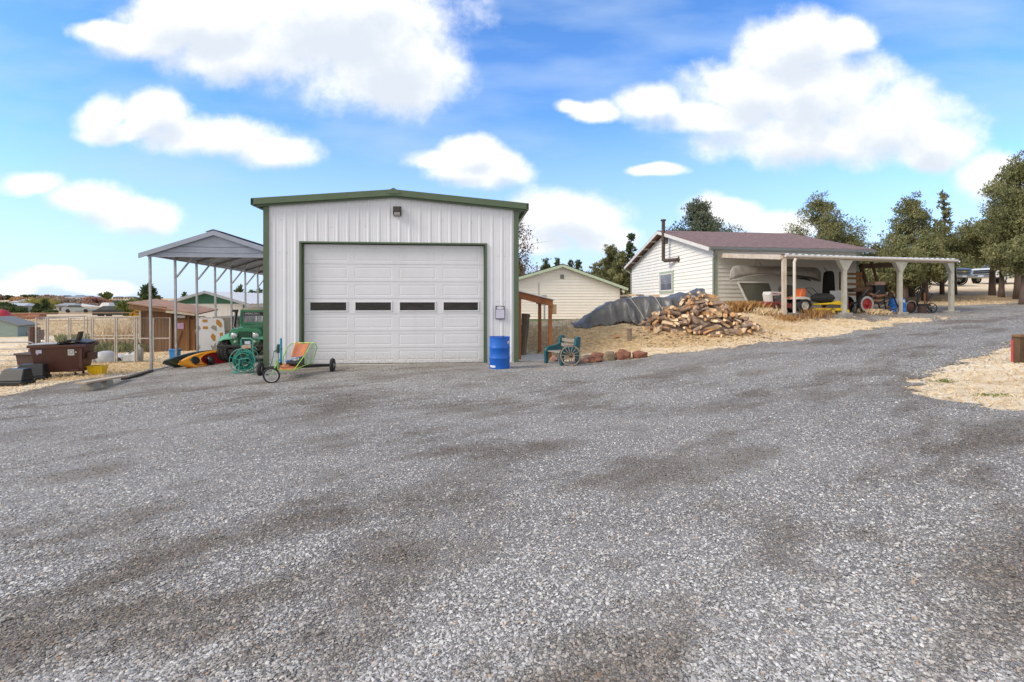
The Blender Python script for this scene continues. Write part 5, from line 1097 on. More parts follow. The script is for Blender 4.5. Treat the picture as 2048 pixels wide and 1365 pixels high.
# ---- chain-link kennel
kw = mat('pale_grey_tube', (.50,.45,.40), .55, .2, .2, 6); q = P(70, 745, 18.4); kz0 = TZ(q.x, q.y); z1 = HC-(637-YH)/F*18.4-kz0
kn = thing('dog_kennel', 'open-topped kennel of pale tube and wire panels behind the dumpster', 'kennel', (q.x, q.y, kz0), TH)
def kx(px):   # u on the kennel front plane
    k_ = (px-1024)/F; c, s = math.cos(TH), math.sin(TH); return (k_*q.y-q.x)/(c-k_*s)
wire = mat('chain_wire', (.35,.34,.33), .5, .5)
def kpanel(u0, u1, v0=0, v1=0, zt=z1, mid=.62, label=None):
    A, B = Vector((u0,v0,0)), Vector((u1,v1,0)); mb = MB(); r = .026
    mb.tube([A+up*.05, A+up*zt, B+up*zt, B+up*.05], r, 6); mb.tube([A+up*.05, B+up*.05], r, 6)
    if mid: mb.tube([A+up*zt*mid*.9, B+up*zt*mid*.9], r*.8, 6)
    p = mb.build('panel', kw, kn, smooth=True, label=label)
    Ln = (B-A).length; d = (B-A)/Ln; mb = MB(); st_ = .11
    for s in (-1, 1):
        x = -zt
        while x < Ln+zt:
            xa, za, xb, zb_ = (x, .05, x+zt, zt) if s > 0 else (x+zt, .05, x, zt)
            pts = [(xa,za),(xb,zb_)]
            def lim(p_, q_):
                (x0_,z0_),(x1_,z1_) = p_, q_
                t0, t1 = 0, 1; dx_ = x1_-x0_
                for (lo, sg) in ((0, 1), (Ln, -1)):
                    f0 = sg*(x0_-lo); f1 = sg*(x1_-lo)
                    if f0 < 0 and f1 < 0: return None
                    if f0 < 0: t0 = max(t0, f0/(f0-f1))
                    elif f1 < 0: t1 = min(t1, f0/(f0-f1))
                if t1-t0 < .01: return None
                return (x0_+dx_*t0, z0_+(z1_-z0_)*t0), (x0_+dx_*t1, z0_+(z1_-z0_)*t1)
            r_ = lim(*pts)
            if r_:
                a__, b__ = A+d*r_[0][0]+up*r_[0][1], A+d*r_[1][0]+up*r_[1][1]; n_ = (b__-a__).cross(Vector((0,-1,0))).normalized()*.0018
                mb.add([a__-n_, b__-n_, b__+n_, a__+n_], [(0,1,2,3)])
            x += st_
    mb.build('wire_mesh', wire, p)
us = [kx(x) for x in (70, 94, 139, 184, 232, 272, 305, 342)]
for i in range(len(us)-1): kpanel(us[i]+.035, us[i+1]-.035, mid=.62 if i > 2 else 0)
kpanel(us[0], us[0], .05, 2.4, mid=0); kpanel(us[0]+.05, us[-1], 2.5, 2.5, mid=.6, zt=z1*.98)
MB().bx(us[3], us[-1]-.1, -.06, .08, -.1, .10).build('base_timber', mat('dull_brown_timber', (.20,.15,.10), .9, 0, .3, 4), kn)
# contents
pw2 = mat('white_igloo_plastic', (.58,.58,.58), .5, 0, .1, 4)
def igloo(px, py, D, r, label, rz):
    q = P(px, py, D); t = thing('igloo_doghouse', label, 'doghouse', (q.x, q.y, TZ(q.x, q.y)+.02), rz)
    mb = MB(); mb.lathe([(r*math.cos(a)**.8 if a < PI/2-.01 else 0, r*.95*math.sin(a)) for a in np.linspace(0, PI/2, 9)], 24); mb.build('dome', pw2, t, smooth='all')
    mb = MB(); ar = [(r*.42*math.cos(a), .02+r*.42*math.sin(a)*1.25) for a in np.linspace(0, PI, 11)]; mb.loft([[(x, -r*1.25, z) for x, z in ar],[(x, -r*.6, z) for x, z in ar]], closed=False, caps=False); tn = mb.build('entrance_tunnel', pw2, t, smooth=True, solid=.02)
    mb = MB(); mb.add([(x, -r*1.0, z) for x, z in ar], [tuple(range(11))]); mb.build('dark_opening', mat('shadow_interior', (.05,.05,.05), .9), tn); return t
igloo(212, 737, 19.2, .42, 'larger white igloo doghouse inside the kennel beside the dumpster', R(-35)); igloo(244, 736, 19.3, .28, 'smaller grey-white igloo doghouse inside the kennel', R(20))
def jug(px, py, D, w, hgt, label, m):
    q = P(px, py, D); t = thing('water_jug', label, 'jug', (q.x, q.y, TZ(q.x, q.y)+.02), rnd.uniform(-.4,.4))
    mb = MB(); mb.loft([dsec(0,-w/2,w/2,-w*.35,w*.35), dsec(hgt*.7,-w/2,w/2,-w*.35,w*.35), dsec(hgt*.88,-w*.2,w*.2,-w*.18,w*.18), dsec(hgt,-w*.12,w*.12,-w*.1,w*.1)]); mb.build('jug_body', m, t, bevel=.02)
    mb = MB(); mb.cyl((0,0,hgt),(0,0,hgt+.04),w*.12,8); mb.build('cap', black_plastic, t); mb = MB(); mb.ring((w*.2,0,hgt*.88),(0,1,0),w*.15,.012,12,5); mb.build('handle', black_plastic, t); return t
mj = mat('milky_plastic', (.60,.60,.60), .5, 0, .1, 6)
jug(257,737,19.0,.30,.34,'squat white water jug left of two jugs in the kennel',mj); jug(268,737,18.9,.26,.38,'white water jug with black cap nearest the kennel gate',mj); jug(279,735,19.2,.22,.62,'tall grey-white canister behind the kennel gate post',mat('grey_canister',(.40,.40,.38),.6,0,.15,6))
# ---- blue bin behind kayaks
q = P(350, 727, 18.3); bb = thing('blue_bin', 'small bright blue plastic bin behind the dark kayak', 'bin', (q.x, q.y, TZ(q.x, q.y))); bb.scale = (.6,.6,1)
MB().loft([dsec(0,-.20,.20,-.16,.16), dsec(.46,-.25,.25,-.2,.2)]).build('bin_body', mat('bright_blue_bin', (.02,.22,.60), .45), bb, bevel=.02); MB().bx(-.28,.28,-.23,.23,.44,.48).build('lip', mat('bright_blue_bin', (.02,.22,.60)), bb, bevel=.01)
# ---- brown chicken coop
bw = mat('brown_vertical_boards', (.22,.115,.052), .85, 0, .35, 2.5, .3, 20, stretch=(5,5,.5), col2=(.12,.06,.028)); q = P(283, 735, 21.0); cz0 = TZ(q.x, q.y)
co = thing('chicken_coop', 'brown wooden coop with sloping roof and pink notice behind the carport posts', 'shed', (q.x, q.y, cz0), TH); W_ = 2.2; zl, zr = 2.08, 1.72
mb = MB()
for i in range(17):
    x = i*W_/17; z = zl-.1+(zr-zl)*x/W_; mb.bx(x+.006, x+W_/17-.006, 0, .03, 0, z-.06)
mb.bx(0,.03,0,1.2,0,zl-.3); mb.bx(W_-.03,W_,0,1.2,0,zr-.3); mb.build('wall', bw, co)
mb = MB(); mb.add([(-.35,-.35,zl+.02),(W_+.25,-.35,zr-.08),(W_+.25,1.3,zr+.08),(-.2,1.3,zl+.18)]+[(-.35,-.35,zl-.03),(W_+.25,-.35,zr-.13),(W_+.25,1.3,zr+.03),(-.2,1.3,zl+.13)], [(0,1,2,3),(7,6,5,4),(0,4,5,1),(1,5,6,2),(3,7,4,0)])
mb.build('roof', mat('weathered_brown_roof', (.36,.21,.14), .85, 0, .25, 3, .2, 20), co)
mb = MB(); mb.bar((-.3,-.30,zl-.15),(1.15,-.30,zl-.28),.04,.22); mb.build('fascia_board', bw, co); mb = MB(); mb.bar((1.15,-.33,zr+.0),(W_+.1,-.33,zr-.13),.03,.09); mb.build('pale_fascia', mat('pale_fascia', (.48,.42,.33), .7), co)
mb = MB(); mb.bx(1.30,2.15,-.03,.0,.05,1.38); dr2 = mb.build('door', mat('orange_brown_door', (.28,.13,.045), .8, 0, .35, 2.5, .3, 18, stretch=(4,4,.5), col2=(.17,.075,.03)), co); MB().bar((1.35,-.05,.1),(1.62,-.05,.9),.03,.05).build('brace', bw, dr2)
for x in (-.02,1.2,W_-.3): MB().bx(x-.04,x+.04,-.08,-.03,0,1.75-.1*x).build('frame_post', mat('pale_pole', (.42,.38,.33), .7) if x == -.02 else bw, co)
MB().bx(1.42,1.70,-.05,-.035,.98,1.24).build('pink_notice', mat('pink_notice', (.52,.30,.50), .6, 0, .25, 12), co); MB().bx(1.4,1.78,-.10,-.04,1.45,1.55).build('light_bar', mat('pale_fixture', (.55,.54,.52), .5), co)
mb = MB(); mb.tube([(2.35,-.08,.3),(2.2,-.12,.9),(2.35,-.10,1.2),(2.36,-.1,1.5)], .018, 6); mb.build('hook_pole', wire, co)
# ---- white barn with green gable
q = P(343, 690, 30.0); bz = TZ(q.x, q.y)-.1; X0 = (343-1024)/F*30; ba = thing('green_gable_barn', 'long white barn with green gable and ribbed metal roof beyond the carport', 'barn', (X0, 30.0, bz), TH)
BW_ = 4.15; be, bp_ = 1.79-bz, 2.42-bz; bwm = mat('barn_white_panel', (.66,.64,.62), .6, 0, .06, 2); bgr = mat('barn_green', (.035,.14,.085), .6, 0, .12, 3)
mb = MB(); ribs(mb, 0, BW_, lambda x: 0, lambda x: be-.03, pitch=.3, dep=.012); ribs(mb, 0, 12, lambda x: 0, lambda x: be, BW_, 'y', out=1, dep=.012); mb.build('wall', bwm, ba)
mb = MB(); mb.prism([(-.02,be-.04),(BW_+.02,be-.04),(BW_/2,bp_)], -.02, .0); mb.build('gable_panel', bgr, ba)
mb = MB(); mb.bx(-.06,.06,-.05,.05,0,be); mb.build('corner_trim', bgr, ba); mb = MB(); mb.bx(BW_-.04,BW_+.05,-.05,.05,0,be); mb.build('corner_trim', bgr, ba)
mb = MB(); rs_ = (bp_-be)/(BW_/2)
for s in (-1, 1):
    N = 60; vs = []
    for i in range(N+1):
        v = -.4+12.8*i/N; d = .035*(i % 3 == 0); a = BW_/2; e = BW_/2+s*(BW_/2+.42); ze = bp_+.08-(BW_/2+.42)*rs_; vs += [(a, v, bp_+.08+d), (e, v, ze+d)]
    mb.add(vs, [(2*i,2*i+2,2*i+3,2*i+1) for i in range(N)])
mb.build('roof', mat('white_barn_roof', (.66,.66,.66), .6, 0, .08, 1), ba, solid=.01)
mb = MB()
for s in (-1, 1):
    mb.bar((BW_/2,-.42,bp_+.03),(BW_/2+s*(BW_/2+.44),-.42,bp_+.02-(BW_/2+.44)*rs_),.04,.13)
mb.build('rake_trim', mat('grey_rake', (.36,.38,.42), .5, .2), ba)
# ---- white panel with amber openings and camper shell
q = P(394, 725, 19.4); pz = TZ(q.x, q.y); wp = thing('climbing_wall', 'white rounded panel with amber openings standing behind the kayaks', 'panel', (q.x, q.y, pz), TH)
hgt = HC-(637-YH)/F*19.4-pz; X1 = 1.02
poly = [(-.0,0),(X1+.0,0),(X1+.02,hgt*.5),(X1-.02,hgt*.85)]+[(X1-.18+.16*math.cos(a), hgt-.16+.16*math.sin(a)) for a in np.linspace(.2, PI/2, 5)]+[(0,hgt-.01),(0.0,hgt*.5)]
MB().prism(poly, 0, .06).build('sheet', mat('white_moulded_plastic', (.66,.66,.68), .45, 0, .05, 3), wp, bevel=.008)
amb = mat('amber_wood', (.46,.20,.02), .6, 0, .3, 8); gyr = mat('taupe_inset', (.30,.27,.22), .7)
def ins(pl, m, n): MB().prism(pl, -.006, .0).build(n, m, wp)
def rc(x0,x1,z0,z1): return [(x0,z0),(x1,z0),(x1,z1),(x0,z1)]
for (x0,x1,z0,z1) in ((.20,.38,.90,.97),(.22,.40,.73,.80),(.84,.95,.56,.64),(.84,.95,.46,.54),(.80,.94,.24,.32)): ins(rc(x0,x1,hgt*z0,hgt*z1), amb, 'amber_opening')
ins([(.72,hgt*.97),(.80,hgt*.96),(.90,hgt*.88),(.92,hgt*.82),(.88,hgt*.76),(.70,hgt*.86)], amb, 'amber_opening'); ins([(.50,hgt*.55),(.58,hgt*.63),(.68,hgt*.56),(.68,hgt*.44),(.60,hgt*.43)], amb, 'amber_opening')
ins([(.50,hgt*.76),(.58,hgt*.83),(.72,hgt*.80),(.72,hgt*.68),(.62,hgt*.71)], gyr, 'grey_inset'); ins([(.50,hgt*.34),(.60,hgt*.30),(.70,hgt*.40),(.70,hgt*.22),(.56,hgt*.22)], gyr, 'grey_inset'); ins([(.01,hgt*.66),(.14,hgt*.74),(.10,hgt*.80),(.01,hgt*.84)], gyr, 'grey_inset'); ins([(.01,hgt*.2),(.12,hgt*.26),(.06,hgt*.36),(.01,hgt*.38)], gyr, 'grey_inset')
q = P(437, 725, 21.5); t = thing('camper_shell', 'taupe rounded camper shell standing beside the white panel', 'camper shell', (q.x-.3, q.y, TZ(q.x, q.y)), TH)
hh = HC-(633-YH)/F*21.5-TZ(q.x, q.y); MB().prism([(0,0),(1.15,0),(1.17,hh*.75),(1.08,hh*.96),(.92,hh),(.0,hh*.99)], 0, 1.6).build('shell', mat('taupe_fibreglass', (.22,.20,.165), .6, 0, .15, 3), t, bevel=.06); MB().bx(.0,1.16,-.012,.0,hh*.52,hh*.545).build('trim_line', mat('dark_trim', (.12,.11,.09), .6), t)
# ---- doghouse-shed at far left
q = P(0, 700, 27.0); t = thing('small_shed', 'blue-grey doghouse shed with dark gable roof at the left edge of the field', 'shed', (q.x-.7, q.y, TZ(q.x, q.y)), R(15)); mb = MB(); mb.prism([(-.9,0),(1.35,0),(1.35,.62),(.2,1.06),(-.9,.62)], 0, 1.5); mb.build('wall', mat('blue_grey_boards', (.26,.33,.31), .8, 0, .15, 4, stretch=(.3,1,6)), t)
mb = MB(); mb.bar((.2,.75,1.10),(1.5,.75,.62),1.7,.05,(0,0,1)); mb.bar((.2,.75,1.10),(-1.1,.75,.62),1.7,.05,(0,0,1)); mb.build('roof', mat('grey_shed_roof', (.20,.20,.19), .8), t)
q = tank(3, 672, 31); o = MB().ball((0,0,.35),(.45,.4,.38),12,8,.05).build('tarp_bundle', mat('crimson_cover', (.45,.03,.05), .6), loc=q+Vector((0,0,.75)), smooth='all')
o2 = MB(); o2.cyl((0,0,-1.15),(0,0,.1),.06,8); x = o2.build('stake', mat('old_fence_wood', (.22,.17,.13), .9), o); tag(o, 'crimson covered bundle on a stake behind the small shed', 'bundle')
# ---- wooden posts and field fences
fp = mat('old_fence_wood', (.22,.17,.13), .9, 0, .3, 5); dkp = mat('dark_brown_post', (.10,.06,.05), .85, 0, .3, 5)
def postobj(px, ptop_, D, r, label, m=fp, group='posts in the field fence lines'):
    x = (px-1024)/F*D; z0 = TZ(x, D); h_ = HC-(ptop_-YH)/F*D-z0; o = MB().tube([(0,0,-.1),(0,0,h_)], r, 8).build('fence_post', m, loc=(x, D, z0)); tag(o, label, 'post', group); return o
postobj(66, 654, 20.0, .14, 'thick dark post just left of the kennel corner', dkp, None)
postobj(76, 655, 23.0, .09, 'dark post seen through the first kennel panel', dkp, None)
postobj(84, 660, 25.0, .08, 'second dark post seen through the first kennel panel', dkp, None)
ORD = ['leftmost','second','third','fourth','fifth','sixth','seventh','eighth','ninth','tenth','eleventh','twelfth','thirteenth','fourteenth','fifteenth','rightmost']
for i, (px, t_, D) in enumerate(sorted([(24,668,34),(5,650,44),(18,648,44),(33,655,42),(50,645,40),(116,658,36),(158,650,38),(211,655,38),(222,652,34),(232,655,40),(256,650,36),(262,652,33),(189,650,42),(140,650,48),(284,645,26),(240,645,46)])):
    postobj(px, t_, D, .05+.0008*D, 'weathered fence post in the straw field, '+ORD[i]+(' of sixteen' if i == 0 else ' from the left' if i < 15 else ' of sixteen'))
def railfence(name, pts, zs, r, m, label, cat='fence', nm='rail'):
    t = thing(name, label, cat, (pts[0][0], pts[0][1], TZ(*pts[0])))
    for z in zs: MB().tube([(x-pts[0][0], y-pts[0][1], TZ(x, y)-TZ(*pts[0])+z) for x, y in pts], r, 5).build(nm, m, t)
    return t
railfence('field_fence', [((0-1024)/F*36,36),((150-1024)/F*37,37),((300-1024)/F*38,38)], (.35,.75,1.1), .012, fp, 'low wire fence crossing the straw field beyond the kennel')
for k_ in range(1):
    t = railfence('corral_fence', [((-10-1024)/F*42,42),((100-1024)/F*43,43),((300-1024)/F*44,44)], (.35,.7,1.02), .03, mat('red_brown_rail', (.30,.19,.13), .85, 0, .3, 3), 'red-brown rail corral fence across the far field')
# vegetation in and behind the kennel
def scatter_rect(px0, px1, D0, D1, n):
    D = D0+rng.random(n)*(D1-D0); px = px0+rng.random(n)*(px1-px0); return (px-1024)/F*D, D
X, Y = scatter_rect(192, 300, 21.5, 27, 9000); blades('field_weeds', X, Y, .35+.8*rng.random(9000)**2, .35, straw, 'tall dry weeds growing behind the kennel', 'weeds', .012)
X, Y = scatter_rect(112, 300, 21.0, 24, 5000); k_ = vnoise(X, Y, .7, 31) > .5; X, Y = X[k_], Y[k_]; blades('green_weeds', X, Y, .15+.30*rng.random(len(X)), .5, greeng, 'green leafy weeds growing behind the kennel wire', 'weeds', .02)
X, Y = scatter_rect(-20, 330, 28, 50, 14000); blades('field_grass', X, Y, .12+.3*rng.random(14000)**2, .6, straw, 'dry straw grass in the far field', 'grass', .02)
X, Y = scatter_rect(0, 340, 14.2, 18.4, 9000); k_ = gfield(X, Y) < -.1; X, Y = X[k_], Y[k_]; blades('yard_grass', X, Y, .03+.08*rng.random(len(X))**2, 1.0, straw, 'short dry grass around the dumpster and kennel', 'grass', .008)
# ================================================================ firewood, tarp
bark = mat('firewood_bark', (.34,.25,.19), .95, 0, .4, 9, .8, 30, col2=(.17,.12,.09)); cutw = mat('fresh_split_wood', (.62,.37,.18), .75, 0, .25, 3, .25, 25, stretch=(.4,3,3), col2=(.46,.22,.085)); cutp = mat('pale_split_wood', (.78,.57,.36), .75, 0, .2, 3, .2, 25, stretch=(.4,3,3)); agedw = mat('aged_split_wood', (.27,.19,.13), .85, 0, .35, 4, .3, 25, stretch=(.4,3,3))
def logproto(kind, seed):
    rr = random.Random(seed); L_ = rr.uniform(.34,.44); r = rr.uniform(.056,.092)
    if kind == 'round': r *= .8; poly = [(r*math.cos(a)*rr.uniform(.92,1.06), r*math.sin(a)*rr.uniform(.92,1.06)) for a in np.linspace(0,2*PI,12,endpoint=False)]; nb = 12
    elif kind == 'wedge': A = rr.uniform(.9,1.5); r *= 1.35; poly = [(r*math.cos(a), r*math.sin(a)) for a in np.linspace(-A/2,A/2,5)]+[(r*.08,rr.uniform(-.01,.01))]; nb = 4
    else: poly = [(r*math.cos(a), r*math.sin(a)) for a in np.linspace(-PI/2,PI/2,8)]+[(rr.uniform(-.02,.02),0)]; nb = 7
    cx = sum(p[0] for p in poly)/len(poly); poly = [(p[0]-cx, p[1]) for p in poly]; n = len(poly); mb = MB()
    secs = [[(x*L_/4*2, p[0]*rr.uniform(.97,1.03), p[1]*rr.uniform(.97,1.03)) for p in poly] for x in (-1,-.4,.3,1)]
    vs = [v for s_ in secs for v in s_]
    for i in range(3):
        for k in range(n):
            mb.mi = 0 if k < nb else 1; mb.add([secs[i][k],secs[i][(k+1)%n],secs[i+1][(k+1)%n],secs[i+1][k]], [(0,1,2,3)])
    mb.mi = 1; mb.add(secs[0], [tuple(range(n-1,-1,-1))]); mb.add(secs[-1], [tuple(range(n))]); return mb
protos = []
for i in range(12):
    kind = ('round','wedge','half','wedge')[i % 4]; mb = logproto(kind, 40+i); o = mb.build('firewood_log', [bark, (cutw, cutp, cutp, cutw, agedw)[i % 5]]); o['_used'] = 0; protos.append(o)
def placelog(i, loc, rot, label, group, sc=1):
    o = protos[i % 12]
    if o['_used']: o = o.copy(); COL.objects.link(o)
    else: o['_used'] = 1
    o.location = loc; o.rotation_euler = rot; o.scale = (sc,)*3; tag(o, label, 'log', group); return o
WP = P(1401, 650, 18.2); wcx, wcy = WP.x, 18.35
def wood_h(x, y):
    dx_ = x-wcx; dy_ = y-wcy; h1 = .92*max(0, 1-math.hypot(dx_/1.25, dy_/1.3)**2.8); h2 = .60*max(0, 1-math.hypot((dx_+1.0)/1.25, (dy_+.25)/.95)**1.5); h3 = .34*max(0, 1-math.hypot((dx_-1.0)/1.0,(dy_+.45)/.8)**1.5); return max(h1, h2, h3)
rs = random.Random(11); pts = []
def far_enough(p, dmin):
    return all((p-q_).length > dmin for q_ in pts)
cnt = 0; tries = 0
while cnt < 272 and tries < 30000:
    tries += 1; x = wcx+rs.uniform(-2.2,1.95); y = wcy+rs.uniform(-1.35,1.0); hh_ = wood_h(x, y)
    if hh_ < .03: continue
    lay = rs.choice((0, 0, 0, .13)); z = TZ(x, y)+hh_-lay-.02
    if z < TZ(x, y)+.05: z = TZ(x, y)+.06
    p = Vector((x, y, z))
    if not far_enough(p, .142): continue
    pts.append(p); sl_x = (wood_h(x+.1,y)-wood_h(x-.1,y))/.2; yaw = rs.choice((rs.uniform(-.5,.5), rs.uniform(.9,2.2), rs.uniform(1.0,2.3), rs.uniform(.4,1.2))); 
    pi_ = rs.randrange(12) if cnt > 11 else cnt; look = ('dark round bark-covered','pale split wedge','pale half-round','orange split wedge','grey aged round','orange split wedge','pale round','pale split wedge','orange half-round','grey aged wedge','orange-ended round','pale split wedge')[pi_]
    zone = ('upper' if hh_ > .75 else 'middle' if hh_ > .38 else 'bottom')+' '+('far left' if x < wcx-1.3 else 'left' if x < wcx-.4 else 'centre' if x < wcx+.4 else 'right')+(' front' if y < wcy-.45 else ' back' if y > wcy+.3 else '')
    placelog(pi_, p, (rs.uniform(0,6.28), -math.atan(sl_x)*.6*math.cos(yaw)+rs.uniform(-.35,.35), yaw), look+' firewood log at the '+zone+' of the heap', 'split firewood logs in the heap', rs.uniform(.95,1.45)); cnt += 1
# scattered pieces, each told apart
def lone(px, py, D, i, rot, label, sc=1, dz=.06):
    q = P(px, py, D); return placelog(i, (q.x, q.y, TZ(q.x, q.y)+dz), rot, label, None, sc)
lone(1259,668,17.0,0,(0,R(88),.3),'short thick log chunk standing alone below the tarp',1.15,.18)
lone(1234,662,17.3,3,(.4,.0,.5),'flat grey bark piece on the straw left of the lone log chunk',.9)
lone(1312,652,17.5,8,(.2,.0,.1),'dark round log lying at the left foot of the heap',1.2)
lone(1303,681,16.6,5,(.3,.1,.2),'pale wood chip lying alone on the straw below the heap',.35,.02)
lone(1294,683,16.6,1,(.3,.1,.9),'orange wood chip beside the pale chip on the straw',.3,.02)
lone(1432,662,17.0,2,(1,.0,.1),'pale split log on the ground in front of the heap centre',1.2)
lone(1452,659,17.2,4,(.2,.1,1.3),'round log end-on at the right front of the heap',1.2)
lone(1478,656,17.4,7,(.6,.0,.2),'brown split log at the right foot of the heap',1.1)
lone(1472,640,17.7,9,(.4,R(50),.2),'grey bark slab propped right of the heap',1.1,.12)
lone(1489,636,17.7,5,(1.4,-.5,.4),'white-faced wood slab tilted at the far right of the heap',1.25,.1)
# bark litter
n = 1500; X = wcx-2.5+rng.random(n)*5; Y = 16.2+rng.random(n)*2.6; k_ = rng.random(n) < np.exp(-((Y-17.1)/.6)**2)
stones('bark_litter', X[k_], Y[k_], .015+.035*rng.random(k_.sum())**2, 'brown bark and splinters strewn in front of the heap', mat('bark_litter_brown', (.22,.12,.06), .9, 0, .5, 12), .008)
for o in bpy.data.objects:
    if o.name.startswith('bark_litter'): o['category'] = 'bark litter'
n = 600; X = []; Y = []; Zh = []
for _ in range(n):
    x = wcx+rs.uniform(-2,1.8); y = wcy+rs.uniform(-1.1,.9); h_ = wood_h(x, y)
    if h_ > .15: X.append(x); Y.append(y); Zh.append(h_)
ax_x = np.linspace(wcx-2.3, wcx+1.95, 60); ax_y = np.linspace(wcy-1.35, wcy+1.1, 36); Xg, Yg = np.meshgrid(ax_x, ax_y); Hh = np.array([[wood_h(a, b) for a in ax_x] for b in ax_y]); Zg = tz(Xg, Yg)+Hh-.24+(rng.random(Hh.shape)-.5)*.06; Zg = np.where(Hh < .22, tz(Xg, Yg)-.1, Zg)
i = np.arange(35*59); r_ = i//59; c_ = i % 59; a = r_*60+c_
o = fast('bark_heap', np.stack([Xg, Yg, Zg], -1).reshape(-1,3), np.stack([a,a+1,a+61,a+60],1), bark); tag(o, 'dark bark and splinters filling the inside of the firewood heap', 'bark heap', kind='stuff')
# tarp
tarpm = mat('dark_grey_tarp', (.125,.123,.12), .38, 0, .3, 2.5, .55, 5, col2=(.065,.064,.065), spec=.5)
T0 = P(1153, 644, 18.4); tx0, tx1 = T0.x, wcx+.25; ty = 18.9
def tarp_h(x, y):
    s = (x-tx0)/(tx1-tx0); s = min(max(s, 0), 1)
    prof = np.interp(s, [0,.06,.2,.34,.5,.66,.8,1], [.05,.16,.62,.86,.93,.84,.95,1.05])
    halfw = np.interp(s, [0,.1,.4,.8,1], [.35,.7,1.0,.95,.8]); cy = ty-.05+.1*math.sin(s*5)
    d = abs(y-cy)/halfw; body = prof*max(0, 1-max(0, d-.35)/.75)**.75 if d < 1.1 else 0
    return body
nx_, ny_ = 230, 110; ax_x = np.linspace(tx0-.05, tx1, nx_); ax_y = np.linspace(ty-1.38, ty+1.2, ny_); Xg, Yg = np.meshgrid(ax_x, ax_y)
Hh = np.array([[tarp_h(a, b) for a in ax_x] for b in ax_y]); S_ = (Xg-tx0)/(tx1-tx0)
sidef_ = np.clip((ty-.1-Yg)/.5, 0, 1); fold = (1-2.2*np.abs(np.sin(Xg*3.4+Yg*1.3+3.5*vnoise(Xg,Yg,.8,41)))**.7)*.75+(1-2*np.abs(np.sin(Xg*6.6+Yg*-2.2+4*vnoise(Xg,Yg,1.1,42))))*.38+(vnoise(Xg,Yg,3,43)-.5)*1.0+(1-2*np.abs(np.sin(Xg*9+Yg*6+5*vnoise(Xg,Yg,1.6,46))))*.28*sidef_+(vnoise(Xg,Yg,7,44)-.5)*.5
sidef = np.clip((ty-.3-Yg)/.6, 0, 1); Hf = Hh+fold*(.045+.10*sidef)*np.clip(Hh*3+.25,0,1)
Hf = np.maximum(Hf, .02+np.abs(vnoise(Xg*1.0,Yg*2.2,3.2,45)-.4)*.16*(Yg < ty))
edge_y = ty-.88-.10*np.sin(Xg*2.9)-.07*np.sin(Xg*7.1+1)-.22*np.interp(S_,[0,.2,.45,.7,1],[-2.2,-.6,.2,.9,-.6]); ed_ = np.clip((Yg-edge_y)/.30, 0, 1)**.55; Hf = Hf*ed_+.015; Zg = tz(Xg, Yg)+Hf; Yd = Yg-fold*.05*sidef
keepv = Yg > edge_y-.0
a = (np.arange((ny_-1)*(nx_-1))//(nx_-1))*nx_+np.arange((ny_-1)*(nx_-1)) % (nx_-1); Fq = np.stack([a,a+1,a+nx_+1,a+nx_],1); kf = keepv.ravel()[Fq].all(1)
o = fast('tarp', np.stack([Xg, Yd, Zg], -1).reshape(-1,3), Fq[kf], tarpm, smooth=True); m = o.modifiers.new('s','SOLIDIFY'); m.thickness = .012; tag(o, 'dark grey wrinkled tarp draped over the long woodpile', 'tarp')
def tarpz(x, y): return TZ(x, y)+tarp_h(x, y)
rp = mat('pale_rope', (.45,.42,.38), .8)
for (x0_, x1_, lb) in ((tx0+1.75, tx0+2.35, 'pale rope crossing the left half of the tarp'), (tx0+2.75, tx0+3.15, 'pale rope crossing the right half of the tarp')):
    pts_ = []
    for t_ in np.linspace(0,1,14): x = x0_+(x1_-x0_)*t_; y = ty-.05-.95*t_; pts_.append((x, y-.06*t_, tarpz(x, y)+.07))
    o = MB().tube(pts_, .012, 6).build('rope', rp, smooth='all'); tag(o, lb, 'rope')
for j, (s, lb) in enumerate(((.40,'orange log weighing down the tarp, leftmost of four on top'),(.46,'grey log on the tarp, second from the left'),(.52,'short log on the tarp, third from the left'),(.64,'long flat log on the tarp, nearest the house window'))):
    x = tx0+(tx1-tx0)*s; placelog(j, (x, ty+.05, tarpz(x, ty)+.06), (rs.uniform(0,6), 0, rs.uniform(-.4,.4)), lb, None, .85+.15*(j == 3))
for o in protos: del o['_used']
for o in bpy.data.objects:
    if '_used' in o: del o['_used']
# ================================================================ under the lean-to
# canoe hung upside down
al = mat('dull_aluminium', (.30,.27,.235), .5, .25, .3, 4, col2=(.20,.175,.15)); q0, q1 = P(1461, 545, 21.6), P(1641, 548, 23.0); c0 = (q0+q1)/2; Lc_ = Vector((q1.x-q0.x, q1.y-q0.y)).length; rz_ = math.atan2(q1.y-q0.y, q1.x-q0.x)
cn = thing('canoe', 'dull aluminium canoe hung upside down under the lean-to roof', 'canoe', (c0.x, c0.y, c0.z-.33), rz_)
rows = []; n = 30
for i in range(n+1):
    t = i/n; e = abs(2*t-1); hw_ = .42*max(.015, (1-e**3.2))**.8; gz_ = .12+.0*e-.02+.16*(1-e*e)*1.0-.30*max(0,e-.55)**2*2.2; top = .62*(1-max(0,e-.86)**2*18*.9); x = (t-.5)*Lc_*(1-.03*0)
    row = []
    for j in range(15):
        a = PI*j/14; row.append((x+(.07*math.copysign(1,t-.5)*math.sin(a)*max(0,e-.8)*5*0), hw_*math.cos(a)*(1-.1*math.sin(a)), gz_+(top-gz_)*math.sin(a)**.7))
    rows.append(row)
mb = MB(); mb.loft(rows, closed=False, caps=False); mb.build('hull', al, cn, smooth='all', solid=.008)
for s in (-1, 1): MB().tube([(r_[0 if s > 0 else -1][0], r_[0 if s > 0 else -1][1], r_[0][2]) for r_ in rows], .016, 6).build('gunwale', mat('pale_aluminium', (.50,.47,.42), .4, .4), cn, smooth='all')
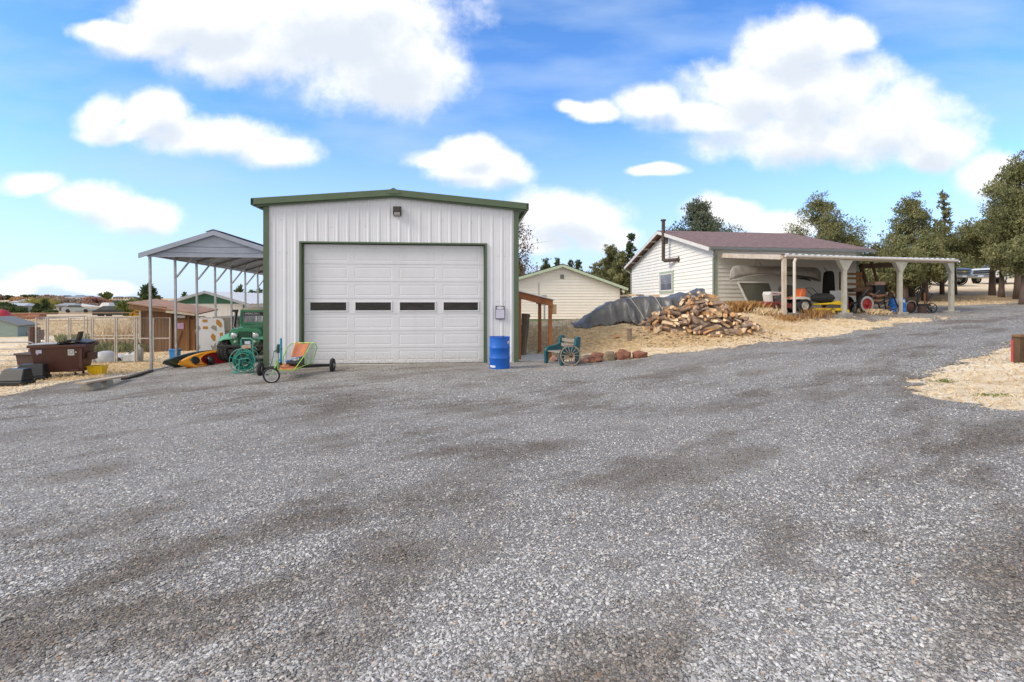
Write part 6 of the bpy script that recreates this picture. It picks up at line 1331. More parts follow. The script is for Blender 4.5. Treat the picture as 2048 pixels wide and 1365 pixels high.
x = -Lc_/2; MB().tube([(x+.32,0,.60),(x+.14,0,.55),(x+.02,0,.38),(x,0,.2),(x+.04,0,.02),(x+.06,0,-.12),(x-.02,0,-.14)], .022, 7).build('stem_band', mat('pale_aluminium', (.5,.47,.42)), cn, smooth=True)
MB().tube([(.9,-.2,.10),(1.4,-.2,.09),(1.75,-.15,.0)], [.03,.05,.02], 6).build('paddle', black_metal, cn)
ropem = mat('dark_cord', (.10,.08,.06), .8)
for x in (-1.0, .9): MB().tube([(x-.2,0,.60),(x,.1,.95),(x+.25,0,.58)], .008, 5).build('hanging_cord', ropem, cn)
# leaning screen frame
q = P(1520, 606, 22.4); z0 = TZ(q.x, q.y); sf = thing('screen_frame', 'white-framed grey-green screen panel leaning against the house under the canoe', 'frame', (q.x, q.y, z0), R(9)); tl = Vector((-.84, .35, HC-(565-YH)/F*22.6-z0)); tr = Vector((.72,.35,tl.z)); bl_ = Vector((-.42,0,.08)); br_ = Vector((.95,0,.05))
mb = MB()
for a, b in ((tl,tr),(tr,br_),(br_,bl_),(bl_,tl)): mb.bar(a, b, .07, .04, (0,-1,.3))
mb.build('frame', whitetrim, sf); mb = MB(); mb.add([tl+Vector((0,.01,0)),tr+Vector((0,.01,0)),br_+Vector((0,.01,0)),bl_+Vector((0,.01,0))], [(3,2,1,0)]); mb.build('screen', mat('olive_grey_screen', (.115,.115,.085), .6, 0, .15, 2), sf)
# garden tractor
crm = mat('cream_white_paint', (.62,.58,.52), .45, 0, .12, 5); orange = mat('orange_seat_paint', (.72,.16,.04), .4, 0, .08, 5); rdec = mat('dark_rusty_mower_deck', (.22,.035,.03), .7, 0, .4, 6); rusty = mat('rusty_brown_metal', (.14,.065,.04), .8, .2, .5, 6, .3, 30, col2=(.05,.028,.02)); grease = mat('greasy_grey_metal', (.12,.105,.095), .55, .4, .4, 9)
q = P(1577, 631, 20.4); tx = thing('garden_tractor', 'old cream and orange garden tractor behind the first shelter posts', 'tractor', (q.x, q.y, TZ(q.x, q.y)), R(12))
def wheel(par, c, r, w, axis, tm, rm, rimr=.55, name='wheel', tread=0):
    mb = MB(); a = w/2; mb.lathe([(r*rimr,-a*.7),(r*.8,-a),(r*.94,-a*.85),(r,-a*.4),(r,a*.4),(r*.94,a*.85),(r*.8,a),(r*rimr,a*.7)], 26, c, axis); t = mb.build(name, tm, par, smooth='all')
    mb = MB(); mb.lathe([(0,-a*.5),(r*.15,-a*.55),(r*.2,-a*.3),(r*rimr*.8,-a*.2),(r*rimr*1.02,-a*.72),(r*rimr*1.02,a*.72),(r*rimr*.8,a*.2),(r*.15,a*.5),(0,a*.5)], 20, c, axis); mb.build('rim', rm, t, smooth=True); return t
for y in (-.33,.33): wheel(tx, (.42,y,.30), .30, .24, (0,1,0), black_rubber, crm); wheel(tx, (-.84,y,.19), .19, .13, (0,1,0), black_rubber, rusty)
mb = MB(); mb.prism([(-1.02,.86),(-.50,.84),(-.47,.73),(-.92,.70),(-.88,.22),(-.95,.22),(-1.05,.74)], -.22, .22); mb.build('hood', crm, tx, bevel=.02)
mb = MB(); mb.bx(-.96,-.52,-.226,-.222,.75,.82); mb.build('pink_lettering_band', mat('faded_red_band', (.55,.30,.28), .6, 0, .3, 14), tx); MB().bx(-.90,-.80,-.23,-.225,.77,.81).build('navy_patch', mat('navy_patch',(.10,.10,.25),.6), tx)
mb = MB(); mb.bx(-.86,-.30,-.16,.16,.42,.68); mb.cyl((-.7,-.2,.5),(-.7,.0,.5),.10,12); mb.cyl((-.45,-.22,.45),(-.45,0,.45),.07,10); mb.ball((-.78,-.18,.58),(.07,.05,.07)); mb.build('engine', grease, tx, smooth=True)
MB().prism([(-1.25,.20),(-.15,.20),(-.15,.34),(-.4,.44),(-1.1,.46),(-1.28,.40)], -.38, .38).build('mower_deck', rdec, tx, bevel=.03)
mb = MB(); mb.bx(-.9,.6,-.10,.10,.28,.38); mb.build('chassis', rusty, tx)
mb = MB(); mb.prism([(.02,.60),(.30,.66),(.60,.63),(.85,.55),(.98,.50),(.98,.46),(.80,.48),(.3,.54),(.02,.55)], -.44, .44); mb.build('rear_fender', crm, tx, bevel=.015)
mb = MB(); mb.prism([(.0,.62),(.30,.64),(.36,.70),(.46,.98),(.62,1.0),(.66,.90),(.62,.62),(.4,.60),(0,.58)], -.22, .22); mb.build('seat', orange, tx, bevel=.04)
mb = MB(); mb.prism([(-.1,.66),(.30,.69),(.42,1.0),(.30,1.14),(.02,1.16),(-.18,1.06)], .1, .42); mb.build('canvas_bag', mat('black_green_bag', (.02,.028,.028), .7, 0, .3, 5), tx, bevel=.06)
mb = MB(); mb.tube([(-.30,0,.6),(-.18,0,.98)], .02, 6); mb.ring((-.16,0,1.0),(-.35,0,1),.17,.014,20,6); mb.build('steering_wheel', black_metal, tx)
MB().tube([(-1.1,-.2,.35),(-1.2,-.2,.72),(-.98,-.2,.74)], .012, 6).build('lever', crm, tx)
# yellow mower
yp = mat('yellow_mower_paint', (.72,.48,.01), .4, 0, .1, 5); q = P(1652, 632, 20.1); ym = thing('lawn_mower', 'yellow and black push mower with grass bag left of the second shelter post', 'mower', (q.x, q.y, TZ(q.x, q.y)), R(6))
for x, y, r in ((.08,-.28,.10),(.70,-.28,.10),(.08,.22,.09),(.70,.22,.10)): wheel(ym, (x-.0,y,r), r, .05, (0,1,0), black_rubber, yp, .72)
MB().prism([(-.45,.12),(.78,.10),(.80,.18),(.6,.22),(.1,.2),(-.45,.22)], -.22, .20).build('deck', yp, ym, bevel=.02); MB().prism([(-.48,.40),(.10,.44),(.42,.52),(.62,.40),(.62,.33),(.1,.36),(-.48,.34)], -.2, .2).build('upper_cowl', yp, ym, bevel=.02)
MB().bx(-.1,.5,-.16,.16,.2,.36).build('engine', grease, ym, bevel=.02); MB().loft([[(x, w*math.cos(a), .62+h_*math.sin(a)) for a in np.linspace(0,2*PI,14,endpoint=False)] for x, w, h_ in ((-.62,.10,.10),(-.45,.22,.18),(-.1,.24,.20),(.2,.2,.16),(.34,.08,.06))]).build('grass_bag', mat('black_fabric_bag', (.02,.02,.022), .8, 0, .4, 6), ym, smooth='all')
MB().tube([(-.1,-.18,.4),(-.75,-.2,1.02),(-.75,.2,1.02),(-.1,.18,.4)], .014, 6).build('handle', black_metal, ym)
# dark clutter at wall
q = P(1658, 615, 22.8); dk = thing('hanging_black_coat', 'tall black cover hanging on the house wall behind the grass bag', 'cover', (q.x, q.y, HC-(612-YH)/F*22.8), R(9)); rr_ = random.Random(4)
MB().loft([[(w*math.cos(a)*(1+.12*math.sin(5*a)), .15*math.sin(a), z) for a in np.linspace(0,2*PI,20,endpoint=False)] for z, w in ((.0,.30),(.5,.30),(1.2,.26),(1.5,.22),(1.58,.10))]).build('cloth', mat('near_black_cloth', (.012,.011,.010), .95, 0, .5, 8), dk, smooth='all'); MB().cyl((0,0,1.5),(0,.3,1.75),.015,6).build('hook', black_metal, dk)
wb_ = mat('pale_grey_board', (.48,.48,.49), .7, 0, .1, 4)
q = P(1680, 628, 20.9); t = thing('white_panels', 'pale grey upright boards stacked behind the second shelter post', 'boards', (q.x, q.y, TZ(q.x, q.y)), R(12))
for x0, x1, h_, y in ((-.48,-.12,.92,0),(-.10,.16,.95,.06),(.18,.52,.96,.1)): MB().bx(x0,x1,y,y+.03,0,h_).build('board', wb_, t, bevel=.008)
# timber rack
orw = mat('orange_brown_wood', (.34,.17,.05), .75, 0, .3, 4, .2, 20, col2=(.20,.09,.03)); q = P(1701, 600, 22.6); z0 = TZ(q.x, q.y); t = thing('timber_rack', 'orange-brown slatted wooden rack against the house corner', 'rack', (q.x, q.y, z0), R(9))
for z in (1.68,1.48,1.22,.98,.75): MB().bx(-.50,.50,-.02,.02,z-.05,z+.05).build('slat', orw, t, bevel=.005)
for x in (-.47,.42,.58): MB().bx(x-.05,x+.05,.02,.08,0,1.78).build('upright', orw, t, bevel=.005)
q = P(1722, 560, 23.0); dkw = mat('dark_brown_lumber', (.10,.055,.03), .85, 0, .3, 4)
def beamobj(p0, p1, w, m, label, cat='beam', name='timber_beam'):
    mb = MB(); mb.bar((0,0,0), p1-p0, w, w*.6, (0,1,0)); o = mb.build(name, m, loc=p0, bevel=.006); tag(o, label, cat); return o
beamobj(P(1737,580,22.9), P(1720,530,23.2), .14, dkw, 'thick dark brown timber leaning under the lean-to right of the rack')
beamobj(P(1757,572,22.4), P(1743,524,22.7), .10, dkw, 'thin dark timber leaning between the rack and third post')
beamobj(P(1690,552,22.3), P(1684,527,22.5), .13, mat('red_brown_lumber', (.20,.09,.05), .8), 'short red-brown timber above the rack beside the second post')
beamobj(P(1722,533,23.0), P(1795,530,23.9), .22, dkw, 'dark horizontal timber below the lean-to roof near its right end')
# antique tractor / engine
q = P(1722, 630, 20.9); at = thing('antique_tractor', 'rusty antique tractor with crimson wheel under the lean-to', 'tractor', (q.x, q.y, TZ(q.x, q.y)), R(12))
redw = mat('crimson_wheel_paint', (.36,.008,.012), .4, 0, .25, 5); wht = mat('dirty_whitewall', (.36,.34,.32), .8, 0, .2, 8)
mb = MB(); c = (-.18,-.35,.36); mb.lathe([(.22,-.10),(.30,-.12),(.35,-.10),(.36,-.05),(.36,.07),(.33,.11),(.22,.1)], 30, c, (0,1,0)); w = mb.build('wheel', black_rubber, at, smooth='all')
mb = MB(); mb.lathe([(.235,-.108),(.30,-.125),(.325,-.117),(.33,-.10)], 30, c, (0,1,0)); mb.build('whitewall', wht, w, smooth='all'); mb = MB(); mb.lathe([(0,-.12),(.05,-.12),(.06,-.09),(.12,-.08),(.18,-.05),(.22,-.10),(.24,-.10),(.24,-.05)], 26, c, (0,1,0)); mb.build('rim', redw, w, smooth='all')
mb = MB()
for i in range(8): a = 2*PI*i/8; mb.cyl((c[0]+.095*math.cos(a),c[1]-.09,c[2]+.095*math.sin(a)),(c[0]+.095*math.cos(a),c[1]-.11,c[2]+.095*math.sin(a)),.014,6)
mb.build('wheel_nuts', black_metal, w)
wheel(at, (-.18,.55,.36), .36, .2, (0,1,0), black_rubber, redw)
MB().prism([(-.55,1.0),(.35,1.12),(.55,1.05),(.5,.92),(.1,.88),(-.52,.86)], -.12, .14).build('fuel_tank', rusty, at, bevel=.04)
mb = MB(); mb.bx(.50,.98,-.22,.22,.64,1.16); mb.build('radiator', mat('black_radiator', (.006,.009,.012), .7, 0, .3, 20), at, bevel=.01); MB().prism([(.45,1.14),(1.0,1.16),(1.02,1.28),(.9,1.32),(.5,1.30)], -.24, .24).build('radiator_top', mat('pinkish_rust_cap', (.30,.19,.14), .7, 0, .3, 6), at, bevel=.03)
mb = MB(); mb.bx(-.1,.45,-.14,.14,.55,.9); mb.cyl((-.0,-.2,.75),(.4,-.2,.75),.07,10); mb.cyl((.2,-.05,.9),(.2,-.05,1.15),.04,8); mb.build('engine_block', mat('dark_rust', (.07,.035,.022), .85, .2, .5, 8), at, smooth=True)
mb = MB(); mb.tube([(.15,-.24,.80),(.5,-.26,.68),(.8,-.25,.72),(1.0,-.24,.75)], [.04,.07,.05,.03], 8); mb.tube([(.0,-.24,.55),(.4,-.26,.50),(.75,-.24,.46),(1.1,-.2,.55)], [.03,.05,.05,.03], 8); mb.build('manifold', mat('pinkish_rust', (.30,.13,.085), .8, 0, .4, 7), at, smooth='all')
mb = MB(); mb.bx(-.3,1.1,-.18,.18,.36,.46); mb.bar((-.5,-.3,.0),(.6,-.3,.95),.05,.04); mb.bar((-.75,-.32,.15),(-.0,-.32,1.0),.05,.03); mb.build('frame_rail', mat('slate_bar', (.09,.095,.10), .6, .2), at)
mb = MB(); mb.tube([(1.02,-.2,1.18),(1.35,-.2,.72),(1.5,-.2,.5)], .025, 6); mb.ring((1.4,-.1,.75),(0,1,0),.11,.03,16,6); mb.build('drawbar', rusty, at)
mb = MB(); mb.lathe([(0,-.05),(.10,-.06),(.12,0),(.10,.06),(0,.05)], 14, (1.25,-.15,.17), (0,1,0)); mb.build('flywheel', mat('pinkish_rust', (.3,.13,.085)), at, smooth=True)
# black tubular gate section
q = P(1772, 628, 20.4); t = thing('iron_gate_section', 'black iron bar gate section leaning beside the third shelter post', 'gate', (q.x, q.y, TZ(q.x, q.y)), R(12))
mb = MB()
A_, B_, C_, D_ = Vector((-.38,0,.45)), Vector((.34,0,.80)), Vector((.48,.05,.34)), Vector((-.15,.05,.02))
for a, b in ((A_,B_),(A_,D_),(B_,Vector((.60,0,.30)))): mb.bar(a, b, .05, .03)
mb.bar(D_, Vector((.58,0,.28)), .05, .03)
for k_ in (.25,.5,.75): mb.bar(A_+(D_-A_)*k_, B_+(Vector((.60,0,.30))-B_)*k_, .025, .02)
mb.bar(A_+(B_-A_)*.4, D_+(Vector((.58,0,.28))-D_)*.3, .05, .03); mb.build('bars', black_metal, t)
# blue plastic drum
q = P(1794, 632, 21.0); t = thing('blue_plastic_drum', 'bright blue plastic drum behind the third shelter post', 'drum', (q.x, q.y, TZ(q.x, q.y))); MB().lathe([(0,.0),(.27,0),(.30,.05),(.30,.22),(.285,.24),(.30,.26),(.30,.50),(.27,.58),(.24,.62),(0,.62)], 24).build('drum_shell', mat('bright_blue_plastic2', (.01,.16,.62), .45, 0, .15, 4), t, smooth=True)
patch(.302, R(-95), R(-70), .45, .56).build('label', lab, t)
# loose wheel
q = P(1822, 631, 21.0); t = thing('loose_wheel', 'thin white-rimmed wheel with rusty disc standing beside the blue drum', 'wheel', (q.x, q.y, TZ(q.x, q.y)), R(10)); MB().ring((0,0,.265),(0,1,.05),.235,.032,30,8).build('tyre', black_rubber, t, smooth='all'); MB().ring((0,-.012,.265),(0,1,.05),.262,.010,30,6).build('white_rim', mat('white_rim', (.6,.58,.56), .4), t, smooth='all'); MB().lathe([(0,-.02),(.06,-.03),(.21,.02),(.21,.03),(0,.03)], 26, (0,0,.265), (0,1,.05)).build('disc', mat('rusty_disc', (.10,.035,.02), .6, .2, .5, 6), t, smooth=True)
# black stationary machine with seat
q = P(1846, 632, 21.2); t = thing('drill_press_machine', 'black spoked-wheel machine with small round seat at the shelter\'s right end', 'machine', (q.x, q.y, TZ(q.x, q.y)), R(5)); MBK = mat('black_casting', (.02,.018,.018), .6, .2, .4, 8)
mb = MB(); mb.ring((.28,-.1,.22),(.4,1,0),.20,.02,24,6); spoked(mb, (.28,-.1,.22), (.4,1,0), .02, .2, 6, .014); mb.build('spoked_wheel', MBK, t, smooth='all')
mb = MB(); mb.tube([(-.30,0,.35),(-.22,0,.6),(-.10,0,.95),(-.02,0,1.05),(.06,0,.98)], [.05,.045,.04,.04,.03], 8); mb.ball((-.12,0,1.05),(.06,.05,.05)); mb.bx(-.32,.2,-.12,.12,.28,.40); mb.bar((-.05,0,.3),(.0,0,.02),.10,.06); mb.bar((.1,0,.35),(.42,0,.05),.04,.04); mb.build('casting', MBK, t, smooth=True)
mb = MB(); mb.tube([(.15,0,.38),(.30,0,.62),(.42,0,.84)], .018, 6); mb.build('seat_stem', MBK, t); mb = MB(); mb.lathe([(0,.0),(.11,.01),(.14,.05),(.10,.06),(0,.04)], 14, (.42,0,.83)); mb.build('seat', mat('worn_grey_seat', (.28,.30,.31), .5), t, smooth='all')
MB().tube([(.05,-.03,.35),(.04,-.03,.85)], .035, 8).build('brown_column', mat('brown_column', (.20,.075,.03), .7), t, smooth=True)
MB().bx(-.30,-.02,-.2,-.05,.0,.30).build('base_box', mat('dark_brown_box', (.07,.04,.035), .8), t)
# weeds at the tractor
def weedclump(px0, px1, D0, D1, n, h_, m, label, lean=.5, cl=5, name='dry_weeds'):
    cs = [(px0+(px1-px0)*rng.random(), D0+(D1-D0)*rng.random(), .1+.25*rng.random()) for _ in range(cl)]; X = []; Y = []
    for i in range(n): p_, d_, r_ = cs[i % cl]; X.append((p_-1024)/F*d_+rng.normal()*r_); Y.append(d_+rng.normal()*r_*.5)
    X, Y = np.array(X), np.array(Y); blades(name, X, Y, h_*(.4+.6*rng.random(n)), lean, m, label, 'weeds', .007)
weedclump(1464, 1514, 19.6, 20.9, 1300, .55, rust_weed, 'tall rusty dry weeds between the firewood heap and the garden tractor', .45, 14)
weedclump(1512, 1552, 19.0, 19.5, 380, .34, straw, 'straw-coloured weeds in front of the garden tractor front wheel', .5, 9)
weedclump(1562, 1615, 18.7, 19.0, 300, .26, rust_weed, 'orange tufts of grass at the foot of the first shelter post', .45, 7)
weedclump(1632, 1637, 19.2, 19.5, 260, .42, rust_weed, 'upright orange tuft between the garden tractor and yellow mower', .22, 3)
weedclump(1740, 1764, 20.2, 20.6, 650, .28, straw, 'pale grass clump right of the crimson wheel', .6, 5)
for (px, py, D, n_, h_) in ((1888,760,8.9,130,.05),(1968,797,7.7,90,.035),(2006,803,7.6,90,.035)):
    q = P(px, py, D); X = q.x+rng.normal(size=n_)*.07; Y = q.y+rng.normal(size=n_)*.06; blades('grass_tuft', X, Y, h_*(.5+rng.random(n_)), .8, greeng, None, None, .004)
tl_ = ['small green grass tuft nearest the gravel point on the right straw', 'sparse green grass tuft in the middle of the right straw', 'sparse green tuft nearest the right frame edge']
for o, l_ in zip([o for o in bpy.data.objects if o.name.startswith('grass_tuft')], tl_): tag(o, l_, 'grass tuft')
# ================================================================ vehicles on the hill
def suvwheel(par, c, r, w):
    t = wheel(par, c, r, w, (0,1,0), black_rubber, mat('alloy_wheel', (.40,.41,.42), .3, .6, .3, 8), .66); mb = MB()
    for k_ in (-1, 1):
        for i in range(5):
            a = 2*PI*i/5+.3; mb.bar((c[0]+.04*math.cos(a),c[1]+k_*w*.42,c[2]+.04*math.sin(a)),(c[0]+r*.6*math.cos(a),c[1]+k_*w*.36,c[2]+r*.6*math.sin(a)),.07,.03,(0,1,0))
    mb.build('spokes', mat('bright_alloy', (.62,.63,.64)), t); return t
def truck(name, label, loc, rz, paint, L=5.4, bed=True, badge=True):   # x forward
    t = thing(name, label, 'pickup truck', loc, rz); hw_ = .97
    def cs(x, w, zb, zt, r=.12): return [(x,-w,zb),(x,-w,zt-r),(x,-w+r*.8,zt),(x,w-r*.8,zt),(x,w,zt-r),(x,w,zb)]
    f_ = L/2
    MB().loft([cs(f_,.84,.50,1.02,.14),cs(f_-.12,.93,.45,1.14,.1),cs(f_-.55,hw_,.42,1.22),cs(f_-1.5,hw_,.42,1.27),cs(f_-1.55,hw_,.42,1.18),cs(-f_+.1,hw_,.45,1.18),cs(-f_,.93,.5,1.14)]).build('body', paint, t, smooth=True)
    c1, c0_ = f_-1.35, (-.75 if bed else -f_+.15)
    MB().loft([cs(c1,.86,1.15,1.20,.02),cs(c1-.72,.72,1.15,1.78,.10),cs((c1+c0_)/2,.74,1.15,1.84,.10),cs(c0_+.15,.73,1.15,1.80,.10),cs(c0_,.84,1.15,1.2,.02)]).build('cab', paint, t, smooth=True)
    gl = mat('car_glass', (.05,.06,.07), .08, 0, .4, 2, spec=.9); mb = MB(); mb.add([(c1-.06,-.78,1.24),(c1-.06,.78,1.24),(c1-.66,.64,1.72),(c1-.66,-.64,1.72)], [(0,1,2,3)]); mb.v = [(x+.03, y, z+.015) for x, y, z in mb.v]; mb.build('windshield', gl, t)
    for s in (-1, 1):
        for (x0, x1) in ((c1-.72,c1-1.45),(c1-1.55,c0_+.35)):
            mb = MB(); mb.add([(x0+.12,s*.845,1.26),(x1,s*.845,1.26),(x1,s*.765,1.70),(x0-.02,s*.765,1.70)], [(0,1,2,3) if s > 0 else (3,2,1,0)]); mb.build('side_window', gl, t)
        MB().prism([(f_-.5,.78),(f_-.08,.80),(f_-.04,1.02),(f_-.45,1.06)], s*.80-.10*s, s*.965, 'xz').build('headlight', mat('clear_lens', (.5,.52,.54), .15, .3), t)
        for x in (f_-.95, -f_+1.15):
            suvwheel(t, (x, s*.86, .41), .41, .27)
            mb = MB(); mb.ring((x,s*.95,.42),(0,1,0),.47,.045,18,6,PI*0,PI); mb.v = [(a, b, c_) for a, b, c_ in mb.v]; mb.build('wheel_arch', black_plastic, t)
    mb = MB(); mb.bx(f_-.10,f_+.06,-.90,.90,.46,.68); mb.build('bumper', mat('grey_bumper', (.22,.23,.25), .4, .4), t, bevel=.04)
    mb = MB(); mb.bx(f_-.02,f_+.015,-.62,.62,.74,1.06); gr_ = mb.build('grille', black_plastic, t); mb = MB(); mb.bx(f_+.012,f_+.03,-.62,.62,.89,.92); mb.build('grille_bar', mat('grey_bumper', (.22,.23,.25)), gr_)
    if badge: mb = MB(); mb.prism([(-.13,.89),(-.04,.89),(-.04,.865),(.04,.865),(.04,.89),(.13,.89),(.13,.925),(.04,.925),(.04,.95),(-.04,.95),(-.04,.925),(-.13,.925)], f_+.03, f_+.045, 'yz'); mb.build('gold_badge', mat('gold_badge', (.65,.38,.05), .3, .3), gr_)
    MB().bx(f_+.06,f_+.075,-.19,.19,.50,.62).build('number_plate', mat('pale_plate', (.42,.50,.62), .5), t)
    MB().bx(f_+.055,f_+.07,-.55,.55,.63,.70).build('bumper_gap', black_plastic, t)
    MB().bx(-f_+.05,-.82,-.82,.82,1.17,1.186).build('bed_cover', black_plastic, t) if bed else None
    return t
gp = mat('dark_grey_car_paint', (.085,.09,.10), .25, .4, .1, 1, coat=.5); wp_ = mat('white_car_paint', (.62,.64,.66), .3, 0, .05, 1, coat=.4)
def vloc(px, D): x = (px-1024)/F*D; return (x, D, TZ(x, D)+.02)
truck('pickup_truck', 'dark grey pickup truck parked uphill behind the junipers, front towards the yard', (33.9, 40.7, TZ(33.9, 40.7)+.02), R(-80), gp)
truck('pickup_truck', 'white pickup truck parked uphill among the tree trunks at right', vloc(2004, 41.5), R(197), wp_, 5.0, badge=False)
# ================================================================ trees
jun = leafmat('juniper_foliage', (.075,.088,.036), (.19,.195,.085), (.36,.34,.155)); jun2 = leafmat('grey_green_foliage', (.055,.075,.05), (.12,.145,.095), (.2,.22,.14)); dkf = leafmat('dark_pine_foliage', (.035,.055,.02), (.085,.115,.045), (.16,.18,.07))
jbark = mat('juniper_bark', (.15,.105,.085), .95, 0, .35, 3, .5, 18, stretch=(2,2,.4), col2=(.08,.055,.045))
def tree(px, D, ztop_px, width, label, fol=jun, style='juniper', n=9000, leaf=.055, trunk=.16, clear=.12, seed=0, cat='tree', group=None, name='juniper_tree', base=None, dens=1.0, barkm=None):
    g = np.random.default_rng(seed+100); x = (px-1024)/F*D; z0 = TZ(x, D) if base is None else base; H_ = HC-(ztop_px-YH)/F*D-z0; Rr = width/2/F*D*.92; H_ -= Rr*(.30 if style in ('round',) else .12 if style in ('juniper','cone') else .05)
    t = thing(name, label, cat, (x, D, z0), 0, group); bk = barkm or jbark
    # trunk and limbs
    mb = MB(); ln = [(0,0,-.1)]; px_, py_ = 0, 0; nseg = 7
    for i in range(1, nseg+1): px_ += g.normal()*.03*H_/nseg; py_ += g.normal()*.03*H_/nseg; ln.append((px_, py_, H_*.97*i/nseg))
    rr_ = [trunk*(1-i/nseg)**.8+.012 for i in range(nseg+1)]; mb.tube(ln, rr_, 9)
    def axis_at(f_):
        k_ = min(nseg-1, int(f_*nseg)); u = f_*nseg-k_; a, b = ln[k_], ln[k_+1]; return Vector(a)+(Vector(b)-Vector(a))*u
    clumps = []; nb = int(46*dens)
    for i in range(nb):
        f_ = clear+(1-clear)*((i+.5)/nb)**1.0; f_ = min(.98, f_+g.normal()*.015)
        s = (f_-clear)/(1-clear)
        if style == 'juniper': prof = min(1, (s+.10)*3.2)*(1-s)**.80*(.65+.7*g.random())
        elif style == 'cone': prof = min(1, (s+.05)*6)*(1-s)**.95*(.85+.3*g.random())
        elif style == 'sparse': prof = (.35+.3*g.random())*(1-s)**.5
        elif style == 'round': prof = math.sin(PI*min(1, .12+.88*s))**.6*(.8+.35*g.random())
        else: prof = (.5+.5*g.random())*(1-s*.6)
        a = g.random()*2*PI; Lb = Rr*prof; p0 = axis_at(max(.03, f_-(.10 if style != 'cone' else .02))); lift = {'juniper':.30,'cone':-.12,'sparse':.25,'round':.35,'bare':.5}.get(style,.3)
        p1 = axis_at(f_)+Vector((math.cos(a)*Lb, math.sin(a)*Lb, Lb*lift)); pm = (p0+p1)/2+Vector((0,0,-.06*Lb))
        mb.tube([p0, pm, p1], [trunk*.22*(1-s*.7)+.008, trunk*.14*(1-s*.7)+.006, .006], 5, caps=False)
        m_ = 5 if style == 'juniper' else 3 if style != 'bare' else 5
        for k_ in range(m_):
            u = (.45+.55*(k_+1)/m_) if Lb > .15 else 1; c = p0+(p1-p0)*u+Vector(g.normal(size=3))*Rr*.09; clumps.append((c, (Rr*(.15 if style in ('juniper','sparse') else .20)+.08*Lb)*(.7+.6*g.random())*(1.15-s*.5), g.random()))
        if style in ('bare',):
            for k_ in range(6):
                b0 = p0+(p1-p0)*g.uniform(.4,1); mb.tube([b0, b0+Vector(g.normal(size=3))*Rr*.22+Vector((0,0,.1))], [.010,.004], 4, caps=False)
    mb.build('trunk', bk, t, smooth='all')
    if style in ('juniper','cone','sparse'):
        for k_ in range(5): c = axis_at(.93+.014*k_); clumps.append((c, Rr*(.13-.015*k_), g.random()))
    C_ = np.array([list(c[0]) for c in clumps]); Rc_ = np.array([c[1] for c in clumps]); Tc = np.array([c[2] for c in clumps]); w = Rc_**2.0; w /= w.sum()
    idx = g.choice(len(clumps), n, p=w); d = g.normal(size=(n,3)); d /= np.linalg.norm(d, axis=1)[:,None]; rad = Rc_[idx]*(.25+.85*g.random(n)**.55)
    sc_ = np.array([1,1,.72]) if style != 'cone' else np.array([1,1,.5]); Pn = C_[idx]+d*rad[:,None]*sc_
    a = g.normal(size=(n,3)); a += np.array([0,0,1.3]); a /= np.linalg.norm(a, axis=1)[:,None]; b = np.cross(a, g.normal(size=(n,3))); b /= np.linalg.norm(b, axis=1)[:,None]; s = leaf*(.6+.9*g.random(n)); L1 = a*s[:,None]*1.8; B1 = b*s[:,None]*.5
    V = np.stack([Pn-B1, Pn+B1*.9, Pn+L1+B1*.25, Pn+L1*.9-B1*.45], 1).reshape(-1,3); Fc = np.arange(n*4).reshape(-1,4)
    tint = np.clip(.15+.55*Tc[idx]+.35*(g.random(n)-.5)+.12, 0, 1); fast('crown', V, Fc, fol, t, attr=tint); return t
JL = [ # px, D, ytop, width, n, label
 (1640,36,384,190,24000,'broad juniper rising behind the purple-brown roof',.02),
 (1700,38,470,130,16000,'low juniper just right of the broad one behind the roof',.02),
 (1755,37,488,110,12000,'small juniper between the house roof end and the tall pair',.02),
 (1822,30,386,150,16000,'tall dense juniper above the shelter roof',.10),
 (1850,27.5,470,120,10000,'leafy olive juniper directly behind the last shelter bay',.36),
 (1908,31,480,120,9000,'olive juniper in front of the dark grey pickup',.80),
 (1984,30,425,140,12000,'slanted juniper with gaps between the pickups',.52),
 (2040,27.5,303,190,22000,'tallest juniper at the right frame edge',.27),
 (2046,24.5,470,120,9000,'low dark juniper in front of the tallest one at the right edge',.55)]
for i, (px, D, yt, w_, n_, lb, cl_) in enumerate(JL): tree(px, D, yt, w_*1.08, lb, n=int(n_*1.8), dens=1.45, seed=i, clear=cl_, trunk=.17 if i != 7 else .30, leaf=.056)
tree(1884, 31, 377, 62, 'thin sparse juniper spire rising right of the tall dense juniper', n=2000, seed=21, style='sparse', clear=.35, trunk=.12, leaf=.075)
tree(2003, 28.6, 500, 60, 'bare-trunked juniper in front of the white pickup', n=1800, seed=23, style='juniper', clear=.72, trunk=.15)
tree(1810, 27, 500, 90, 'shaggy juniper seen between the third and last shelter posts', n=7000, seed=25, clear=.35, trunk=.16)
tree(1762, 29, 520, 100, 'olive juniper seen through the lean-to right of the rack', n=8000, seed=26, clear=.12, trunk=.16)
for i, (px, D, yt, w_, lb) in enumerate(((1888,62,505,90,'distant juniper behind the grey pickup'),(1938,66,510,90,'distant juniper above the gap between the pickups'),(1985,60,500,90,'distant juniper behind the white pickup cab'),(2030,62,495,90,'distant juniper behind the white pickup at the frame edge'),(1962,56,488,70,'taller distant juniper over the front of the white pickup'))): tree(px, D, yt, w_, lb, n=9000, seed=90+i, clear=.02, leaf=.12, trunk=.15, base=3.2)
tree(1398, 44, 394, 160, 'blue-green spruce tip above the left end of the purple-brown roof', fol=jun2, style='juniper', n=26000, dens=1.5, seed=30, leaf=.09, trunk=.2, name='spruce_tree')
tree(1430, 45, 436, 70, 'bushy shoulder of spruce just right of the spruce tip', fol=jun2, style='round', n=5000, seed=31, leaf=.09, trunk=.2, name='spruce_tree')
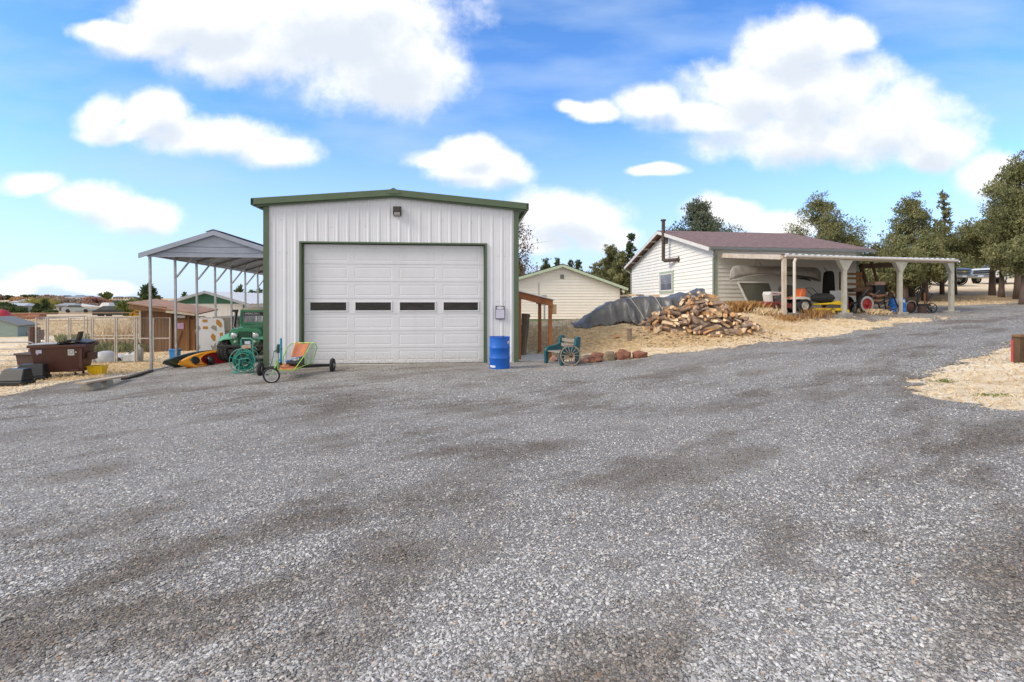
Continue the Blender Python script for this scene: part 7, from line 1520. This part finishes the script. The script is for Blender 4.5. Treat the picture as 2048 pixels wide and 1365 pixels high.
for i, (px, yt, w_, D, lb) in enumerate([(1042,520,60,46,'brown-green juniper immediately right of the workshop corner'),(1092,514,42,48,'pointed juniper left of the small house ridge'),(1117,512,34,50,'slim juniper right behind the small house ridge, left of the vent'),(1143,517,36,50,'dark slim juniper over the right slope of the small house roof'),(1157,518,40,49,'bushy juniper next to the dark slim one over the small house'),(1191,522,50,50,'round juniper over the lower right slope of the small house'),(1222,484,62,44,'large olive juniper between the two cream houses'),(1243,500,60,42,'broad juniper touching the large cream house eave'),(1262,462,40,43,'airy juniper spire just left of the large cream house gable')]):
    tree(px, D, yt, w_*1.35, lb, fol=(jun if i in (0,5,6,7) else dkf), style='juniper' if i != 8 else 'sparse', n=8000 if i not in (6,7) else 18000, seed=40+i, leaf=.075, clear=.05, trunk=.14, dens=1.0)
tree(1030, 34, 432, 150, 'nearly leafless tree with brown leaves poking past the workshop corner', fol=leafmat('brown_dead_leaves', (.09,.045,.03), (.16,.08,.05), (.25,.14,.09)), style='bare', n=1500, seed=60, leaf=.07, trunk=.16, clear=.25, name='deciduous_tree')
tree(1062, 40, 552, 70, 'tangled grey bare shrub over the left slope of the small house', fol=leafmat('grey_twigs', (.14,.11,.10), (.22,.18,.16), (.30,.25,.22)), style='round', n=3500, seed=61, leaf=.07, trunk=.1, clear=.05, name='bare_shrub')
# left: nearer pine and bushes
tree(296, 46, 570, 62, 'open-branched pine beyond the coop roof', fol=dkf, style='sparse', n=2600, seed=70, leaf=.16, trunk=.2, name='pine_tree', clear=.25)
tree(283, 60, 598, 60, 'olive green broad tree left of the open-branched pine', fol=leafmat('olive_leaves', (.06,.09,.02), (.12,.15,.04), (.2,.21,.07)), style='round', n=4500, seed=71, leaf=.2, trunk=.2, name='deciduous_tree')
auto = leafmat('golden_autumn_leaves', (.30,.16,.02), (.50,.28,.04), (.62,.38,.08))
for i, (px, yt, w_, D) in enumerate(((325,598,30,44),(345,600,34,46),(362,606,24,42),(276,622,22,40))): tree(px, D, yt, w_, ['golden bush above the coop roof by the first carport post','golden bush between the first and second carport posts','golden bush beside the barn eave','golden bush left of the coop'][i], fol=auto, style='round', n=1500, seed=75+i, leaf=.12, trunk=.08, name='autumn_bush', clear=.02)
for i, (px, yt, w_, D) in enumerate(((478,570,22,60),(505,578,26,62),(520,576,22,60))): tree(px, D, yt, w_, ['small round tree above the barn roof','low tree above the barn roof right of the small round tree','dark tree at the workshop corner above the barn roof'][i], fol=dkf, style='round', n=1300, seed=80+i, leaf=.16, trunk=.12, name='distant_tree')
for i, (px, yt, w_, D) in enumerate(((368,585,18,70),(403,592,14,70))): tree(px, D, yt, w_, ['sparse treetop left of the barn gable','leafy treetop behind the barn gable'][i], fol=dkf, style='sparse', n=500, seed=84+i, leaf=.16, trunk=.1, name='distant_tree')
# ================================================================ far valley on the left
fl = {'dark': dkf, 'olive': leafmat('olive_leaves', (.06,.09,.02), (.12,.15,.04), (.2,.21,.07)), 'yellow': leafmat('yellow_willow_leaves', (.20,.19,.04), (.36,.31,.08), (.48,.40,.14)), 'red': leafmat('red_autumn_leaves', (.24,.12,.10), (.38,.20,.17), (.50,.32,.28)), 'rust': leafmat('rust_autumn_leaves', (.34,.18,.09), (.50,.29,.15), (.60,.42,.24)), 'brown': leafmat('brown_autumn_leaves', (.22,.16,.12), (.33,.25,.19), (.44,.35,.27)), 'blue': leafmat('blue_grey_foliage', (.07,.10,.10), (.12,.16,.17), (.20,.24,.25))}
FT = [(22,618,52,70,'dark','dark spreading tree at the far left behind the small shed','round'),(6,605,36,90,'dark','dark tree top at the left frame edge','round'),(24,616,22,55,'dark','narrow dark conifer in front of the grey roof','cone'),(-6,640,60,56,'dark','deep green bush cut by the left frame edge','round'),
 (76,604,72,110,'yellow','broad yellow-green willow behind the kennel corner','round'),(74,608,18,80,'dark','left dark cypress in front of the yellow willow','cone'),(90,598,24,82,'dark','right taller dark cypress in front of the yellow willow','cone'),(100,630,26,78,'dark','low green bush at the foot of the cypresses','round'),
 (112,612,26,130,'yellow','small yellow tree right of the cypresses','round'),(128,598,36,150,'brown','brownish-green tree left of the red tree','round'),(124,616,22,100,'blue','blue-grey conifer by the grey roof','cone'),(140,616,22,100,'dark','dark pine beside the rust-red bush','round'),(146,610,20,110,'rust','rust-red bush behind the kennel','round'),
 (165,600,40,140,'brown','bare brown tree left of the purple-red tree','round'),(190,596,40,140,'red','purple-red autumn tree near the middle of the valley','round'),(182,612,46,100,'brown','dark brown thicket below the purple-red tree','round'),
 (212,585,26,230,'olive','tall rounded tree on the skyline','round'),(206,606,26,160,'red','pinkish bush under the skyline tree','round'),(222,602,14,180,'rust','orange bush right of the skyline tree','round'),(206,618,36,110,'brown','grey-brown bush before the white boat','round'),
 (240,603,34,120,'blue','blue-green conifer beside the green shrub','round'),(224,616,30,100,'dark','rounded dark green shrub below the skyline tree','round'),(250,622,20,105,'dark','dark green shrub right of the rounded one','round'),
 (50,594,14,300,'dark','tiny tree on the ridge, leftmost of three','round'),(60,594,20,310,'dark','tiny tree clump on the ridge above the willow','round'),(74,594,10,305,'dark','tiny tree on the ridge right of the clump','round'),(95,593,8,300,'red','small red tree on the bare ridge','round'),(106,594,6,300,'red','second small red tree on the bare ridge','round'),
 (18,594,12,280,'dark','tiny tree beside the ridge house at far left','round'),(0,592,12,270,'brown','brown tree at the ridge by the frame edge','round'),(42,602,40,230,'rust','rusty scrub on the slope below the ridge','round'),(118,606,30,210,'rust','orange scrub on the slope under the ridge houses','round'),(100,602,46,240,'brown','tan scrub on the hillside above the willow','round')]
for i, (px, yt, w_, D, f_, lb, stl) in enumerate(FT):
    tree(px, D, yt, w_*.85, lb, fol=fl[f_], style=stl, n=int(900+w_*36), seed=200+i, leaf=.0020*D+.03, trunk=.0018*D, clear=.04, name='distant_tree', dens=.45)
def fhouse(px0, px1, yb, yr, ye_, D, wall, roofm, label, gable=False):
    x0, x1 = (px0-1024)/F*D, (px1-1024)/F*D; xm = (x0+x1)/2; zz = TZ(xm, D); zb = zz-.3; ze = HC-(ye_-YH)/F*D; zr = HC-(yr-YH)/F*D; w = (x1-x0)/2; dd_ = min(9, w*1.2)
    ze = max(ze, zz+1.2); zr = max(zr, ze+.5)
    t = thing('distant_house', label, 'house', (xm, D, zb)); MB().bx(-w*.95,w*.95,0,dd_,0,ze-zb).build('wall', wall, t); mb = MB(); e, r_ = ze-zb, zr-zb
    if gable: mb.prism([(-w*1.05,e-.05),(w*1.05,e-.05),(0,r_)], -.4, dd_+.4)
    else: mb.add([(-w*1.05,-.5,e),(w*1.05,-.5,e),(w*1.05,dd_+.5,e),(-w*1.05,dd_+.5,e),(-w*.6,dd_/2,r_),(w*.6,dd_/2,r_)], [(0,1,5,4),(1,2,5),(2,3,4,5),(3,0,4),(3,2,1,0)])
    mb.build('roof', roofm, t); wn = mat('far_window', (.06,.07,.09), .2)
    for i in range(3): x = w*(-.55+.55*i); MB().bx(x-w*.09,x+w*.09,-.03,.0,(e)*.35,(e)*.75).build('window', wn, t)
    return t
cw = mat('far_cream_wall', (.50,.44,.33), .8); tw = mat('far_tan_wall', (.42,.32,.22), .8); gw = mat('far_grey_wall', (.34,.34,.34), .8); gr1 = mat('far_grey_roof', (.26,.27,.29), .8); gr2 = mat('far_dark_roof', (.10,.10,.11), .8); gr3 = mat('far_pale_roof', (.40,.43,.48), .7)
fhouse(14,46,618,604,612,180,cw,gr3,'pale-roofed cream house on the lower slope left of the willow'); fhouse(4,54,640,621,636,92,gw,gr3,'long grey-roofed house behind the dark conifer'); fhouse(112,150,640,627,635,95,gw,gr1,'low grey hip-roofed house just above the kennel rail')
fhouse(10,22,600,596,600,290,tw,gr2,'tan ridge house at the far left'); fhouse(24,38,602,594,599,280,cw,gr1,'cream ridge house near the left edge'); fhouse(36,64,606,603,605,220,gw,gr3,'white long building on the slope below the ridge')
fhouse(120,139,597,591,594,320,tw,gr2,'tan ridge house with low gable, leftmost on the bare ridge', True); fhouse(143,166,597,591,594,320,gw,gr2,'dark-roofed ridge house in the middle'); fhouse(167,184,598,592,595,320,tw,mat('far_brown_roof', (.15,.10,.09), .8),'brown ridge house beside the dark-roofed one'); fhouse(120,175,601,598.5,599.5,300,mat('far_white_wall', (.60,.58,.55), .8),gr3,'long white wall of buildings below the ridge houses')
fhouse(225,243,601,596,599,300,tw,gr2,'dark ridge house right of the skyline tree'); fhouse(246,268,602,597,600,300,cw,gr2,'long low ridge house with cream wall'); fhouse(130,150,607,600,604,230,gw,gr1,'blue-grey house on the slope beneath the ridge'); fhouse(248,258,612,605,609,200,gw,gr1,'small grey house right of the blue-green conifer')
# boat and parked cars in the valley
q = tank(201, 634, 88); t = thing('parked_boat', 'small white motor boat parked in front of the brown thicket', 'boat', (q.x, q.y, q.z+.5)); MB().loft([[(x,-w,.5+r_),(x,w,.5+r_),(x,w*.5,r_),(x,-w*.5,r_)] for x, w, r_ in ((-3.2,.2,.6),(-1,.9,.15),(2.2,1,0))]).build('hull', mat('boat_white', (.64,.64,.64), .4), t); MB().loft([[(x,-.7,.5),(x,.7,.5),(x,.6,h_),(x,-.6,h_)] for x, h_ in ((.2,.6),(.8,1.3),(2.0,1.3))]).build('cabin', mat('boat_white', (.64,.64,.64)), t)
def fcar(px, D, label, c, L=4.4):
    x = (px-1024)/F*D; t = thing('parked_car', label, 'car', (x, D, TZ(x, D)), .3); pm = mat('far_car_'+label.split()[0], c, .3); MB().prism([(-L/2,.3),(L/2,.3),(L/2,.8),(L*.3,.9),(L*.12,1.4),(-L*.25,1.42),(-L*.42,.95),(-L/2,.85)], -.8, .8).build('body', pm, t, bevel=.05); MB().prism([(L*.26,.92),(L*.11,1.34),(-L*.24,1.36),(-L*.38,.96)], -.82, .82).build('window', mat('car_glass', (.05,.06,.07)), t)
    for x_ in (-L*.3, L*.3): MB().cyl((x_,-.83,.32),(x_,-.6,.32),.32,14).build('wheel', black_rubber, t)
fcar(158, 90, 'silver car parked beyond the kennel rail left of the thicket', (.38,.42,.44)); fcar(233, 62, 'black car under the kennel top rail beyond the field', (.03,.035,.04)); fcar(248, 64, 'pale car with light roof beside the black car beyond the field', (.45,.46,.46))
# log stack beyond field
q = tank(60, 655, 50); mb = MB(); rs = random.Random(9)
for i in range(14): mb.cyl((rs.uniform(-.2,.2)-1.2, rs.uniform(-.5,.5), .15+.14*(i//3)), (rs.uniform(-.2,.2)+1.2, rs.uniform(-.5,.5), .15+.14*(i//3)), .12, 7)
o = mb.build('timber_stack', mat('red_brown_stack', (.30,.12,.07), .85, 0, .3, 4), loc=q); tag(o, 'red-brown stack of timber beyond the field left of the kennel', 'timber stack', kind='stuff')
# stray bits
for (px, py, D, l_, c_, lb) in ((1068,741,13.6,.30,(.55,.42,.25),'curled pale twig on the gravel beside the blue drum'),(1100,745,13.4,.2,(.5,.38,.22),'second pale twig on the gravel before the bench'),(240,799,10.2,.22,(.6,.58,.5),'small white stick on the left gravel'),(1018,1010,4.6,.05,(.5,.4,.25),'short straw stick lying on the foreground gravel')):
    q = P(px, py, D); o = MB().tube([(0,0,0),(l_*.5,l_*.1,.012),(l_,0,0)], .006, 5).build('twig', mat('twig_'+str(px), c_, .8), loc=(q.x, q.y, TZ(q.x, q.y)+.03)); tag(o, lb, 'twig')
